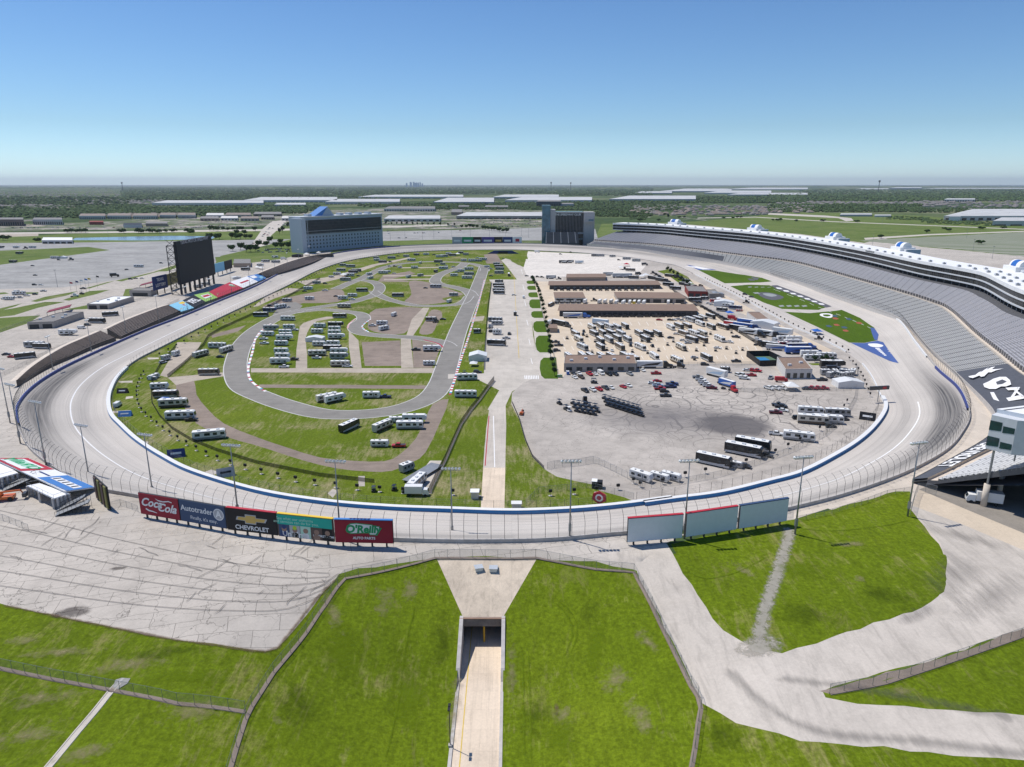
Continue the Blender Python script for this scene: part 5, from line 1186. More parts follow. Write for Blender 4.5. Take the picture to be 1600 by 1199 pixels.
# ---- trackside boards
def board(label, bl, br, h, M, z=8.6, frame=M_DKSTEEL, legs=4, th=.5, name='billboard', group=None, trim=None, gh=.55):
    A = Vector(P(*bl, z+gh)); B = Vector(P(*br, z+gh)); L = (B-A).length; r = empty(name, (A.x, A.y, z+gh), math.atan2(B.y-A.y, B.x-A.x), label=label, cat='billboard', group=group)
    m_ = MB(); m_.box(.1, L-.1, 0, .12, .1, h-.1); m_.build('face_panel', M, r)
    m_ = MB(); m_.box(0, L, .13, .13+th, 0, h)
    m_.build('frame', frame, r)
    if trim: m_ = MB(); m_.box(0, L, .0, .9, h+.002, h+.16); m_.build('top_trim', trim, r)
    m_ = MB()
    for k in range(legs): x = L*(k+.5)/legs; g = H1(*(r.matrix_basis @ Vector((x, .5, 0)))[:2]); mm_ = MB(); mm_.box(x-.2, x+.2, .3, .7, g-(z+gh)-.5, 0); mm_.build('leg', frame, r)
    bpy.context.view_layer.update()
    def word(body, size, u, v, Mm, **k): return txt(body, size, 'lettering', Mm, r, Matrix.Translation((L*u, -.03, h*v)) @ Matrix.Rotation(math.pi/2, 4, 'X'), **k)
    def rect(u0, u1, v0, v1, Mm, y=.0, name='printed_block'): k = MB(); k.box(L*u0, L*u1, y-.03, y+.02, h*v0, h*v1); return k.build(name, Mm, r)
    def shape(pts, Mm, y=-.02, name='printed_shape'):
        from mathutils.geometry import tessellate_polygon
        q = [Vector((L*u, y, h*v)) for u, v in pts]; k = MB()
        for t_ in tessellate_polygon([q]): k.face([q[i] for i in t_])
        return k.build(name, Mm, r)
    def disc(u, v, rr, Mm, y=-.02): return shape([(u+rr*math.cos(a)/L, v+rr*math.sin(a)/h) for a in np.linspace(0, 2*math.pi, 25)[:-1]], Mm, y, 'printed_disc')
    return r, L, word, rect, shape, disc
HB = 6.6; BG = 'trackside billboards facing outward'
r, L, w_, rc, sh, dc = board('red billboard with white cola script, leftmost of the row', (220,803), (282,814), HB, C['maroon'], group=BG)
w_('Coca', 3.5, .30, .60, C['white'], shear=.45, off=.09); w_('Cola', 3.5, .68, .46, C['white'], shear=.45, off=.09); w_('-', 2.5, .49, .5, C['white'], off=.05)
sh([(.16,.33),(.24,.26),(.34,.24),(.42,.19),(.43,.16),(.33,.19),(.22,.2),(.15,.27)], C['white']); sh([(.42,.86),(.50,.80),(.62,.78),(.76,.84),(.84,.8),(.84,.76),(.76,.79),(.62,.73),(.50,.75)], C['white'])
r, L, w_, rc, sh, dc = board('blue billboard with white car sales lettering and circle emblem', (283,814), (354.5,827), HB, C['slate'], group=BG)
w_('Autotrader', 2.35, .38, .64, C['white'], off=.03); w_('Finally, it\'s easy.', 1.45, .52, .25, C['white']); dc(.855, .60, 1.75, C['white']); dc(.855, .60, 1.5, C['silver'], -.04); w_('A', 2.6, .855, .60, C['white'], off=.09)
r, L, w_, rc, sh, dc = board('black billboard with gold bow-tie emblem', (356,828), (434,837.5), HB, C['black'], group=BG, trim=C['red'])
bt = [(.19,.52),(.22,.68),(.38,.68),(.38,.80),(.60,.80),(.60,.68),(.82,.68),(.78,.50),(.60,.50),(.59,.38),(.37,.38),(.37,.50)]
sh(bt, C['silver']); sh([(.5+(u-.5)*.9, .59+(v-.59)*.78) for u, v in bt], C['gold'], -.04); w_('CHEVROLET', 1.75, .5, .19, C['white'], off=.04, sx=1.05)
r, L, w_, rc, sh, dc = board('teal topped billboard with row of worker portraits', (435.5,838), (522,847.5), HB, C['brown'], group=BG, trim=C['yellow'])
rc(0, .985, .56, .985, C['teal']); w_('See what our uniforms', 1.15, .32, .82, C['mint']); w_('and services can do for you.', 1.15, .34, .68, C['mint'])
for k, (u, c1, c2) in enumerate(((.02,'slate','navy'),(.215,'silver','hivis'),(.41,'mint','skin'),(.605,'brown','skin'),(.80,'black','brown'))):
    rc(u, u+.185, .02, .555, C[c1], -.01); sh([(u+.03,.02),(u+.155,.02),(u+.15,.2),(u+.11,.26),(u+.07,.26),(u+.035,.2)], C[('navy','black','white','skin','black')[k]], -.05); dc(u+.095, .36, .72, C['skin'], -.06); dc(u+.095, .45, .6, C[c2], -.07) if k < 2 else None
w_('UniFirst', 2.2, .3, .15, C['white'], off=.07); w_('UNIFIRST.COM', .9, .82, .2, C['white'], off=.02); w_('800.555.7354', .8, .82, .08, C['white']) if False else None
r, L, w_, rc, sh, dc = board('dark red billboard with green and white auto parts lettering', (524,848), (615,850), HB, C['maroon'], group=BG, trim=C['blue'])
sh([(.19,.56),(.22,.76),(.28,.86),(.38,.88),(.66,.82),(.66,.76),(.78,.76),(.775,.62),(.73,.36),(.60,.36),(.58,.44),(.40,.42),(.27,.40),(.21,.46)], C['green']); sh([(.205,.56),(.235,.74),(.29,.83),(.38,.85),(.65,.79),(.65,.73),(.765,.73),(.76,.62),(.72,.39),(.61,.39),(.59,.47),(.40,.45),(.28,.43),(.225,.48)], C['white'], -.03)
w_("O'Reilly", 2.9, .49, .60, C['green'], off=.13, shear=.15); w_('AUTO PARTS', 1.0, .5, .22, C['white'], off=.03)
for k, (a, b, lab, tr) in enumerate((((980,848),(1066,841),'blank pale blue grey board, leftmost of the three right of the tunnel', C['red']), ((1071,840),(1151,827.5),'blank pale blue grey board in the middle of three', C['red']), ((1154,827),(1229.5,814.5),'blank pale blue grey board nearest the white gravel path', C['slate']))):
    board(lab, a, b, 6.9, C['panel'], z=8.5, group='blank boards', trim=tr, gh=.5)
# edge-on board
def edge_board():
    A = Vector(P(152,777,8.3)); B = Vector(P(172,796,8.3)); L = (B-A).length+.5
    r = empty('billboard', (A.x, A.y, 8.3), math.atan2(B.y-A.y, B.x-A.x), label='dark billboard seen nearly edge-on, with slatted timber frame', cat='billboard')
    m_ = MB(); m_.box(0, L, -.2, .2, 0, 7.2); m_.build('frame', C['black'], r)
    for k in range(4): m_ = MB(); x = L*(k+.5)/4; m_.box(x-.9, x+.9, -.5, -.21, .2, 7.0); m_.build('slat', (C['brown'], C['olive'])[k % 2], r)
edge_board()
# ---- giant screen
def big_screen():
    A = Vector((-309, 664, 0)); r = empty('giant_screen', A, math.pi/2, label='huge black video screen on a truss behind the back straight', cat='screen')
    W = 80; m_ = MB(); m_.box(0, W, 0, 3, 9.5, 46); m_.build('screen', C['black'], r)
    m_ = MB(); m_.box(0, W, .4, 2.6, 46.01, 49); m_.build('header', C['black'], r)
    txt('TEXAS MOTOR SPEEDWAY', 4.4, 'lettering', C['silver'], r, Matrix.Translation((W/2, -.05, 47.4)) @ Matrix.Rotation(math.pi/2, 4, 'X') , off=.06, sx=1.18)
    for x in (1, 9, 20, 31, 42, 53, 64, 76): m_ = MB(); m_.box(x, x+1.6, .6, 2.2, -1, 9.5); m_.build('leg', M_DKSTEEL, r)
    m_ = MB()
    for zz in np.arange(0, 45, 5.6):
        m_.tube((1, 3, zz), (1, 10, zz+5.6), .22, n=4); m_.tube((1, 10, zz), (1, 3, zz), .22, n=4); m_.tube((1, 10, zz), (1, 3, zz+5.6), .18, n=4); m_.tube((78, 10, zz), (78, 3, zz+5.6), .2, n=4)
    for x in (1, 40, 78): m_.tube((x, 10, 0), (x, 10, 45), .35, n=6)
    m_.tube((1, 10, 45), (78, 10, 45), .3, n=5); m_.build('truss', M_DKSTEEL, r)
big_screen()
# on screen face +x: rotation pi/2 puts local -y at world +x
def small_board(label, p0, p1, zb, h, M, deco=()):
    A = Vector((*p0, 0)); B = Vector((*p1, 0)); L = (B-A).length; r = empty('billboard', A, math.atan2(B.y-A.y, B.x-A.x), label=label, cat='billboard')
    m_ = MB(); m_.box(0, L, 0, .8, zb, zb+h); m_.build('face_panel', M, r)
    for x in (.25, .75): m_ = MB(); m_.box(L*x-.5, L*x+.5, .2, .7, -1, zb); m_.build('leg', M_DKSTEEL, r)
    for t_, s_, u, v, Mm in deco: txt(t_, s_, 'lettering', Mm, r, Matrix.Translation((L*u, -.06, zb+h*v)) @ Matrix.Rotation(math.pi/2, 4, 'X'), off=.05)
    return r
def gxy(px, py, z=0): return P(px, py, z)[:2]
small_board('navy lottery board left of the giant screen', gxy(242,463), gxy(264,457), 5, 12.5, C['navy'], (('TEXAS', 4, .5, .72, C['white']), ('LOTTERY', 4, .5, .32, C['white'])))
small_board('dark yellow board beside the navy one and the giant screen', gxy(264,455), gxy(281,449), 5, 11, C['olive'], (('ENERGY', 3, .5, .6, C['black']),) if False else ())
small_board('light blue and yellow board right of the giant screen', gxy(338,432), gxy(352,428), 4, 10, C['sky']); small_board('dark grey board with pale emblem right of the giant screen', gxy(352.5,428), gxy(364,424), 4, 10, C['black'])
# ---- far boards over the far turn
fx = 703; cols_ = [('grey board with pale lettering','silver','HENDRICK','white',16),('green board','green','INTERSTATE','white',18),('black board','black','TICKETS','white',14),('navy board with white star lettering','purple','NASCAR','white',20),('black board with gold emblem','black','CHEVROLET','gold',14),('dark navy board','navy','NTX','white',16),('white board with red centre','white','TXB','red',15)]
for lab, c1, tx_, c2, wd in cols_:
    A = P(fx, 384, 8); x = A[0]; r = empty('billboard', (x, 1168, 6), 0, label=lab+' above the far turn wall', cat='billboard', group='boards above the far turn')
    Wm = wd/1110*1140; m_ = MB(); m_.box(0, Wm-.6, 0, .6, 1.5, 12); m_.build('face_panel', C[c1], r); m_ = MB(); m_.box(Wm*.2, Wm*.2+.6, .1, .5, -1, 1.5); m_.build('leg', M_DKSTEEL, r); m_ = MB(); m_.box(Wm*.75, Wm*.75+.6, .1, .5, -1, 1.5); m_.build('leg', M_DKSTEEL, r)
    m_ = MB(); m_.box(Wm*(.3 if c1 == 'white' else .15), Wm*(.7 if c1 == 'white' else .8), -.1, -.01, 4.5, 9 if c1 == 'white' else 7.5); m_.build('printed_block', C[c2] if c1 != 'white' else C['red'], r)
    fx += wd
# ---- buildings
def building(label, A, B, Cc, h, Mw, Mr, name='building', z=0, windows=0, doors=0, parapet=.5, units=0, over=0, wz=(1, 2.6), wM=None, group=None, world=False):
    """A-B: visible front wall (left to right), B-C: right wall; pixels on the ground"""
    A, B, Cc = [Vector((*((q if world else P(*q, z))[:2]), 0)) for q in (A, B, Cc)]; D = A+(Cc-B); c = A
    X = (B-A); L = X.length; ang = math.atan2(X.y, X.x); r = empty(name, (A.x, A.y, z), ang, label=label, cat='building', group=group)
    R_ = Matrix.Rotation(-ang, 3, 'Z'); q = [R_ @ (v-A) for v in (A, B, Cc, D)]
    m_ = MB(); n = len(q)
    for i in range(4): j = (i+1) % 4; m_.face([(q[i].x, q[i].y, 0), (q[j].x, q[j].y, 0), (q[j].x, q[j].y, h), (q[i].x, q[i].y, h)])
    m_.build('wall', Mw, r)
    cen = sum(q, Vector())/4; ex = [cen+(v-cen)*(1+over/max(1, (v-cen).length)) for v in q]
    m_ = MB(); m_.face([(v.x, v.y, h+.12) for v in ex]); m_.face([(v.x, v.y, h+.001) for v in ex][::-1])
    for i in range(4): j = (i+1) % 4; m_.face([(ex[i].x, ex[i].y, h), (ex[j].x, ex[j].y, h), (ex[j].x, ex[j].y, h+.12), (ex[i].x, ex[i].y, h+.12)])
    rf = m_.build('roof', Mr, r)
    if parapet:
        m_ = MB(); t_ = .35
        for i in range(4):
            j = (i+1) % 4; a = q[i]; b = q[j]; ai = a+(cen-a).normalized()*t_; bi = b+(cen-b).normalized()*t_
            m_.face([(a.x, a.y, h+.125), (b.x, b.y, h+.125), (b.x, b.y, h+parapet), (a.x, a.y, h+parapet)]); m_.face([(a.x, a.y, h+parapet), (b.x, b.y, h+parapet), (bi.x, bi.y, h+parapet), (ai.x, ai.y, h+parapet)]); m_.face([(bi.x, bi.y, h+.125), (ai.x, ai.y, h+.125), (ai.x, ai.y, h+parapet), (bi.x, bi.y, h+parapet)])
        m_.build('parapet', Mw, rf)
    for k in range(units):
        u = (k+.5)/units; v = .3+.4*((k*7) % 5)/4; p = q[0]+(q[1]-q[0])*u+(q[3]-q[0])*v; m_ = MB(); m_.box(p.x-.9, p.x+.9, p.y-.7, p.y+.7, h+.13, h+1.2); m_.build('rooftop_unit', M_PANEL, rf)
    for k in range(windows):
        m_ = MB(); u = L*(k+.5)/windows; w2 = L/windows*.28; m_.box(u-w2, u+w2, -.06, .05, wz[0], wz[1]); m_.build('window', wM or M_GLASS, r)
    for k in range(doors):
        m_ = MB(); u = L*(k+.5)/doors; w2 = L/doors*.36; m_.box(u-w2, u+w2, -.08, .05, 0.02, min(h*.8, 3.2)); m_.build('door', M_DKSTEEL, r)
    return r
M_BWALL = mat('warm_grey_block', (.40,.36,.32), .9); M_GROOF = mat('grey_roof', (.22,.21,.20), .9, var=.2); M_LW = mat('light_wall', (.60,.58,.55), .8)
building('long grey roofed block building at the far left behind the brown stand', (44,514.5), (85,513), (132,497), 4.5, M_BWALL, M_GROOF, units=4, windows=0, doors=2)
building('white flat roofed block building in the middle of the left service area', (137,483.5), (171,483.5), (210,471), 4.2, M_BWALL, M_ROOFW, units=4, doors=2)
building('grey roofed block building left of the navy lottery board', (203,463), (236,463.5), (246,459), 5, M_BWALL, M_GROOF, doors=1)
for lab, q in (('long dark red canopy by the far left block building', [(73,488),(77,484.5),(112,475.5),(109,479.5)]), ('dark red canopy behind the block building left of the lottery board', [(218,446.5),(221,444),(246,437.5),(244,440)])):
    r = empty('canopy', label=lab, cat='canopy'); p = [Vector(P(*a, 4)) for a in q]; m_ = MB(); m_.face(p); m_.face([v-Vector((0,0,.5)) for v in p][::-1])
    for i in range(4): j = (i+1) % 4; m_.face([p[i], p[i]-Vector((0,0,.5)), p[j]-Vector((0,0,.5)), p[j]])
    m_.build('roof', mat('canopy_red', (.22,.015,.03), .5), r)
    for k in range(4): a = p[0].lerp(p[3], k/3); m_ = MB(); m_.tube((a.x, a.y, 0), a, .2, n=6); m_.build('post', M_STEEL, r)
GAR = 'garage blocks'
building('small brown roofed block beyond the garages', (885,439), (946,438.6), (945,433), 3.6, M_TAN, M_ROOF, parapet=0, over=.8, group=GAR)
building('longest garage block nearest the white concrete lot', (858.5,452.3), (1031,451.6), (1025,445), 4.0, M_DARKC, M_ROOF, doors=22, parapet=0, over=1.5, group=GAR)
building('short brown roofed garage with white front, left of middle', (867,473), (914,473), (910,464), 4.2, M_LW, M_ROOF, parapet=0, over=.6, doors=3, group=GAR)
building('brown roofed garage behind the row of white trailers', (965,473), (1071,474), (1060,464.5), 4.2, M_BWALL, M_ROOF, parapet=0, over=.6, doors=6, group=GAR)
building('long brown roofed garage block facing the motorhome rows', (874,494.2), (1089,494.6), (1081,484), 4.4, M_DARKC, M_ROOF, doors=26, parapet=0, over=1.6, group=GAR)
building('brown roofed block with cars parked along its front', (881,581), (994,581), (990,567), 4.4, M_BWALL, M_ROOF, parapet=.4, units=5, windows=7, wz=(.6, 2.6), group=GAR)
building('small tan shed by the garage gate', (857,520), (871,520), (870,514), 3.2, M_TAN, M_ROOF, parapet=0, over=.4)
building('brown roofed rescue building with red and white trim', (1226,592.5), (1268,592), (1252,572), 5.0, M_LW, M_ROOF, windows=4, wz=(.4, 3.2), units=2)
building('brown roofed building beside the parked race haulers', (1181,509), (1202,509), (1186,497), 4.4, M_LW, M_ROOF, windows=2)
building('grey cylinder roofed works building by the vendor strip', (1075,464), (1105,465), (1098,456), 5, mat('brick_red', (.25,.05,.04), .8), M_GROOF, doors=3)
building('grey roofed shed beside the red works building', (1108,467), (1124,467), (1117,460), 4, M_GROOF, M_GROOF)
# pickleball court
def court():
    r = empty('sports_court', label='small green and blue court enclosed by black screens', cat='court'); q = [(1166,557),(1201,556.5),(1230.5,571),(1187,572.5)]; p = [Vector(P(*a)) for a in q]; c = sum(p, Vector())/4
    def f(u, v, z): a = p[0].lerp(p[1], u).lerp(p[3].lerp(p[2], u), v); return (a.x, a.y, z)
    for nm, u0, u1, v0, v1, z, M in (('floor', 0,1,0,1,.05, mat('court_green', (.10,.17,.11), .8)), ('playing_surface', .3,.72,.15,.5,.09, mat('court_blue', (.03,.2,.42), .7)), ('playing_surface', .3,.72,.53,.88,.09, mat('court_blue', (.03,.2,.42), .7)), ('line', .3,.72,.5,.53,.1, M_LINE)):
        m_ = MB(); m_.face([f(u0,v0,z), f(u1,v0,z), f(u1,v1,z), f(u0,v1,z)]); m_.build(nm, M, r)
    for i in range(4): j = (i+1) % 4; m_ = MB(); m_.face([p[i], p[j], p[j]+Vector((0,0,3.4)), p[i]+Vector((0,0,3.4))]); m_.build('screen', C['black'], r)
court()
# ---- condominium tower
def condo():
    A = Vector((-318, 1090, 0)); B = Vector((-218, 1221, 0)); X = B-A; L = X.length; H = 51.5; r = empty('tower_building', A, math.atan2(X.y, X.x), label='pale blue grey condominium tower with blue ridge roof', cat='building')
    W1 = mat('tower_wall', (.42,.47,.53), .6, var=.05); m_ = MB(); m_.box(0, L, 0, 26, 0, H); m_.build('wall', W1, r)
    m_ = MB(); m_.box(6, L-3, -.8, -.01, 26, H-4); m_.build('balcony_glazing', mat('balcony_glass', (.035,.04,.045), .2, var=.4, scale=.2), r)
    for k in range(6): m_ = MB(); m_.box(5.5, L-1.5, -1.4, -.82, 26.5+k*4.2, 26.9+k*4.2); m_.build('floor_band', (M_PANEL if k in (0, 1, 5) else M_DKSTEEL), r)
    for k in range(2): m_ = MB(); m_.box(8+k*4, 8.6+k*4, -1.5, -.83, 26, H-4); m_.build('mullion', M_PANEL, r)
    n = 0
    for rr in range(4):
        for k in range(24):
            x = 9+k*(L-14)/24; m_ = MB(); m_.box(x, x+2.3, -.1, .05, 5+rr*5.2, 7.6+rr*5.2); m_.build('window', M_GLASS, r); n += 1
    m_ = MB(); m_.box(-.6, L+.5, -2, 26.5, H+.01, H+1.4); m_.build('roof', M_PANEL, r)
    m_ = MB(); m_.prism([(30, H+1.41), (44, H+1.41), (56, H+15)], 3, 22, C['blue']); m_.prism([(44.01, H+1.41), (68, H+1.41), (56.01, H+15)], 3, 22, W1); m_.build('ridge_roof', None, r)
    for x in (20, 82, 100, 120, 140): m_ = MB(); m_.box(x, x+7, 6, 16, H+1.41, H+4.5); m_.build('rooftop_unit', W1, r)
    m_ = MB(); m_.box(-8, -.01, -14, 14, 0, H-1); m_.build('side_wing', W1, r)
condo()
# ---- speedway club
def club():
    Y = 1192; d = Y*CT+60*ST; X = lambda px: (px-800)/F*d
    r = empty('club_building', (0, 0, 0), label='tall club building with blue glass tower at the far end of the grandstand', cat='building'); GB = mat('blue_glass', (.06,.16,.22), .15, spec=.8, var=.3, scale=.15); WP = mat('club_panel', (.46,.44,.43), .7); DG = mat('dark_glass', (.03,.035,.04), .15, var=.5, scale=.2)
    def bx_(nm, a, b, y0, y1, z0, z1, M): m_ = MB(); m_.box(X(a), X(b), Y+y0, Y+y1, z0, z1); return m_.build(nm, M, r)
    bx_('glass_tower', 847, 860, 0, 16, 0, 67, GB); bx_('wall_slab', 860.1, 868, 2, 30, 0, 60, WP); bx_('glazing', 868.1, 911.9, 4, 30, 0, 56.5, DG); bx_('wall_slab', 912, 929, 0, 30, 0, 56, WP); bx_('balcony', 912, 927, -5, -.01, 40, 47, WP); bx_('window', 919, 927, -5.3, -5.01, 42, 45, GB)
    for k in range(19): bx_('mullion', 869+k*2.3, 869.25+k*2.3, 3, 3.99, 22, 54, M_STEEL)
    bx_('ledge', 868.1, 911.9, 1.5, 3.98, 21, 23.5, WP); bx_('ledge', 868.1, 911.9, 1, 3.98, 54.5, 56, WP); bx_('ledge', 868.1, 911.9, 2, 3.98, 12, 13.5, M_STEEL)
    txt('THE SPEEDWAY CLUB', 4.3, 'lettering', M_LINE, r, Matrix.Translation((X(887), Y+.9, 52)) @ Matrix.Rotation(math.pi/2, 4, 'X'), off=.08)
    s_ = empty('grandstand', label='small dark grey seating block below the club building', cat='grandstand'); m_ = MB(); A = np.array([(X(851+k*5.1), Y-44, 9.5) for k in range(11)]); B = np.array([(X(853+k*4.9), Y-12, 25) for k in range(11)])
    ms = m_seat('dark_seats', (.13,.145,.165), (.42,.42,.42), 12, .08, .5); loft(m_, A, B, 16, ms); m_.build('bench_seating', None, s_); m_ = MB(); m_.face([A[0]-[0,0,9], A[-1]-[0,0,9], A[-1], A[0]]); m_.face([A[-1]-[0,0,9], B[-1]-[0,0,25], B[-1], A[-1]]); m_.build('side_wall', M_DARKC, s_)
club()
# far tunnel mouth with blue wings
r = empty('tunnel_portal', P(786, 397), label='dark blue tunnel mouth under the far turn', cat='tunnel'); m_ = MB(); m_.box(-14, 14, 2, 5, 0, 4.5); m_.build('headwall', C['navy'], r); m_ = MB(); m_.box(-7, 7, 1.8, 1.99, 0, 3.6); m_.build('opening', C['black'], r)  # the opening is a black plate, its inner shade painted on
for s_ in (-1, 1): m_ = MB(); m_.prism([(s_*14, 0), (s_*24, 0), (s_*14, 4.3)][::s_], 2, 3); m_.build('wing_wall', C['navy'], r)
# ================================================================ part 5: vehicles and camp things
def paint(name, c, r=.35): return mat('paint_'+name, c, r, var=.03, spec=.5)
PC = {'white': paint('white', (.72,.72,.70)), 'cream': paint('cream', (.58,.54,.46)), 'grey': paint('grey', (.28,.29,.30)), 'silver': paint('silver', (.45,.46,.47)), 'black': paint('black', (.02,.02,.022)), 'brown': paint('brown', (.10,.07,.05)),
      'red': paint('red', (.42,.02,.03)), 'maroon': paint('maroon', (.14,.015,.03)), 'navy': paint('navy', (.02,.035,.12)), 'blue': paint('blue', (.03,.12,.42)), 'orange': paint('orange', (.60,.13,.02)), 'yellow': paint('yellow', (.6,.45,.05)), 'green': paint('green', (.03,.28,.06)), 'pale_blue': paint('pale_blue', (.40,.52,.64)), 'dark': paint('dark', (.045,.048,.055))}
M_RV = mat('rv_roof', (.74,.74,.72), .6, var=.05)
def wheels(r, xs, hw, rad, w_=.3):
    for x in xs:
        for s_ in (-1, 1):
            m_ = MB(); m_.tube((x, s_*(hw-w_), rad), (x, s_*hw, rad), rad, n=10); m_.build('wheel', M_TYRE, r)
def q_box(r, name, M, *a, bevel=0): m_ = MB(); m_.box(*a); return m_.build(name, M, r, bevel=bevel)
def swoosh(r, L, hw, M, z0=.9):
    for s_ in (-1, 1):
        m_ = MB(); y = s_*(hw+.012); pts = [(-L*.46, z0+.5), (-L*.1, z0+.15), (L*.3, z0+.35), (L*.42, z0+1.0), (L*.15, z0+.65), (-L*.2, z0+.6)]
        m_.face([(a, y, b) for a, b in (pts if s_ < 0 else pts[::-1])]); m_.build('graphic_stripe', M, r)
def mk_motorhome(c, c2, L=11.2):
    r = empty('motorhome'); M = PC[c]; h = 3.45
    m_ = MB(); m_.prism([(-L/2, .45), (L/2-.1, .45), (L/2, 1.3), (L/2-.25, h-.3), (L/2-.7, h), (-L/2, h)], -1.27, 1.27); m_.build('body', M, r, bevel=.06)
    q_box(r, 'roof', M_RV, -L/2+.15, L/2-.9, -1.18, 1.18, h+.001, h+.06)
    m_ = MB(); m_.face([(L/2+.01, -1.15, 1.5), (L/2+.01, 1.15, 1.5), (L/2-.2, 1.12, 2.95), (L/2-.2, -1.12, 2.95)]); m_.build('windscreen', M_GLASS, r)
    for s_ in (-1, 1):
        for x0, x1 in ((-L*.42, -L*.27), (-L*.14, L*.03), (L*.12, L*.24), (L*.34, L*.46)): q_box(r, 'window', M_GLASS, x0, x1, s_*1.275-.015, s_*1.275+.015, 1.75, 2.75)
        q_box(r, 'skirt', PC[c2], -L*.49, L*.47, s_*1.285-.01, s_*1.285+.01, .48, 1.05)
        q_box(r, 'awning', PC['dark'] if s_ < 0 else PC[c2], -L*.3, L*.2, s_*1.38-.07, s_*1.38+.07, 3.05, 3.22)
    swoosh(r, L, 1.27, PC[c2], .6)
    for x in (-L*.3, -L*.02, L*.27): q_box(r, 'air_conditioner', PC['dark'] if c2 == 'white' else M_PANEL, x-.5, x+.5, -.42, .42, h+.06, h+.4)
    q_box(r, 'slide_out', M, -L*.25, L*.08, 1.28, 1.85, 1.0, 3.1); wheels(r, (-L*.24, L*.33), 1.2, .5); return r
def mk_trailer(c, c2, L=8.6, fifth=False):
    r = empty('travel_trailer'); M = PC[c]; h = 3.2 if not fifth else 3.7
    prof = [(-L/2, .5), (L/2-.5, .5), (L/2, 1.6), (L/2-.5, h-.1), (L/2-1.0, h), (-L/2, h)] if not fifth else [(-L/2, .5), (L/2-2.2, .5), (L/2-2.1, 1.5), (L/2, 1.6), (L/2, h-.6), (L/2-.8, h), (-L/2, h)]
    m_ = MB(); m_.prism(prof, -1.22, 1.22); m_.build('body', M, r, bevel=.05); q_box(r, 'roof', M_RV, -L/2+.1, L/2-1.1, -1.12, 1.12, h+.001, h+.05)
    for s_ in (-1, 1):
        for x0, x1 in ((-L*.4, -L*.24), (-L*.1, L*.06), (L*.2, L*.33)): q_box(r, 'window', M_GLASS, x0, x1, s_*1.225-.015, s_*1.225+.015, 1.6, 2.5)
        q_box(r, 'skirt', PC[c2], -L*.48, L*.3, s_*1.235-.01, s_*1.235+.01, .52, .95)
        q_box(r, 'awning', PC['grey'], -L*.25, L*.25, s_*1.3-.06, s_*1.3+.06, h-.35, h-.2)
    q_box(r, 'door', PC['grey'], L*.1, L*.17, -1.25, -1.21, .7, 2.6); swoosh(r, L, 1.22, PC[c2], .5)
    q_box(r, 'air_conditioner', PC['grey'], -.5, .5, -.4, .4, h+.05, h+.4); q_box(r, 'roof_vent', PC['dark'], -L*.3-.25, -L*.3+.25, -.25, .25, h+.05, h+.2)
    wheels(r, (-L*.12, -L*.02), 1.15, .38)
    if not fifth: m_ = MB(); m_.tube((L/2-.4, 0, .55), (L/2+1.1, 0, .5), .07, n=5); m_.build('hitch', PC['dark'], r)
    return r
def mk_pickup(c):
    r = empty('pickup_truck'); M = PC[c]; m_ = MB(); m_.prism([(-2.9, .45), (2.8, .45), (2.9, .8), (2.75, 1.12), (1.35, 1.25), (1.3, 1.2), (-.7, 1.2), (-2.9, 1.2)], -.98, .98); m_.build('body', M, r, bevel=.06)
    m_ = MB(); m_.prism([(-.75, 1.2), (1.35, 1.2), (.75, 1.88), (-.6, 1.9)], -.86, .86); cb = m_.build('cab', M, r, bevel=.05)
    m_ = MB(); m_.prism([(-.82, 1.28), (1.3, 1.28), (.78, 1.8), (-.66, 1.8)], -.875, .875); m_.face([(1.42, -.75, 1.27), (1.42, .75, 1.27), (.84, .7, 1.8), (.84, -.7, 1.8)]); m_.build('window', M_GLASS, r)
    q_box(r, 'truck_bed', PC['dark'], -2.78, -.95, -.82, .82, 1.201, 1.23); wheels(r, (-1.85, 1.85), .98, .42); 
    for s_ in (-1, 1): q_box(r, 'headlight', M_WHITE, 2.84, 2.92, s_*.75-.15, s_*.75+.15, .8, .98)
    return r
def mk_car(c, suv=False):
    r = empty('suv' if suv else 'car'); M = PC[c]; L = 2.35; h = 1.75 if suv else 1.42; m_ = MB(); m_.prism([(-L, .35), (L-.05, .35), (L, .65), (L-.3, .88), (1.0, .98), (-1.9, 1.0), (-L, .85)], -.92, .92); m_.build('body', M, r, bevel=.07)
    top = [(-1.9 if not suv else -2.2, .98), (1.05, .98), (.35, h), (-1.1 if not suv else -1.95, h)]; m_ = MB(); m_.prism(top, -.78, .78); m_.build('window', M_GLASS, r, bevel=.04)
    m_ = MB(); m_.prism([(top[3][0]-.02, h-.03), (.38, h-.03), (.3, h+.04), (top[3][0]+.1, h+.04)], -.76, .76); m_.build('roof', M, r); wheels(r, (-1.45, 1.45), .93, .34)
    for s_ in (-1, 1): q_box(r, 'headlight', M_WHITE, L-.06, L+.01, s_*.68-.14, s_*.68+.14, .62, .76)
    return r
def mk_van(c):
    r = empty('van'); M = PC[c]; m_ = MB(); m_.prism([(-2.8, .4), (2.8, .4), (2.85, .95), (2.1, 1.25), (1.5, 2.2), (-2.8, 2.25)], -.98, .98); m_.build('body', M, r, bevel=.06)
    m_ = MB(); m_.face([(2.12, -.85, 1.28), (2.12, .85, 1.28), (1.58, .8, 2.12), (1.58, -.8, 2.12)]); m_.build('windscreen', M_GLASS, r)
    for s_ in (-1, 1): q_box(r, 'window', M_GLASS, .7, 1.5, s_*.985-.01, s_*.985+.01, 1.35, 1.95)
    wheels(r, (-1.8, 1.8), .98, .38); return r
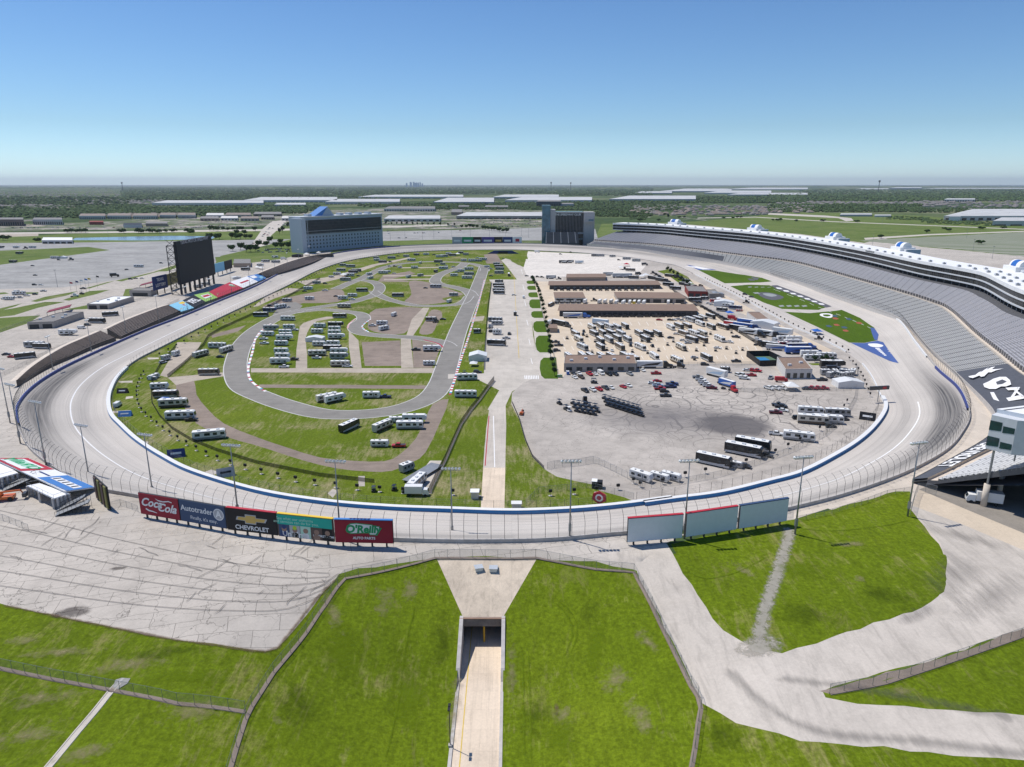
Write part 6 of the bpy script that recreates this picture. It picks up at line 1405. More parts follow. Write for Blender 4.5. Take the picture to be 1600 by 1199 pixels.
def mk_semi(c, c2, tractor=True, L=14.5):
    r = empty('race_hauler' if tractor else 'box_trailer'); M = PC[c]; off = -2 if tractor else 0
    m_ = MB(); m_.box(-L/2+off, L/2+off, -1.28, 1.28, 1.0, 4.05); m_.build('trailer_body', M, r, bevel=.04); q_box(r, 'roof', M_RV, -L/2+.1+off, L/2-.1+off, -1.2, 1.2, 4.051, 4.09)
    for s_ in (-1, 1):
        m_ = MB(); y = s_*1.295; m_.face([(-L*.4+off, y, 1.4), (L*.3+off, y, 1.9), (L*.45+off, y, 3.6), (-L*.1+off, y, 2.6)][::s_]); m_.build('graphic_stripe', PC[c2], r)
    q_box(r, 'belly_box', PC['dark'], -L*.2+off, L*.25+off, -1.2, 1.2, .35, .999)
    wheels(r, (-L*.42+off, -L*.33+off), 1.25, .5)
    if tractor:
        x = L/2+off+.6; m_ = MB(); m_.prism([(x, .8), (x+5.2, .8), (x+5.3, 2.0), (x+3.3, 2.3), (x+2.7, 3.1), (x+1.9, 3.9), (x, 3.9)], -1.15, 1.15); m_.build('tractor_cab', PC[c2], r, bevel=.08)
        m_ = MB(); m_.face([(x+3.32, -1.0, 2.35), (x+3.32, 1.0, 2.35), (x+2.78, .95, 3.1), (x+2.78, -.95, 3.1)]); m_.build('windscreen', M_GLASS, r); wheels(r, (x+.6, x+1.5, x+4.3), 1.2, .5)
    else: m_ = MB(); m_.tube((L/2-2.5, -.6, 0), (L/2-2.5, -.6, 1), .1, n=5); m_.tube((L/2-2.5, .6, 0), (L/2-2.5, .6, 1), .1, n=5); m_.build('landing_leg', PC['dark'], r)
    return r
def mk_tractor(c):
    r = empty('semi_tractor'); m_ = MB(); m_.prism([(-1.4, .8), (3.6, .8), (3.7, 2.0), (1.7, 2.3), (1.1, 3.1), (.3, 3.9), (-1.4, 3.9)], -1.15, 1.15); m_.build('cab', PC[c], r, bevel=.08); q_box(r, 'chassis', PC['dark'], -4, -1.4, -.5, .5, .7, 1.0)
    m_ = MB(); m_.face([(1.72, -1.0, 2.35), (1.72, 1.0, 2.35), (1.18, .95, 3.1), (1.18, -.95, 3.1)]); m_.build('windscreen', M_GLASS, r); wheels(r, (-3.3, -2.2, 2.7), 1.2, .5); return r
def mk_boxtruck(c):
    r = empty('box_truck'); q_box(r, 'cargo_box', PC[c], -3.8, 2.0, -1.2, 1.2, 1.0, 3.6, bevel=.04); m_ = MB(); m_.prism([(2.1, .6), (4.1, .6), (4.15, 1.4), (3.7, 2.4), (2.1, 2.5)], -1.05, 1.05); m_.build('cab', PC[c], r, bevel=.06)
    m_ = MB(); m_.face([(4.12, -.9, 1.5), (4.12, .9, 1.5), (3.75, .85, 2.3), (3.75, -.85, 2.3)]); m_.build('windscreen', M_GLASS, r); wheels(r, (-2.4, 3.0), 1.15, .45); return r
def mk_cart(c):
    r = empty('golf_cart'); q_box(r, 'body', PC[c], -1.2, 1.2, -.6, .6, .3, .75, bevel=.08); q_box(r, 'seat', PC['dark'], -.6, .2, -.55, .55, .76, 1.15); q_box(r, 'roof', PC[c], -1.0, .8, -.62, .62, 1.85, 1.92)
    m_ = MB(); [m_.tube((x, s_*.58, .7), (x, s_*.58, 1.85), .035, n=4) for x in (-.95, .75) for s_ in (-1, 1)]; m_.build('roof_frame', PC['dark'], r); wheels(r, (-.8, .8), .62, .24, .2); return r
def mk_tent(c, w_=3.2, L=4.0, h=2.6, gable=False):
    r = empty('tent'); m_ = MB()
    if gable: m_.prism([(-w_, h), (w_, h), (0, h+1.5)], -L, L); m_.build('roof', PC[c], r); m_ = MB(); m_.box(-w_+.02, w_-.02, -L+.02, L-.02, 0, h-.001); m_.build('wall', PC[c], r); return r
    for a, b in (((-w_,-L),(w_,-L)), ((w_,-L),(w_,L)), ((w_,L),(-w_,L)), ((-w_,L),(-w_,-L))): m_.face([(*a, h), (*b, h), (0, 0, h+1.6)])
    m_.build('roof', PC[c], r)
    for x in (-w_+.1, w_-.1):
        for y in (-L+.1, L-.1): m_ = MB(); m_.tube((x, y, 0), (x, y, h), .06, n=4); m_.build('pole', M_STEEL, r)
    return r
MAKE = {'mh': lambda c: mk_motorhome(c, {'white':'grey','cream':'brown','black':'silver','brown':'cream','grey':'silver','navy':'silver'}[c]), 'tt': lambda c: mk_trailer(c, {'white':'grey','red':'white'}.get(c, 'silver')), 'fw': lambda c: mk_trailer(c, 'black' if c == 'white' else 'silver', 10.8, True),
        'pk': mk_pickup, 'car': mk_car, 'suv': lambda c: mk_car(c, True), 'van': mk_van, 'semi': lambda c: mk_semi(c, {'white':'black','blue':'navy','red':'white','black':'dark','silver':'blue','navy':'blue'}.get(c, 'dark')), 'st': lambda c: mk_semi(c, {'white':'pale_blue','yellow':'dark'}.get(c, 'white'), False, 11),
        'trac': mk_tractor, 'bt': mk_boxtruck, 'cart': mk_cart, 'tent': mk_tent, 'cabin': lambda c: mk_tent(c, 5.5, 5, 3.2, True), 'htent': lambda c: mk_tent(c, 9, 5.5, 4.2, True), 'box': lambda c: mk_trailer(c, 'silver', 5.5)}
WORD = {'mh':('motorhome','motorhomes'), 'tt':('travel trailer','travel trailers'), 'fw':('long fifth-wheel trailer','long trailers'), 'pk':('pickup','pickups'), 'car':('car','cars'), 'suv':('SUV','SUVs'), 'van':('van','vans'), 'semi':('race hauler truck','race haulers'), 'st':('box trailer','box trailers'), 'trac':('semi tractor','semi tractors'), 'bt':('box truck','box trucks'), 'cart':('golf cart','golf carts'), 'tent':('canopy tent','canopy tents'), 'cabin':('gabled tent','gabled tents'), 'htent':('large gabled canopy','large canopies'), 'box':('small utility trailer','small trailers')}
CAT = {'fw':'travel trailer', 'tt':'travel trailer', 'suv':'car', 'semi':'truck', 'trac':'truck', 'st':'trailer', 'bt':'truck', 'cabin':'tent', 'htent':'tent', 'box':'trailer', 'pk':'pickup', 'mh':'motorhome'}
PROTO = {}; PLACED = []
def V(where, items):
    for it in items:
        k, c, px, py = it[:4]; a = it[4] if len(it) > 4 else 0; sc = it[5] if len(it) > 5 else 1
        g = P(px, py, 0) if py < 470 or (170 < px < 1380 and py < 790) else G(px, py)
        if (k, c) not in PROTO: PROTO[(k, c)] = MAKE[k](c); o = PROTO[(k, c)]
        else: o = copy_tree(PROTO[(k, c)])
        o.location = g; o.rotation_euler = (0, 0, R(a+random.uniform(-3, 3))); s_ = sc*random.uniform(.96, 1.04); o.scale = (s_, s_, sc)
        PLACED.append((where, k, c, px, py, o))
V('on the near campground grass', [('mh','cream',512,626,40),('fw','white',524,628,40),('tt','white',581,622,2),('pk','navy',602,622,180),('mh','black',546,671,66),('mh','cream',598,671,62),('mh','white',641,670,2),('fw','white',648,660,2),('tt','white',621,660,3,.8),('tt','white',594,698,0,.85),('pk','red',623,699,180)])
V('beside the curve of the road course straight', [('mh','white',730,594,2),('mh','silver' if False else 'white',728,621,0),('suv','dark',746,583,0),('cart','black',726,584,0),('box','dark',746,521,0),('cabin','white',747,562,0),('tent','white',740,572,0,.7)])
V('at the paddock end of the diagonal fence', [('mh','white',652,760,72),('bt','white',651,774,0),('cart','dark',584,768,90),('cart','black',616,766,80),('cart','dark',633,770,20),('box','grey',636,736,50)])
V('in the left campground block', [('fw','grey',424,516,0),('tt','white',452,514,0),('pk','white',460,517,0),('tt','white',419,525,0),('pk','white',412,531,0),('tt','white',446,522,0),('tt','white',447,527,0),('fw','white',445,532,0),('tt','white',440,540,0),('pk','white',413,538,0),
   ('tt','white',440,552,0),('tt','white',442,560,0),('fw','white',438,569,0),('pk','white',444,575,0),('pk','brown',459,563,180)])
V('in the middle campground block', [('tt','white',500,512,0),('tt','white',496,521,0),('htent','white',493,533,0,.62),('tt','white',499,541,0),('fw','black',525,511,0),('tt','white',523,517,0),('tt','white',523,523,0),('fw','white',526,530,0),('tt','white',521,540,0),('mh','black',520,548,0),('mh','cream',496,556,0),('fw','white',530,553,0),('fw','grey',530,561,0),('mh','cream',532,573,0),('pk','white',495,561,0),('pk','white',543,574,0)])
V('on the gravel inside the small road loops', [('fw','white',675,549,0),('pk','black',650,548,180),('tt','white',671,571,0,.85),('tt','white',615.5,494,78,.9),('tt','brown',674,502,0),('trac','dark',681,504,65,.8),('car','dark',692,500,0),('pk','white',582,510,0),('tt','white',597.5,508,0),('tt','white',600,516,50),('tt','grey',709,463,0),('tt','white',702,473,75,.9),('mh','grey',681,450,0),('car','dark',665,451,0),('mh','black',622,464,0)])
V('on the curved paddock at the left of the road course', [('mh','white',450,501,-3),('mh','black',408,495,0),('fw','navy',422,488,0),('suv','dark',422,479,0),('car','silver',431,476,20),('mh','white',438.5,482,50),('car','white',450,481,70),('tt','grey',449,472,-5),('tt','white',484,469,0),('tt','white',482,453,0),('car','dark',476,456,0),('tt','grey',495,444,0),('suv','dark',508,444,0),('pk','white',508,455,0),('car','dark',525,464,0),('tt','white',536,468,0),('pk','white',550,469,0),('tt','white',551,464,0),('mh','cream',538,481,0),('mh','brown',531,497,0)])
V('in the upper left corner of the campground', [('mh','grey',533,424,0),('mh','white',546,432,-5),('tent','white',537,433,0,1.1),('mh','grey',540,439,0),('mh','black',552,427,0),('tt','white',518,434,0,.7),('tt','grey',536,416,0),('mh','grey',548,418,0),('mh','black',566,456,0),('mh','black',557,425,0),('car','dark',560,432,0),('tt','white',527,430,0)])
V('on the grass bars inside the far road loop', [('tt','white',579,436,55,.9),('tt','white',577,430,50,.9),('mh','white',599,428,0),('tt','white',606,426,0,.8),('car','white',616,428,0),('tt','white',638.5,434,60,.9),('tt','grey',657,432,40,.9),('box','dark',681,426,60),('tt','white',648,420,0),('tt','white',625,419,60,.8),('suv','dark',617,417,0),('suv','white',609,417,0),('tt','white',657,412,80,.9),('tt','grey',692,414,0,.8),('mh','white',693,421,0),('car','dark',683,415,0),('pk','white',708,418,40),('car','white',697,416,0)])
V('between the dark S bend and the straight', [('mh','white',733,422,0),('tt','white',721,425,0),('tt','white',709.6,432,0),('mh','grey',733,430,0),('mh','white',730,436,0),('pk','silver',714,426,0)])
V('along the far inner wall above the road course', [('tt','white',589,408,0),('mh','black',598,411,0),('suv','dark',610,410,0),('mh','grey',612,404.5,0),('tt','grey',635,402,0),('tt','dark' if False else 'black',651,399.5,0),('tt','white',666,399,0),('pk','dark',678,399,0),('mh','white',687,402.5,0),('mh','grey',694,402,0),('tt','white',701,398,0),('mh','black',707,400.5,0),('tent','white',715,399.5,0),('tt','grey',728,399,0),('mh','white',643,408,-5),('mh','black',685,410.5,0),('tt','white',725,408.5,0),('mh','white',738,409,0),('tt','grey',748,409,0),('mh','white',755,407,0),('car','dark',622,401,0),('tt','black',720,396.5,0),('pk','white',746,404,0),('tt','white',761,418,0,.8),('pk','silver',766,421,0),('tt','grey',588,405,0)])
V('along the lower left fence of the campground', [('box','white',275,556,80),('box','silver',260,563,70),('suv','silver',255,568,60),('tt','white',241,592,75,.8),('tt','grey',238,594,0,.6),('mh','cream',314,557,68),('mh','white',340,544,2),('mh','cream',354,550,72),('car','dark',344,559,0),('mh','brown',327,586,6),('tt','white',250,608,10),('suv','dark',258,613,10),('mh','brown',260,621,5),('mh','cream',272,636,12,1.15),('mh','white',283,655,10,1.1),('pk','black',299,658,5),('mh','white',328,686,17,1.1),('van','white',184,635,95),('tent','blue',256,628,0,.6)])
V('on the concrete paddock strip beside the access road', [('mh','black',779.5,418,0),('mh','grey',781,422,0),('mh','silver' if False else 'grey',780,428,0),('car','dark',767,432,0),('semi','black',795,431,90,.8),('tt','black',780,442,0),('mh','black',779,448,-5),('mh','black',780,452,-5),('mh','grey',779,456,-8),('mh','black',780,460,-8),('car','white',803,462,0),('box','black',805,493,90),('mh','grey',774,503,-8),('tt','grey',777,508,0),('trac','silver',766,513,60,.8),('suv','black',768,519,40),('box','white',777,523,0,1.2),('pk','silver',791,530,10),('mh','black',776,540,-14,1.1),('suv','black',796,523,80),('van','white',818,466,90),('car','dark',786,405,90),('tt','grey',776,414,0)])
V('on the white concrete lot by the far turn', [('mh','black',930,401,0),('mh','grey',938,401,0),('tt','grey',957,402,0),('bt','white',839,395,0),('suv','dark',892,395,0),('suv','grey',876,398,0),('st','black',880,411.5,0),('st','black',890,411.3,0),('st','white',905,412,0),('tent','white',971,421,0),('trac','black',976,422,0),('mh','grey',979,406,0),('mh','grey',994,409,0),('tent','red',979,416,0),('bt','dark',1007,415,0),('mh','brown',985,424,-20),('suv','black',967,407,0)])
V('in the far row of haulers beyond the garages', [('st','grey',861,436,0),('trac','dark',873,437,0,.8),('car','dark',823,432,0),('car','dark',832,433,0),('suv','black',840,433.5,0),('suv','black',847,434,0),('st','silver',966,434,5,1.2),('st','silver',978,434,5,1.2),('mh','black',990,436,-20),('tent','white',1009,433,0),('tent','white',1003,435,0),('semi','black',1022,437,-52,.9),('semi','black',1034,440,-52,.9),('bt','dark',997,430,40),('st','grey',950,431,0)])
V('on the vendor strip beside pit road', [('semi','black',1048,433,-45,.8),('trac','black',1059,435,-40),('trac','black',1065,438,-40),('tt','black',1072,441,-40),('mh','black',1044,447,-38),('mh','black',1055,453,-38),('tent','white',1077,446,0),('suv','dark',1095,447,0),('htent','grey',1117,464,0,.8),('suv','black',1164,461,-30),('car','black',1174,465,-30),('trac','black',1166,474,-30,.8),('htent','white',1131,478,-20,.9),('tt','red',1117,473,0),('mh','blue' if False else 'navy',1149,484,-35),('tt','red',1155,487,0,.6),('car','white',1107,475,0),('car','silver',1112,477,0),('mh','black',1086,471,0)])
V('parked as haulers along the vendor strip', [('semi','red',1147,511,-48,.9),('semi','blue',1171,508,-45),('semi','blue',1165,514,-45),('semi','white',1173,523,-47),('semi','white',1197,525,-47),('st','white',1222,524,-42,1.25),('htent','white',1194,512,-40,1.0),('tent','blue',1209,511,0,1.1),('trac','silver',1210,537,-60),('pk','white',1212,527,-50),('trac','black',1188,527,-45),('mh','white',1226,533,5),('fw','white',1240,534,0),('fw','white',1238,539,0),('box','red',1224,543,0,1.2),('semi','navy',1249,545,0,.9),('semi','blue',1252,553,0,1.1),('fw','white',1265,557,0),('mh','white',1270,563,3),('mh','white',1291,560,-10),('trac','black',1187,541,-45),('suv','white',1274,523,-30),('trac','black',1279,531,-30,.7),('tent','blue',1276,522,0,.9)])
V('in the row of trailers between the two garages', [('st','white',914,474,72,.85),('st','silver',937,474,72,.8),('st','silver',945.5,474,72,.8),('st','grey',955,474,72,.8),('st','silver',963,475.5,72,.8),('st','white',974,476,72,.85),('st','white',984,476,72,.85),('st','yellow',991,476,72,.85),('st','silver',998,476,72,.85),('st','white',1006,476.5,72,.9),('st','white',1044,476,72,.85),('trac','dark',928,471,0,.8),('pk','dark',1052,478,0),('suv','dark',1068,476,0)])
V('in front of the long garage', [('semi','silver',899,497,0,1.0),('semi','black',876,509,-50,.95),('semi','black',861,478,70,.7),('mh','white',859,506,80,.8),('st','pale_blue',938,508,-38,1.1),('car','red',1030,501,-15),('car','black',1047,501,-15),('suv','dark',950,495.5,0),('suv','black',963,495.5,0),('pk','black',977,496,0),('pk','dark',1000,496,0),('trac','dark',1026,496,0,.7),('car','white',1053,501,-30),('car','silver',1060,500,-30),('suv','white',1066,502,-30),('car','white',1070,498,-30)])
mhc = ['white','black','brown','grey','black','cream','black']
V('in the back rows of the garage motorhome lot', [('mh',mhc[i % 7],x,y,-80+(i*7) % 11) for i, (x, y) in enumerate([(1047.7,514.5),(1060.6,513),(1073.5,513),(1079,503),(1090,502),(1098,500),(1110,497.5),(1093.7,509),(1111,514),(1130,514),(964,515),(976.5,513),(924.6,515),(938,513.5),(951,513.5)])])
V('in the second rows of the garage motorhome lot', [('mh',mhc[(i*5+1) % 7],x,y,-80+(i*7) % 11) for i, (x, y) in enumerate([(998,524.6),(1013,524.6),(1027,524.6),(1068,525),(1083.6,524),(1097,524),(970,525),(928,525),(941,524),(954,524),(899,525.5)])])
V('in the third rows of the garage motorhome lot', [('mh',mhc[(i*5+3) % 7],x,y,-80+(i*7) % 11) for i, (x, y) in enumerate([(980,534),(964,532),(1008,533),(1080.7,534),(1096.5,534),(1124,533),(904,533.5),(951,534),(938,536)])]+[('car','white',1057,523,-20),('car','dark',1048,529,0),('car','white',1067,533,-20),('suv','dark',940,541,90),('suv','dark',912,519,90),('suv','dark',911,524,90),('suv','dark',893,516,90)])
V('in the front rows of the garage motorhome lot', [('mh',mhc[(i*5+2) % 7],x,y,-80+(i*7) % 11) for i, (x, y) in enumerate([(968.6,546),(1000,546),(1063.5,546),(910,546),(938,546),(1103.7,563),(977,561),(990,564),(1022,561),(1057,567),(889,562),(910,561),(923,562),(940,562),(956,562)])]+[('car','white',956,549,90),('car','white',1121,545,-30),('car','silver',1085,560,0),('pk','dark',868,536,0),('pk','dark',873,541,0),('suv','dark',870,549,0),('suv','dark',1101,571,0)])
V('among the motorhome rows of the garage area', [('cart','black',x,y,60) for x, y in [(905,540),(917,527),(930,535),(948,548),(958,538),(972,541),(985,528),(1003,534),(1017,531),(1035,527),(1043,540),(1052,535),(1072,549),(1088,549),(1100,541),(1118,549),(1135,546),(1150,553),(1160,548),(1029,549),(1012,553),(988,551),(925,552),(1110,523),(1143,521),(1120,509),(886,530),(1085,563)]]+[('pk','dark',1150,528,-30),('pk','white',1139,536,-30),('suv','black',1019,542,90),('suv','black',985,541,90),('car','silver',1075,537,0),('pk','black',1150,566,0)])
V('in front of the brown block above the paved lot', [('semi','white',1020,575,0),('trac','black',1061,575,-20,.9),('box','blue',887,585,90,.6),('car','white',898,591,-70),('car','dark',896,585,-70),('car','white',904.6,585,-70),('pk','brown',908,591,-70),('pk','red',921,586,-70),('car','white',930,586,-70),('van','white',939,585,-70),('pk','black',951,586,-70),('pk','dark',960.6,586,-70),('pk','grey',984,586,-70),('car','white',1004,580,-70),('box','green',875,590,0,.5)])
V('on the upper half of the paved lot', [('pk','red',1025,585,0),('cart','black',928,599,0,1.4),('pk','black',914,612,-70),('pk','white',926,611,-70),('pk','red',936,610,-70),('pk','dark',946,608,-70),('car','white',955,607.5,-70),('car','red',973.6,606,-60),('car','white',982,604,-60),('car','white',1019,600,0),('car','red',1027,597,0),('pk','pale_blue',1028,604,0),('pk','red',1031,609,0),('pk','navy',1047.6,606,0,1.1),('pk','navy',1050,602,0,1.1),('suv','black',1038,613,0),('pk','dark',1040,620,0),('pk','grey',1090,591,0)])
V('in the service truck line on the paved lot', [('pk','white',1095,595,-20),('pk','white',1099,599,-20),('pk','white',1102,602,-20),('pk','white',1107,605,-20),('pk','maroon',1112,608,-20),('st','white',1119.6,589,-55,1.1),('st','blue',1135.5,604,-58,.9),('trac','red',1145.5,612,-70,.8),('cart','black',1124,599,0),('cart','black',1130,608,0),('box','dark',1133,582,0)])
V('in the rescue building yard', [('car','white',1167,580,-10),('pk','red',1174,580.5,-40),('pk','red',1182,581,-40),('suv','white',1153.4,588,-60),('suv','white',1161,588,-60),('pk','red',1173.6,588,-10),('pk','white',1163,593,-20),('pk','silver',1204,592,60),('bt','red',1220,597,-8,.8)]+[('pk','white',1201+i*10.5,608.5,-60) for i in range(3)]+[('tent','white',1235,609,0),('car','dark',1260,609,0)]+[('pk','red',1267+i*9.5,608.5,-20) for i in range(3)]+[('htent','white',1324,604,0,.75)])
V('near the right side of the paved lot', [('pk','dark',1220,637,-8),('pk','black',1216,634.5,-8),('car','white',1223,643,-20),('pk','maroon',1212,646.5,-12),('pk','white',1212,680,-16),('mh','white',1248,688,-20,1.05),('mh','cream',1270,662,-14,1.15),('mh','white',1294,661,-14,1.05),('mh','white',1266,647,-12),('car','white',1281,643,-8),('mh','grey',1308,650,-8),('suv','black',1246,655,0),('suv','dark',1318,657,0),('suv','dark',1298,668,0)])
V('at the lower right edge of the paved lot', [('mh','black',1115,727,-36,1.2),('mh','black',1162,711,-33,1.25),('mh','black',1176,702,-33,1.25),('tt','grey',1148,730,-30,.7),('suv','dark',1164,731,-30),('suv','grey',1143,724,0),('suv','black',1198,714,-30),('tt','white',1002,750,-40),('tt','white',1031,751,-40,.85),('tt','white',1049,750,-38,.85)])
V('at the crowded end of the vendor strip', [('trac','black',1020+i*5.2,428+i*3.1,-45,.8) for i in range(6)]+[('semi','black',1070+i*9,446+i*3,-45,.75) for i in range(3)]+[('suv','black',1098+i*6,481+i*3.2,-40) for i in range(7)]+[('tent','white',1124,470,0,.8),('tent','blue',1140,493,0,.9),('tt','black',1128,487,-40),('tt','white',1136,480,-40),('bt','red',1144,500,-45,.9),('semi','black',1157,517,-47,.9),('trac','white',1182,534,-47,.8),('mh','black',1205,543,-40),('semi','silver',1218,548,-20,.9),('tt','black',1100,469,0),('pk','black',1092,474,-40),('pk','dark',1085,478,-40)])
V('in the yard behind the rescue building', [('box','grey',1290+i*7,586+(i % 2)*4,i*40,1.0) for i in range(7)]+[('bt','dark',1300,580,0,.9),('trac','dark',1318,583,90,.7),('pk','dark',1284,595,0),('pk','grey',1309,597,0),('fw','black',1300,575,0,1.2)])
V('in the shade along the long garage fronts', [('suv','black',885+i*11.5,495.8,0) for i in range(17)]+[('cart','black',868+i*10,454.5,0,1.6) for i in range(16)]+[('box','dark',870+i*8.6,475.3,0,.8) for i in range(5)])
V('outside the back straight', [('fw','white',107,524,4,1.1),('mh','black',152,505,-3,1.1),('suv','dark',137,509,0),('mh','black',173,494,25),('mh','silver' if False else 'grey',55,543,0,1.1),('mh','black',66,545,-8),('mh','black',40,560,32),('car','red',18,559,0),('car','dark',10,555,20),('suv','black',48,537,0),('van','white',128,514,0),('mh','grey',415,410,0),('tt','white',407,416,0),('mh','grey',431,411,0),('bt','white',443,406,0),('mh','black',384,423,0),('htent','black',465,402,0,.8),('tent','white',479,399.5,0),('tent','white',498,397.5,0),('tent','white',402,420,0,.8),('tent','white',408,421,0,.8),('tt','white',430,403,0),('htent','grey',381,415,10,.9),('tt','white',310,450,20),('tt','white',322,446,20),('htent','white',369,436,40,.5),('box','grey',341,466,30)])
V('on the large left parking lots', [('van','white',27,457,0),('pk','white',7,468,0),('mh','white',14,469,0,.9),('pk','white',21,466,0),('suv','silver',32,466,0),('mh','white',30,461,20),('pk','white',42,463,0),('suv','dark',55,461,0),('car','dark',55,431,0),('suv','black',54,446,0),('car','white',64,446,0),('pk','silver',68,456,0),('pk','black',130,452,0),('bt','black',179,433,25,1.2),('car','dark',198,422,0),('mh','white',217,418,-3),('mh','white',86,404.5,0),('htent','white',98,404,0,.6),('suv','dark',92,407,0),('trac','dark',111,407,0),('car','dark',51,416,0),('fw','dark' if False else 'black',21,411,0),('fw','black',31,397.5,0),('fw','white',26,388,0),('mh','white',51,388,0),('trac','black',40,389,0),('fw','black',2,388,0),('suv','black',204,437,0),('car','white',222,436,0),('car','dark',212,436,0),('car','white',266,412,0),('suv','dark',252,412,0),('trac','white',117,464,20,.9),('cart','dark',128,460,0,1.6),('suv','dark',396,381,40)])
V('under the near right grandstand', [('bt','white',1537,787,158,1.15)])
for k in range(14): 
    px = 896+(k % 5)*8.5+(k//5)*3; V('left cluster on the paved lot', [('cart','black',px,632+(k//5)*6+(k % 5)*1.6,-45,1.25)])
for k in range(24): 
    a = k//3; px = 945+a*7.4-(k % 3)*(-2.6); V('right cluster on the paved lot', [('cart','black',px,624+a*2.3+(k % 3)*5.4,-45,1.2)])
V('left cluster on the paved lot', [('cart','black',874,632,-60,1.3),('cart','black',885,641,-60,1.3),('cart','white',889,643,-60,1.2),('trac','black',914,629,90,.8)])
ORD = ordn
def label_all():
    from collections import defaultdict
    G_ = defaultdict(list)
    for p in PLACED: G_[(p[0], p[1], p[2])].append(p)
    for (where, k, c), ps in G_.items():
        ps.sort(key=lambda p: p[3]); n = len(ps); w1, w2 = WORD[k]; cn = c.replace('_', ' ')
        for i, p in enumerate(ps):
            o = p[5]; grp = w2+' '+where
            if n == 1: lab = f'{cn} {w1} {where}'
            elif k == 'cart': lab = ('black golf cart with flat roof in the '+where if 'cluster' in where else 'dark golf cart '+where)
            elif i == n-1: lab = f'{cn} {w1}, rightmost of its colour {where}'
            elif i == 0: lab = f'{cn} {w1}, leftmost of its colour {where}'
            elif i == n-2 and n > 4: lab = f'{cn} {w1}, second from right of its colour {where}'
            else: lab = f'{cn} {w1}, {ORD[i]} from left of its colour {where}'
            ws = lab.split(); lab = ' '.join(ws[:16]) if len(ws) > 16 else lab
            tag(o, lab.replace(' of its colour', '') if len(ws) > 16 else lab, CAT.get(k, w1.split()[-1] if k != 'cart' else 'golf cart'), grp if n > 1 else w2+' around the speedway')
            if lab.split()[0] == 'dark': o['label'] = 'dark coloured'+o['label'][4:] if len(o['label'].split()) < 16 else o['label']
label_all()
# orange telehandler on the left plaza, orange lift on the lot, small sponsor wedges on the grass
def machine(label, px, py, a, s=1):
    r = empty('boom_lift', G(px, py), R(a), label=label, cat='lift'); M = PC['orange']
    q_box(r, 'chassis', M, -2.2, 2.2, -1.0, 1.0, .6, 1.3, bevel=.1); q_box(r, 'engine_cover', M, -2.2, -.4, -.9, .9, 1.31, 2.0, bevel=.1); m_ = MB(); m_.tube((-1.8, 0, 2.1), (3.6, 0, 2.3), .22, n=6); m_.tube((3.6, 0, 2.3), (4.2, 0, 1.2), .15, n=6); m_.build('boom', M, r); q_box(r, 'basket', PC['dark'], 4.0, 4.8, -.8, .8, .6, 1.6); wheels(r, (-1.5, 1.5), 1.15, .55); r.scale = (s, s, s)
machine('orange boom lift on the cracked plaza at the left frame edge', 8, 782, 15, 1.25); machine('small orange boom lift where the access road meets the paved lot', 815, 648, 80, .75)
def wedge(label, px, py, a, c, body, w_=4.6, h=2.4, tc_='white'):
    r = empty('sponsor_wedge', G(px, py), R(a), label=label, cat='sign'); m_ = MB(); m_.prism([(-1.3, 0), (1.3, 0), (0, h)], -w_/2, w_/2); m_.build('panel', C[c], r)
    k_ = MB(); k_.face([(.80, -w_*.3, h*.42), (.80, w_*.3, h*.42), (.52, w_*.3, h*.64), (.52, -w_*.3, h*.64)]); k_.face([(-.80, w_*.3, h*.42), (-.80, -w_*.3, h*.42), (-.52, -w_*.3, h*.64), (-.52, w_*.3, h*.64)]); k_.build('printed_block', C[tc_], r)
wedge('navy wedge sign standing on the grass inside the near left turn', 276, 714, -70, 'navy', 'NASCAR', 6.2, 3.2); wedge('pale grey wedge sign with dark lettering inside the near turn', 353, 744, -62, 'silver', 'PROTECT', 6, 3.2, 'black')
wedge('small blue wedge sign near the white van', 196, 650, -80, 'blue', 'ALLY', 5.5, 2.4); wedge('dark wedge sign on grass above the white van', 192, 614, -85, 'black', 'CARS', 5, 2.4)
wedge('black triangular wedge sign by the pit exit wall', 1355, 656, -120, 'black', 'MOBIL', 6.5, 3.4)
r = empty('sponsor_wedge', P(936, 788), R(-20), label='red and white diamond sign on the grass by the track gate', cat='sign'); m_ = MB(); m_.prism([(-2.4, 1.5), (0, 0), (2.4, 1.5), (2.0, 3.6), (0, 4.6), (-2.0, 3.6)], -.2, .2); m_.build('panel', C['red'], r); m_ = MB(); m_.tube((0, -.28, 2.3), (0, -.21, 2.3), 1.3, n=16); m_.build('printed_disc', C['white'], r); m_ = MB(); m_.tube((0, -.34, 2.3), (0, -.285, 2.3), .75, n=16); m_.build('printed_disc', C['red'], r)
# grey slatted platform and small huts by the paddock gate
r = empty('platform', P(661, 742), R(62), label='grey metal stage platform beside the diagonal fence', cat='platform'); q_box(r, 'deck', M_STEEL, -9, 9, -2.6, 2.6, .8, 1.0); [q_box(r, 'leg', M_DKSTEEL, x-.1, x+.1, -2.4, 2.4, 0, .8) for x in (-8, -3, 3, 8)]
r = empty('guard_hut', P(742, 778), R(0), label='small hut with flat roof beside the left ramp edge', cat='hut'); q_box(r, 'wall', M_LW, -1.2, 1.2, -1.2, 1.2, 0, 2.4); q_box(r, 'roof', M_ROOFW, -1.5, 1.5, -1.5, 1.5, 2.4, 2.6)
r = empty('guard_hut', P(807, 794), R(0), label='small white hut by the barrier right of the ramp', cat='hut'); q_box(r, 'wall', M_LW, -1.5, 1.5, -1.0, 1.0, 0, 1.8); q_box(r, 'roof', M_ROOFW, -1.7, 1.7, -1.2, 1.2, 1.8, 2.0)
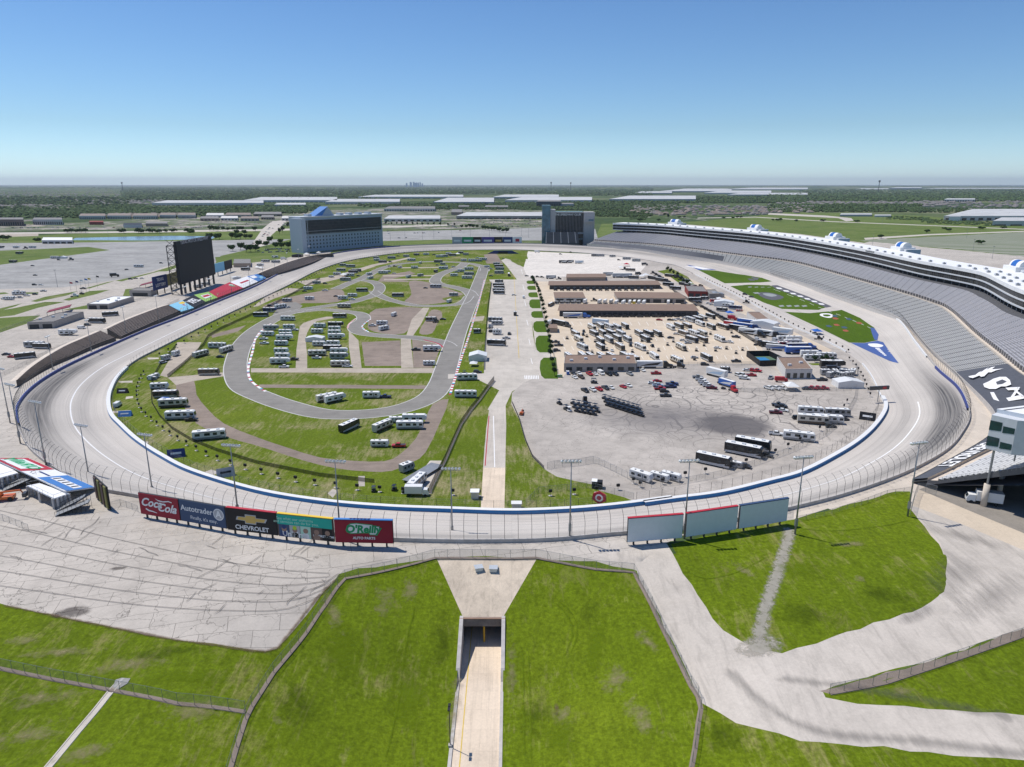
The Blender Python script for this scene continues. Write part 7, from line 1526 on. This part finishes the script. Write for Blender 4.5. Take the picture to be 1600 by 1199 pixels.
r = empty('toilet_block', P(933, 762), R(-10), label='dark portable cabin by the gate of the near grass corner', cat='cabin'); q_box(r, 'wall', C['black'], -1.8, 1.8, -1.2, 1.2, 0, 2.5); q_box(r, 'roof', M_ROOFW, -1.9, 0, -1.3, 1.3, 2.5, 2.7)
# score pylon / flag stand by pit exit
r = empty('score_board', P(1371, 628), R(10), label='narrow dark sign on a pole over the pit exit wall', cat='sign'); m_ = MB(); m_.tube((0,0,0), (0,0,6), .2, n=6); m_.build('pole', M_STEEL, r); q_box(r, 'sign_panel', PC['dark'], -5, 5, -.4, .4, 6, 7.8); q_box(r, 'printed_block', PC['red'], 1.5, 3.5, -.45, -.41, 6.4, 7.5)
q_ = [(112,474,'at far left'),(121,472,'second from left'),(128,470,'third from left'),(135,468,'fourth from left'),(140,467,'fifth from left'),(153,463,'rightmost')]
for i, (px, py, lab) in enumerate(q_):
    g = P(px, py-12); r = empty('flagpole', g, 0, label='slender flagpole in the service area, '+lab+' of the row', cat='flagpole', group='flagpoles'); m_ = MB(); m_.tube((0,0,0), (0,0,13), .12, .07, 6); m_.build('pole', M_STEEL, r)
    m_ = MB(); m_.face([(0.1,0,12.8),(2.6,.2,12.2),(2.6,.2,10.8),(.1,0,11.2)]); m_.build('flag', C[['red','navy','white','blue','yellow','black'][i]], r)
# lamp on the tunnel road
g = Vector((-11.9, 113, H1(-11.9, 113))); r = empty('road_lamp', g, 0, label='thin dark twin headed lamp post beside the tunnel road', cat='lamp post'); m_ = MB(); m_.tube((0,0,-.3), (0,0,9), .1, .07, 8); m_.build('pole', M_DKSTEEL, r); q_box(r, 'lamp_head', C['black'], -.25, .25, .1, 1.0, 8.9, 9.1); q_box(r, 'lamp_head', C['black'], -.25, .25, -1.0, -.1, 8.9, 9.1); q_box(r, 'base', M_CONC, -.35, .35, -.35, .35, 0, .5)
# drain channel
def drain():
    pts = [(185,1068),(172,1082),(150,1110),(120,1145),(72,1203)]; w_ = resample([G(*p)[:2] for p in pts], 2); ln = with_normals(np.c_[w_, hgt(w_[:, 0], w_[:, 1])]); m_ = MB(); sweep(m_, ln, [(-.75, .0), (-.7, .12), (-.45, .12), (-.42, .03), (.42, .03), (.45, .12), (.7, .12), (.75, 0)]); o = m_.build('drain_channel', MATS['concrete_road']); o['kind'] = 'structure'
    q = [G(*p) for p in ((176,1074),(181,1063),(190,1060),(204,1061),(199,1069),(184,1078))]; m_ = MB(); m_.face([(a, b, c+.12) for a, b, c in q]); o = m_.build('drain_apron', MATS['parking']); o['kind'] = 'structure'
drain()
# ================================================================ part 6: background, trees, haze
def leaf_mat(name, dark, light):
    t = NT(name); co = t.coord(); oi = t.n('ObjectInfo'); c = t.ramp(t.noise(co, .9, 4, .7), [(.3, dark), (.7, light)])
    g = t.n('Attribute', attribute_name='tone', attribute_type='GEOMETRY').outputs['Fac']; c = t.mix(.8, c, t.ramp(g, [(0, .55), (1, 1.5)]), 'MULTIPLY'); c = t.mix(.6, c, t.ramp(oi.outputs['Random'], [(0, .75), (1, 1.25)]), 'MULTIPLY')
    t.col(c); t.b.inputs['Roughness'].default_value = .8; t.b.inputs['Specular IOR Level'].default_value = .1; return t.m
M_LEAF = leaf_mat('broadleaf', (.025,.055,.012), (.06,.11,.025)); M_LEAF2 = leaf_mat('dark_evergreen', (.014,.032,.012), (.03,.06,.02)); M_WOOD = leaf_mat('woodland', (.032,.06,.018), (.07,.105,.035)); M_BARK = mat('bark', (.09,.065,.045), .9)
def ico():
    p = (1+5**.5)/2; v = np.array([(-1,p,0),(1,p,0),(-1,-p,0),(1,-p,0),(0,-1,p),(0,1,p),(0,-1,-p),(0,1,-p),(p,0,-1),(p,0,1),(-p,0,-1),(-p,0,1)], float); v /= np.linalg.norm(v[0])
    f = [(0,11,5),(0,5,1),(0,1,7),(0,7,10),(0,10,11),(1,5,9),(5,11,4),(11,10,2),(10,7,6),(7,1,8),(3,9,4),(3,4,2),(3,2,6),(3,6,8),(3,8,9),(4,9,5),(2,4,11),(6,2,10),(8,6,7),(9,8,1)]
    return v, np.array(f)
IV, IF_ = ico()
def np_mesh(name, V_, F_, M, tone=None, smooth=False):
    me = bpy.data.meshes.new(name); me.from_pydata(V_.tolist(), [], F_.tolist()); me.materials.append(M)
    if tone is not None: at = me.attributes.new('tone', 'FLOAT', 'POINT'); at.data.foreach_set('value', tone)
    me.update(); return me
def crown_mesh(name, M, h0, h1, r, n_leaf=420, n_core=14, shape='round'):
    rg = np.random.default_rng(abs(hash(name)) % 1000 if False else len(name)*7+int(r*10)); Vs = []; Fs = []; T = []; k = 0
    cz = (h0+h1)/2; hz = (h1-h0)/2
    lobes = [(rg.normal(0, .42, 3)) for _ in range(9)]
    for i in range(n_core):
        c = lobes[i % 9]*np.array([r, r, hz*.8])*.75+[0, 0, cz]; s_ = r*rg.uniform(.28, .45); v = IV*s_*rg.uniform(.75, 1.25, (12, 1))*[1, 1, .8]+c; Vs.append(v); Fs.append(IF_+k); k += 12; T.append(np.full(12, rg.uniform(.1, .5)))
    for i in range(n_leaf):
        L = lobes[rg.integers(9)]; d = rg.normal(size=3); d /= np.linalg.norm(d); c = L*np.array([r, r, hz])*.85+d*np.array([r, r, hz])*rg.uniform(.3, .55)+[0, 0, cz]
        if shape == 'cone': f = 1-.75*(c[2]-h0)/(h1-h0); c[:2] *= max(.15, f)
        s_ = r*rg.uniform(.09, .17); a = rg.normal(size=3); a /= np.linalg.norm(a); b = np.cross(a, rg.normal(size=3)); b /= np.linalg.norm(b)
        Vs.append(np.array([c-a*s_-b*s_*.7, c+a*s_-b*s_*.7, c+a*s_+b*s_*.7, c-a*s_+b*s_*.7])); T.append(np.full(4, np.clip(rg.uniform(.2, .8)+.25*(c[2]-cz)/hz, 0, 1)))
        Fs.append(np.array([[0,1,2],[0,2,3]])+k); k += 4
    return np_mesh(name, np.concatenate(Vs), np.concatenate(Fs), M, np.concatenate(T))
def make_tree(kind):
    r = empty('tree'); h, rad, M = {'round': (8.5, 4.2, M_LEAF), 'wide': (8, 5.5, M_LEAF), 'tall': (13, 3.6, M_LEAF2), 'small': (4.6, 1.7, M_LEAF2)}[kind]
    m_ = MB(); m_.tube((0,0,-.2), (0,0,h*.3), .05*h*.55, .03*h*.6, 7); 
    for k in range(4): a = k*1.6+.3; m_.tube((0,0,h*.27), (math.cos(a)*rad*.45, math.sin(a)*rad*.45, h*.55), .018*h, .008*h, 5)
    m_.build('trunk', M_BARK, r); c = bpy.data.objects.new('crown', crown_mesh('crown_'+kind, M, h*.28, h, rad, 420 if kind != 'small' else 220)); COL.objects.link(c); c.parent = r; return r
TP = {}; TL = []
def T(kind, where, pts, sc=1):
    for px, py in pts:
        if kind not in TP: TP[kind] = make_tree(kind); o = TP[kind]
        else: o = copy_tree(TP[kind])
        o.location = P(px, py); o.rotation_euler = (0, 0, random.uniform(0, 6.28)); s_ = sc*random.uniform(.85, 1.2); o.scale = (s_, s_, s_*random.uniform(.9, 1.1)); TL.append((where, px, o, kind))
T('round', 'on the lawn left of the blue tower', [(364,393),(376,391),(385,394),(392,394),(399,394),(403,386),(416,386),(421,380),(437,382),(440,389),(450,389),(456,387),(461,380),(468,384),(469,378),(430,389)], 1.25)
T('round', 'beside the far road left of the blue tower', [(328,361),(334,361),(341,361.5),(348,361),(356,361.5),(364,361),(372,361.5),(379,361),(371,367),(382,367),(330,374.5),(337,375),(343,374.5),(362,374),(369,374.5),(376,374),(384,374),(392,374),(399,362),(327,375)], 1.3)
T('tall', 'on the far lawn', [(437,366),(442,364),(450,357),(455,358)], 1.0)
T('wide', 'beyond the pond at the left', [(105,364),(112,364),(121,364),(127,364),(134,364),(194,365),(217,365),(224,365),(234,365),(250,365),(258,364),(272,363.5),(293,364),(62,379),(5,376),(302,366)], 1.3)
T('round', 'in the row beside the far parking lot', [(722,357),(728,357),(734,356.5),(740,357),(746,357),(754,359),(759,359.5),(763,360),(768,361),(772,361),(777,362),(781,363),(786,363.5),(791,364)], 1.15)
T('tall', 'in the row before the white store', [(603,352),(612,352),(620,352),(628,352.5),(636,352),(645,353),(652,352.5),(660,353),(669,353),(678,353),(688,353.5),(700,354),(710,354)], .75)
T('wide', 'on the right green field', [(1062,341),(1069,341),(1039,337),(1029,346),(1001,346),(1130,342),(1144,342),(1152,341),(1158,341),(1207,345.5),(1213,346),(1219,345.5),(1340,348),(1377,373),(1449,364),(1477,359),(1484,362),(1531,359),(1569,358),(1529,382),(1245,347),(1284,347)], 1.0)
T('tall', 'standing dark on the right field', [(1044,342)], 1.2)
T('small', 'in the row beside the garage fence', [(831+(i/25)**1*35+random.uniform(-1.5, 1.5), 439+((i/25)**1.7)*148) for i in range(26)], 1.05)
T('small', 'in the planting by the vendor strip', [(1047,428),(1052,430),(1058,433),(1064,440),(1068,443),(1073,447),(1076,450),(1042,425)], 1.2); T('small', 'beside the two white trailers near the rescue building', [(1285,565),(1292,566),(1300,567),(1273,566)], .9)
def label_trees():
    from collections import defaultdict
    D = defaultdict(list); [D[t_[0]].append(t_) for t_ in TL]
    for wh, ts in D.items():
        ts.sort(key=lambda t_: t_[1]); n = len(ts); kn = {'round':'rounded green tree', 'wide':'broad green tree', 'tall':'slim dark tree', 'small':'small dark clipped tree'}
        for i, (w0, px, o, k) in enumerate(ts):
            pos = 'leftmost' if i == 0 else 'rightmost' if i == n-1 else (ORD[i] if i < len(ORD) else 'number %d' % (i+1))+' from left'
            if n == 1: lab = kn[k]+' '+wh
            else: lab = (kn[k]+', '+pos+' '+wh)
            tag(o, ' '.join(lab.split()[:16]), 'tree', 'trees '+wh)
label_trees()
# --- woods as masses
from random import Random
def in_poly(poly, x, y):
    ins = False; n = len(poly)
    for i in range(n):
        (x0, y0), (x1, y1) = poly[i], poly[(i+1) % n]
        if (y0 > y) != (y1 > y) and x < (x1-x0)*(y-y0)/(y1-y0)+x0: ins = not ins
    return ins
def wood(name, polys, seed, kind='stuff', label=None, hs=(7, 12)):
    rg = np.random.default_rng(seed); C_ = []; 
    for poly, n in polys:
        xs = [p[0] for p in poly]; ys = [p[1] for p in poly]; k = 0
        while k < n:
            x, y = rg.uniform(min(xs), max(xs)), rg.uniform(min(ys), max(ys)); k += 1
            if in_poly(poly, x, y): C_.append(P(x, y))
    C_ = np.array(C_); n = len(C_); D = np.hypot(C_[:, 0], C_[:, 1]); r = np.clip(D/1110*rg.uniform(1.1, 2.6, n), 3, 30); h = rg.uniform(hs[0], hs[1], n)*np.clip(r/9, .6, 1.3)
    V_ = IV[None]*rg.uniform(.7, 1.25, (n, 12, 1)); V_ = V_*np.stack([r, r*1.4, h*.62], 1)[:, None, :]+np.stack([C_[:, 0], C_[:, 1], h*.42], 1)[:, None, :]
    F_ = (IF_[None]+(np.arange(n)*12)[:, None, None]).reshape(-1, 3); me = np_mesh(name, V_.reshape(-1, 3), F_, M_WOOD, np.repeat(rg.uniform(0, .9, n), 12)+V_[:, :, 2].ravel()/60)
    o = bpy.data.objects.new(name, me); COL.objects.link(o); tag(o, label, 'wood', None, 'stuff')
W = lambda x0, x1, y0, y1, s=0: [(x0, y0), (x1, y0+s), (x1, y1+s), (x0, y1)]
wood('woodland', [(W(-60, 230, 325, 338, -4), 2600), (W(120, 480, 324, 334), 2300), (W(-60, 330, 335, 343, -4), 1000), (W(380, 500, 322, 331, -1), 700), (W(560, 720, 318, 324), 350)], 1, label='dense green woodland belt across the left middle distance')
wood('woodland', [(W(675, 850, 318, 328), 1500), (W(850, 1060, 315, 329), 2200), (W(1040, 1260, 308, 318), 1500), (W(1200, 1700, 304, 315), 3200), (W(1200, 1440, 320, 332), 1500), (W(930, 1020, 330, 339), 380), (W(1420, 1700, 326, 333), 300)], 2, label='dense green woodland belt across the right middle distance')
wood('woodland', [(W(190, 600, 293, 314), 5200), (W(-60, 250, 290.5, 296), 900), (W(560, 880, 290.5, 303), 2400), (W(-60, 200, 308, 322), 1000), (W(870, 1020, 291, 306), 1300), (W(1000, 1700, 290, 294), 1200), (W(1250, 1700, 296, 304), 1100), (W(-60, 1700, 288.9, 291), 3000)], 3, label='hazy far woodland reaching to the horizon')
wood('hedge', [(W(1385, 1450, 338, 343, 2), 160), (W(1440, 1560, 342, 349, 5), 380), (W(985, 1010, 339, 344), 60)], 4, label='dark hedge line below the big white warehouse on the right', hs=(3, 5))
# --- houses
def house_geo(sx, sy, hw, hr): 
    v = [(-sx,-sy,0),(sx,-sy,0),(sx,sy,0),(-sx,sy,0),(-sx,-sy,hw),(sx,-sy,hw),(sx,sy,hw),(-sx,sy,hw)]; e = .8
    v += [(-sx-e,-sy-e,hw),(sx+e,-sy-e,hw),(sx+e,sy+e,hw),(-sx-e,sy+e,hw),(-sx*.4,0,hr),(sx*.4,0,hr)]
    f = [(0,1,5,4),(1,2,6,5),(2,3,7,6),(3,0,4,7),(8,9,13,12),(9,10,13),(10,11,12,13),(11,8,12)]; return v, f
HR_ = [mat('roof_umber', (.17,.135,.115), .9), mat('roof_slate', (.20,.185,.175), .9), mat('roof_taupe', (.25,.205,.175), .9)]; HW_ = mat('house_wall', (.42,.37,.32), .9)
def house_mesh(i):
    v, f = house_geo(7+i*1.2, 6, 3.2, 6.8+i*.5); me = bpy.data.meshes.new('house'); me.from_pydata(v, [], f); me.materials.append(HW_); me.materials.append(HR_[i]); me.polygons.foreach_set('material_index', [0]*4+[1]*4); me.update(); return me
HM = [house_mesh(i) for i in range(3)]
rg = np.random.default_rng(11); spots = []
for (x0, x1, y0, y1, s_, n, nm) in ((985,1270,322,333,0,230,'r'),(1010,1200,333,337,0,70,'r'),(1200,1480,315.5,321,0,240,'r'),(1440,1700,313,325,0,220,'r'),(-60,195,296,309,0,420,'l'),(-60,120,321,327,0,130,'l'),(100,260,313,320,0,120,'l'),(130,300,335.5,341,0,60,'l')):
    for _ in range(n): x = rg.uniform(x0, x1); y = rg.uniform(y0, y1); y = round(y*1.6)/1.6+rg.uniform(-.08, .08); spots.append((y, x, nm))
spots.sort(reverse=True); near_h = spots[:300]; far_h = spots[300:]
for y, x, nm in near_h:
    o = bpy.data.objects.new('house', HM[rg.integers(3)]); COL.objects.link(o); o.location = P(x, y); o.rotation_euler = (0,0,rg.uniform(-.3, .3)+(0, math.pi/2)[rg.integers(2)])
    tag(o, 'small brown roofed house in the suburb '+('beyond the right field' if nm == 'r' else 'far off at the left'), 'house', 'houses '+('beyond the right field' if nm == 'r' else 'far off at the left'))
Vs = []; Fs = []; mi = []; k = 0
for y, x, nm in far_h:
    v, f = house_geo(rg.uniform(7, 12), 6.5, 3.4, 7); p = P(x, y); a = rg.uniform(0, 3); ca, sa = math.cos(a), math.sin(a)
    Vs += [(q[0]*ca-q[1]*sa+p[0], q[0]*sa+q[1]*ca+p[1], q[2]) for q in v]; Fs += [tuple(i+k for i in q) for q in f]; mi += [0]*4+[1]*4; k += len(v)
me = bpy.data.meshes.new('house'); me.from_pydata(Vs, [], Fs); me.materials.append(HW_); me.materials.append(HR_[1]); me.polygons.foreach_set('material_index', mi); o = bpy.data.objects.new('house', me); COL.objects.link(o); tag(o, 'distant suburb of small brown roofed houses', 'houses', None, 'stuff')
# --- warehouses and shops
M_WRF = mat('membrane_roof', (.50,.50,.49), .7, var=.18, scale=.03)
def wh(lab, x0, x1, yb, yc, h, Mr=None, Mw=None, doors=0, windows=0, skew=0, units=0, group='pale warehouses of the middle distance'):
    building(lab, (x0, yb), (x1, yb), (x1+skew, yc), h, Mw or M_LW, Mr or M_WRF, parapet=0, doors=doors, windows=windows, units=units, wz=(1, h*.6), group=group)
M_WHG = mat('warehouse_grey', (.38,.40,.42), .8)
wh('long white warehouse behind the woods, left of the blue tower', 238, 412, 321.5, 317, 13, doors=24)
wh('wide pale warehouse beyond the commercial strip, left of the tower roof', 381, 527, 316.5, 311, 13, doors=20)
wh('small pale blue warehouse in front of the wide pale one', 429, 478, 323, 320, 9, Mw=M_WHG)
wh('white warehouse directly behind the blue ridged tower', 508, 625, 319.5, 314.5, 13, doors=18)
wh('long white roofed warehouse below the distant city skyline', 560, 724, 310.5, 307, 13, doors=10)
wh('slanting grey and white warehouse right of the poles', 677, 772, 319.5, 312, 12, Mw=M_WHG, doors=18)
wh('low white warehouse far off between the two towers', 770, 873, 310.5, 306.5, 12, doors=10)
wh('long white warehouse behind the glass club tower', 789, 925, 316.5, 311, 13, doors=20)
wh('pale tall warehouse left of the right hand woods', 952, 1087, 315.3, 309, 15, doors=14, Mw=M_WHG)
wh('blue grey low factory on the far right plain', 992, 1050, 303.3, 300.5, 11, Mw=M_WHG); wh('cluster building with white roofs at the far plain', 1031, 1143, 300.5, 296, 14, Mw=M_WHG)
wh('second white roofed plant right of the far cluster', 1100, 1205, 303.5, 299.5, 13); wh('far white plant touching the horizon at right', 1134, 1262, 297, 293.5, 14); wh('blue grey sheds below the far white plant', 1136, 1262, 306, 303, 10, Mw=M_WHG)
wh('tall pale hangar standing alone near the right horizon', 1389, 1440, 296.3, 294.5, 28, Mw=M_WHG); wh('low white shed left of the tall hangar', 1337, 1388, 296.5, 295, 8); wh('long low white shed right of the tall hangar', 1441, 1600, 295.6, 294.4, 8)
wh('pale apartment block on the right plain', 1475, 1523, 315.5, 313.5, 13, windows=12)
wh('long low grey shed at the field edge on the right', 1312, 1362, 338.5, 336.5, 6, Mw=M_WHG); wh('small light shed beside the long low one', 1366, 1392, 339.5, 338, 5)
wh('big white warehouse at the right edge', 1474, 1680, 345, 332.5, 13, windows=16, units=8); wh('front wing of the big white warehouse at the right edge', 1550, 1700, 353, 347, 12, doors=6)
wh('white cylinder works block left of the big white warehouse', 1482, 1500, 345.5, 343, 12, Mw=M_ROOFW)
SH = 'shops and offices of the commercial strip'
wh('white fronted store with dark entrances, left of the far parking lot', 600, 688, 346.5, 341, 8, Mw=M_LW, windows=9, group=SH); wh('very long grey fronted store behind the parked cars', 713, 848, 342.5, 336, 9, Mw=mat('store_front', (.33,.31,.29), .8), doors=14, group=SH)
wh('brown gable roofed barn left of the long store', 705, 722, 336, 331, 9, M_GROOF, M_TAN, group=SH); wh('pale row of apartment houses beyond the store', 600, 680, 330.5, 326.5, 10, M_GROOF, M_LW, windows=20, group=SH)
wh('dark blue office block behind the glass club tower', 838, 876, 324.5, 321.5, 26, M_GROOF, mat('office_dark', (.06,.075,.09), .4), windows=10, group=SH); wh('low grey wing of the dark office block', 876, 896, 324, 322, 14, M_GROOF, M_WHG, group=SH)
wh('low building with dark roof beyond the far woods clearing', 716, 733, 326, 324, 8, M_GROOF, M_TAN, group=SH); wh('dark roofed lodge in the far woods clearing', 757, 794, 326.5, 324, 8, M_GROOF, M_TAN, group=SH)
for i, (x0, x1, yb) in enumerate(((313,342,345.5),(345,372,345),(376,404,345.5),(408,428,343.5),(440,468,345),(352,392,339.5),(396,440,338),(322,350,340))):
    wh(['shop row with flat roof','shop row with pale roof','grey shop row','small grey shop','white shop','back row shop with brown roof','back row long shop','back row small shop'][i]+' in the strip left of the blue tower', x0, x1, yb, yb-3.5, 7, (M_GROOF, M_LW, HR_[2])[i % 3], (M_TAN, M_LW, M_BWALL)[i % 3], windows=5, group=SH)
wh('brown four storey hotel at the left frame edge', -12, 38, 353.5, 350, 16, M_GROOF, mat('hotel_brown', (.2,.15,.14), .8), windows=14, group=SH); wh('beige hotel right of the brown hotel', 52, 98, 351.5, 348, 13, M_GROOF, M_LW, windows=14, group=SH)
wh('low red brick building left of the middle trees', 140, 162, 351.5, 349.5, 7, mat('brick_red', (.25,.05,.04), .8), mat('brick_red', (.25,.05,.04), .8), group=SH); wh('dark roofed restaurant row by the road', 193, 222, 356, 353, 7, C['black'], M_LW, group=SH); wh('grey roofed shops right of the restaurant row', 228, 262, 354, 351, 7, M_GROOF, M_TAN, group=SH)
wh('white roofed pair of halls beside the pond', 66, 114, 381, 376.5, 6, M_ROOFW, M_LW, doors=5, group=SH)
for i, (x0, x1, y) in enumerate(((124,165,343),(168,205,342.5),(208,246,342.5),(250,275,341.5),(278,306,341.5))): wh(ORD[i].capitalize()+' from left of the brown roofed apartment blocks beyond the road', x0, x1, y, y-4, 10, HR_[2], M_LW, windows=14, group='apartment blocks')
wh('grey roofed gabled clubhouse right of the boards', 1010, 1011.5, 338, 337.5, 4, M_GROOF, M_LW) if False else None
wh('small pale block behind the stair towers', 1048, 1056, 336, 335, 6) if False else None
wh('grey roofed vendor hall right of the giant screen', 365, 392, 418, 411, 5, M_GROOF, M_TAN, group='service buildings')
# --- water towers, skyline, poles
for i, (px, d, h, lab) in enumerate(((192, 11000, 62, 'distant water tower on the left horizon'), (861, 12000, 66, 'distant water tower on the horizon, left one above the club'), (891.5, 12000, 62, 'distant water tower on the horizon, right one above the club'), (1372, 9000, 78, 'slim tall tower on the right horizon'))):
    x = (px-800)/F*(d*CT+CAMH*ST); r = empty('water_tower', (x, d, 0), 0, label=lab, cat='tower', group='towers on the horizon'); m_ = MB(); m_.tube((0,0,0), (0,0,h+50), 4, n=8); m_.build('stem', PC['dark'], r); m_ = MB(); m_.tube((0,0,h+45), (0,0,h+66), 10, 13, n=10); m_.build('tank', PC['dark'], r)
D_ = 26000
for i, (px, wpx, hpx) in enumerate(((635.5,2.2,3),(641.8,3,5.2),(646.6,2.6,5.8),(651,2.2,4.4),(653.8,2.2,4),(656.7,1.6,5.4),(649,1.5,3.4),(660,2,2))):
    x = (px-800)/F*(D_*CT+CAMH*ST); wm = wpx*D_/F; hm = hpx*D_/F*.55; o = MB(); o.box(x-wm/2, x+wm/2, D_, D_+wm, 0, hm+95); o.box(x-wm/5, x+wm/5, D_+wm*.3, D_+wm*.7, hm+95.01, hm+95+wm*.25); o = o.build('skyscraper', mat('skyline_haze_blue', (.36,.48,.62), .6)); tag(o, 'hazy blue downtown tower on the horizon, '+ORD[i]+' in the skyline cluster', 'skyscraper', 'distant city skyline')  # distance haze is mixed into the towers' pale blue colour
for i, (x0, x1, d, h) in enumerate(((395, 520, 17000, 42), (-80, 200, 16000, 24), (880, 1010, 15000, 34), (1000, 1700, 20000, 50))):
    m_ = MB(); n = 40; xs = [((x0+(x1-x0)*k/n)-800)/F*(d*CT+CAMH*ST) for k in range(n+1)]; zs = [h*(math.sin(math.pi*k/n)**.6)*(1+.15*math.sin(k*1.7)) for k in range(n+1)]
    for k in range(n):
        m_.face([(xs[k], d-1500, -1), (xs[k+1], d-1500, -1), (xs[k+1], d, zs[k+1]), (xs[k], d, zs[k])]); m_.face([(xs[k], d, zs[k]), (xs[k+1], d, zs[k+1]), (xs[k+1], d+1500, -1), (xs[k], d+1500, -1)])
    o = m_.build('hill', MATS['land']); o['kind'] = 'structure'
rgp = Random(5)
for i, px in enumerate((625,629,634,645,649,658,664,671,678)):
    g = P(px, 327); o = MB(); o.tube(g, (g[0], g[1], 34), .5, .3, 6); o = o.build('net_pole', PC['dark']); tag(o, 'tall dark driving range pole, '+(ORD[i]+' from left' if i else 'leftmost')+' below the distant skyline', 'pole', 'driving range poles')
for i, (px, py) in enumerate(((610,376),(633,375),(660,375),(678,374),(706,372),(735,372),(765,371),(790,370),(815,369),(826,372),(1363,384),(1378,352),(1510,372),(1520,392),(1550,405),(250,372),(170,374),(90,449))):
    g = P(px, py); r = empty('lot_lamp', g, 0, label='slender lamp pole on an outer lot, '+(ORD[i]+' from left' if i < 10 else ['by the right stair tower','on the right field','on the striped lot','lower on the striped lot','at the right frame edge','by the pond right end','by the pond middle','at the left lot edge'][i-10]), cat='lamp post', group='lamp poles of the outer lots'); m_ = MB(); m_.tube((0,0,0), (0,0,17), .22, .14, 6); m_.build('pole', M_STEEL, r); m_ = MB(); m_.box(-1.2, 1.2, -.3, .3, 17, 17.4); m_.build('lamp_head', M_STEEL, r)
# --- small parked cars far off
def tiny(c):
    m_ = MB(); m_.box(-2.3, 2.3, -.9, .9, .3, .95, PC[c]); m_.prism([(-1.6, .951), (1.2, .951), (.5, 1.5), (-1.1, 1.5)], -.75, .75, M_GLASS); o = m_.build('car'); return o
TC = {}; rc_ = Random(3)
def cars(where, segs, n):
    for _ in range(n):
        (x0, y0, x1, y1) = rc_.choice(segs); t_ = rc_.random(); c = rc_.choice(['white','white','silver','black','dark','red','grey','navy'])
        if c not in TC: TC[c] = tiny(c); o = TC[c]
        else: o = TC[c].copy(); COL.objects.link(o)
        o.location = P(x0+(x1-x0)*t_, y0+(y1-y0)*t_); o.rotation_euler = (0,0,rc_.choice([.2, 1.6, -.3, 1.4])); o.scale = (1.15, 1.15, 1.1); tag(o, f'small {"dark coloured" if c == "dark" else c} car parked '+where, 'car', 'cars parked '+where)
cars('in the rows left of the blue tower', [(400,393,462,391),(405,395.5,465,393),(400,391,440,389.5)], 34); cars('in front of the shops left of the blue tower', [(305,350,470,349),(310,353,400,352),(320,347.5,460,347.5),(430,352,468,351),(300,356,350,355)], 60)
cars('before the long store behind the far turn', [(722,349,848,347),(730,346,845,345),(700,351,715,357),(640,349.5,700,349),(600,350,640,350),(750,352,848,350),(770,355,848,353)], 80); cars('on the lot behind the far turn', [(605,366,690,364),(615,373,640,372),(602,362,720,361)], 10); cars('on the road left of the blue tower', [(402,380,425,352),(408,382,430,352)], 12); cars('by the hotels at the left', [(0,357,100,356),(100,357,180,356),(222,357,300,356)], 30)
# --- box truck and clutter handled above; haze
hz = MB(); hz.box(-80000, 80000, -2900, 60000, -8, 520); hz = hz.build('haze'); hz['kind'] = 'stuff'
hm = bpy.data.materials.new('haze'); hm.use_nodes = True; n_ = hm.node_tree; n_.nodes.clear(); out = n_.nodes.new('ShaderNodeOutputMaterial'); pv = n_.nodes.new('ShaderNodeVolumePrincipled'); pv.inputs['Color'].default_value = (.80, .90, 1.0, 1); pv.inputs['Density'].default_value = 2.2e-5; pv.inputs['Anisotropy'].default_value = .2; n_.links.new(pv.outputs[0], out.inputs['Volume']); hz.data.materials.append(hm); hz.visible_shadow = True
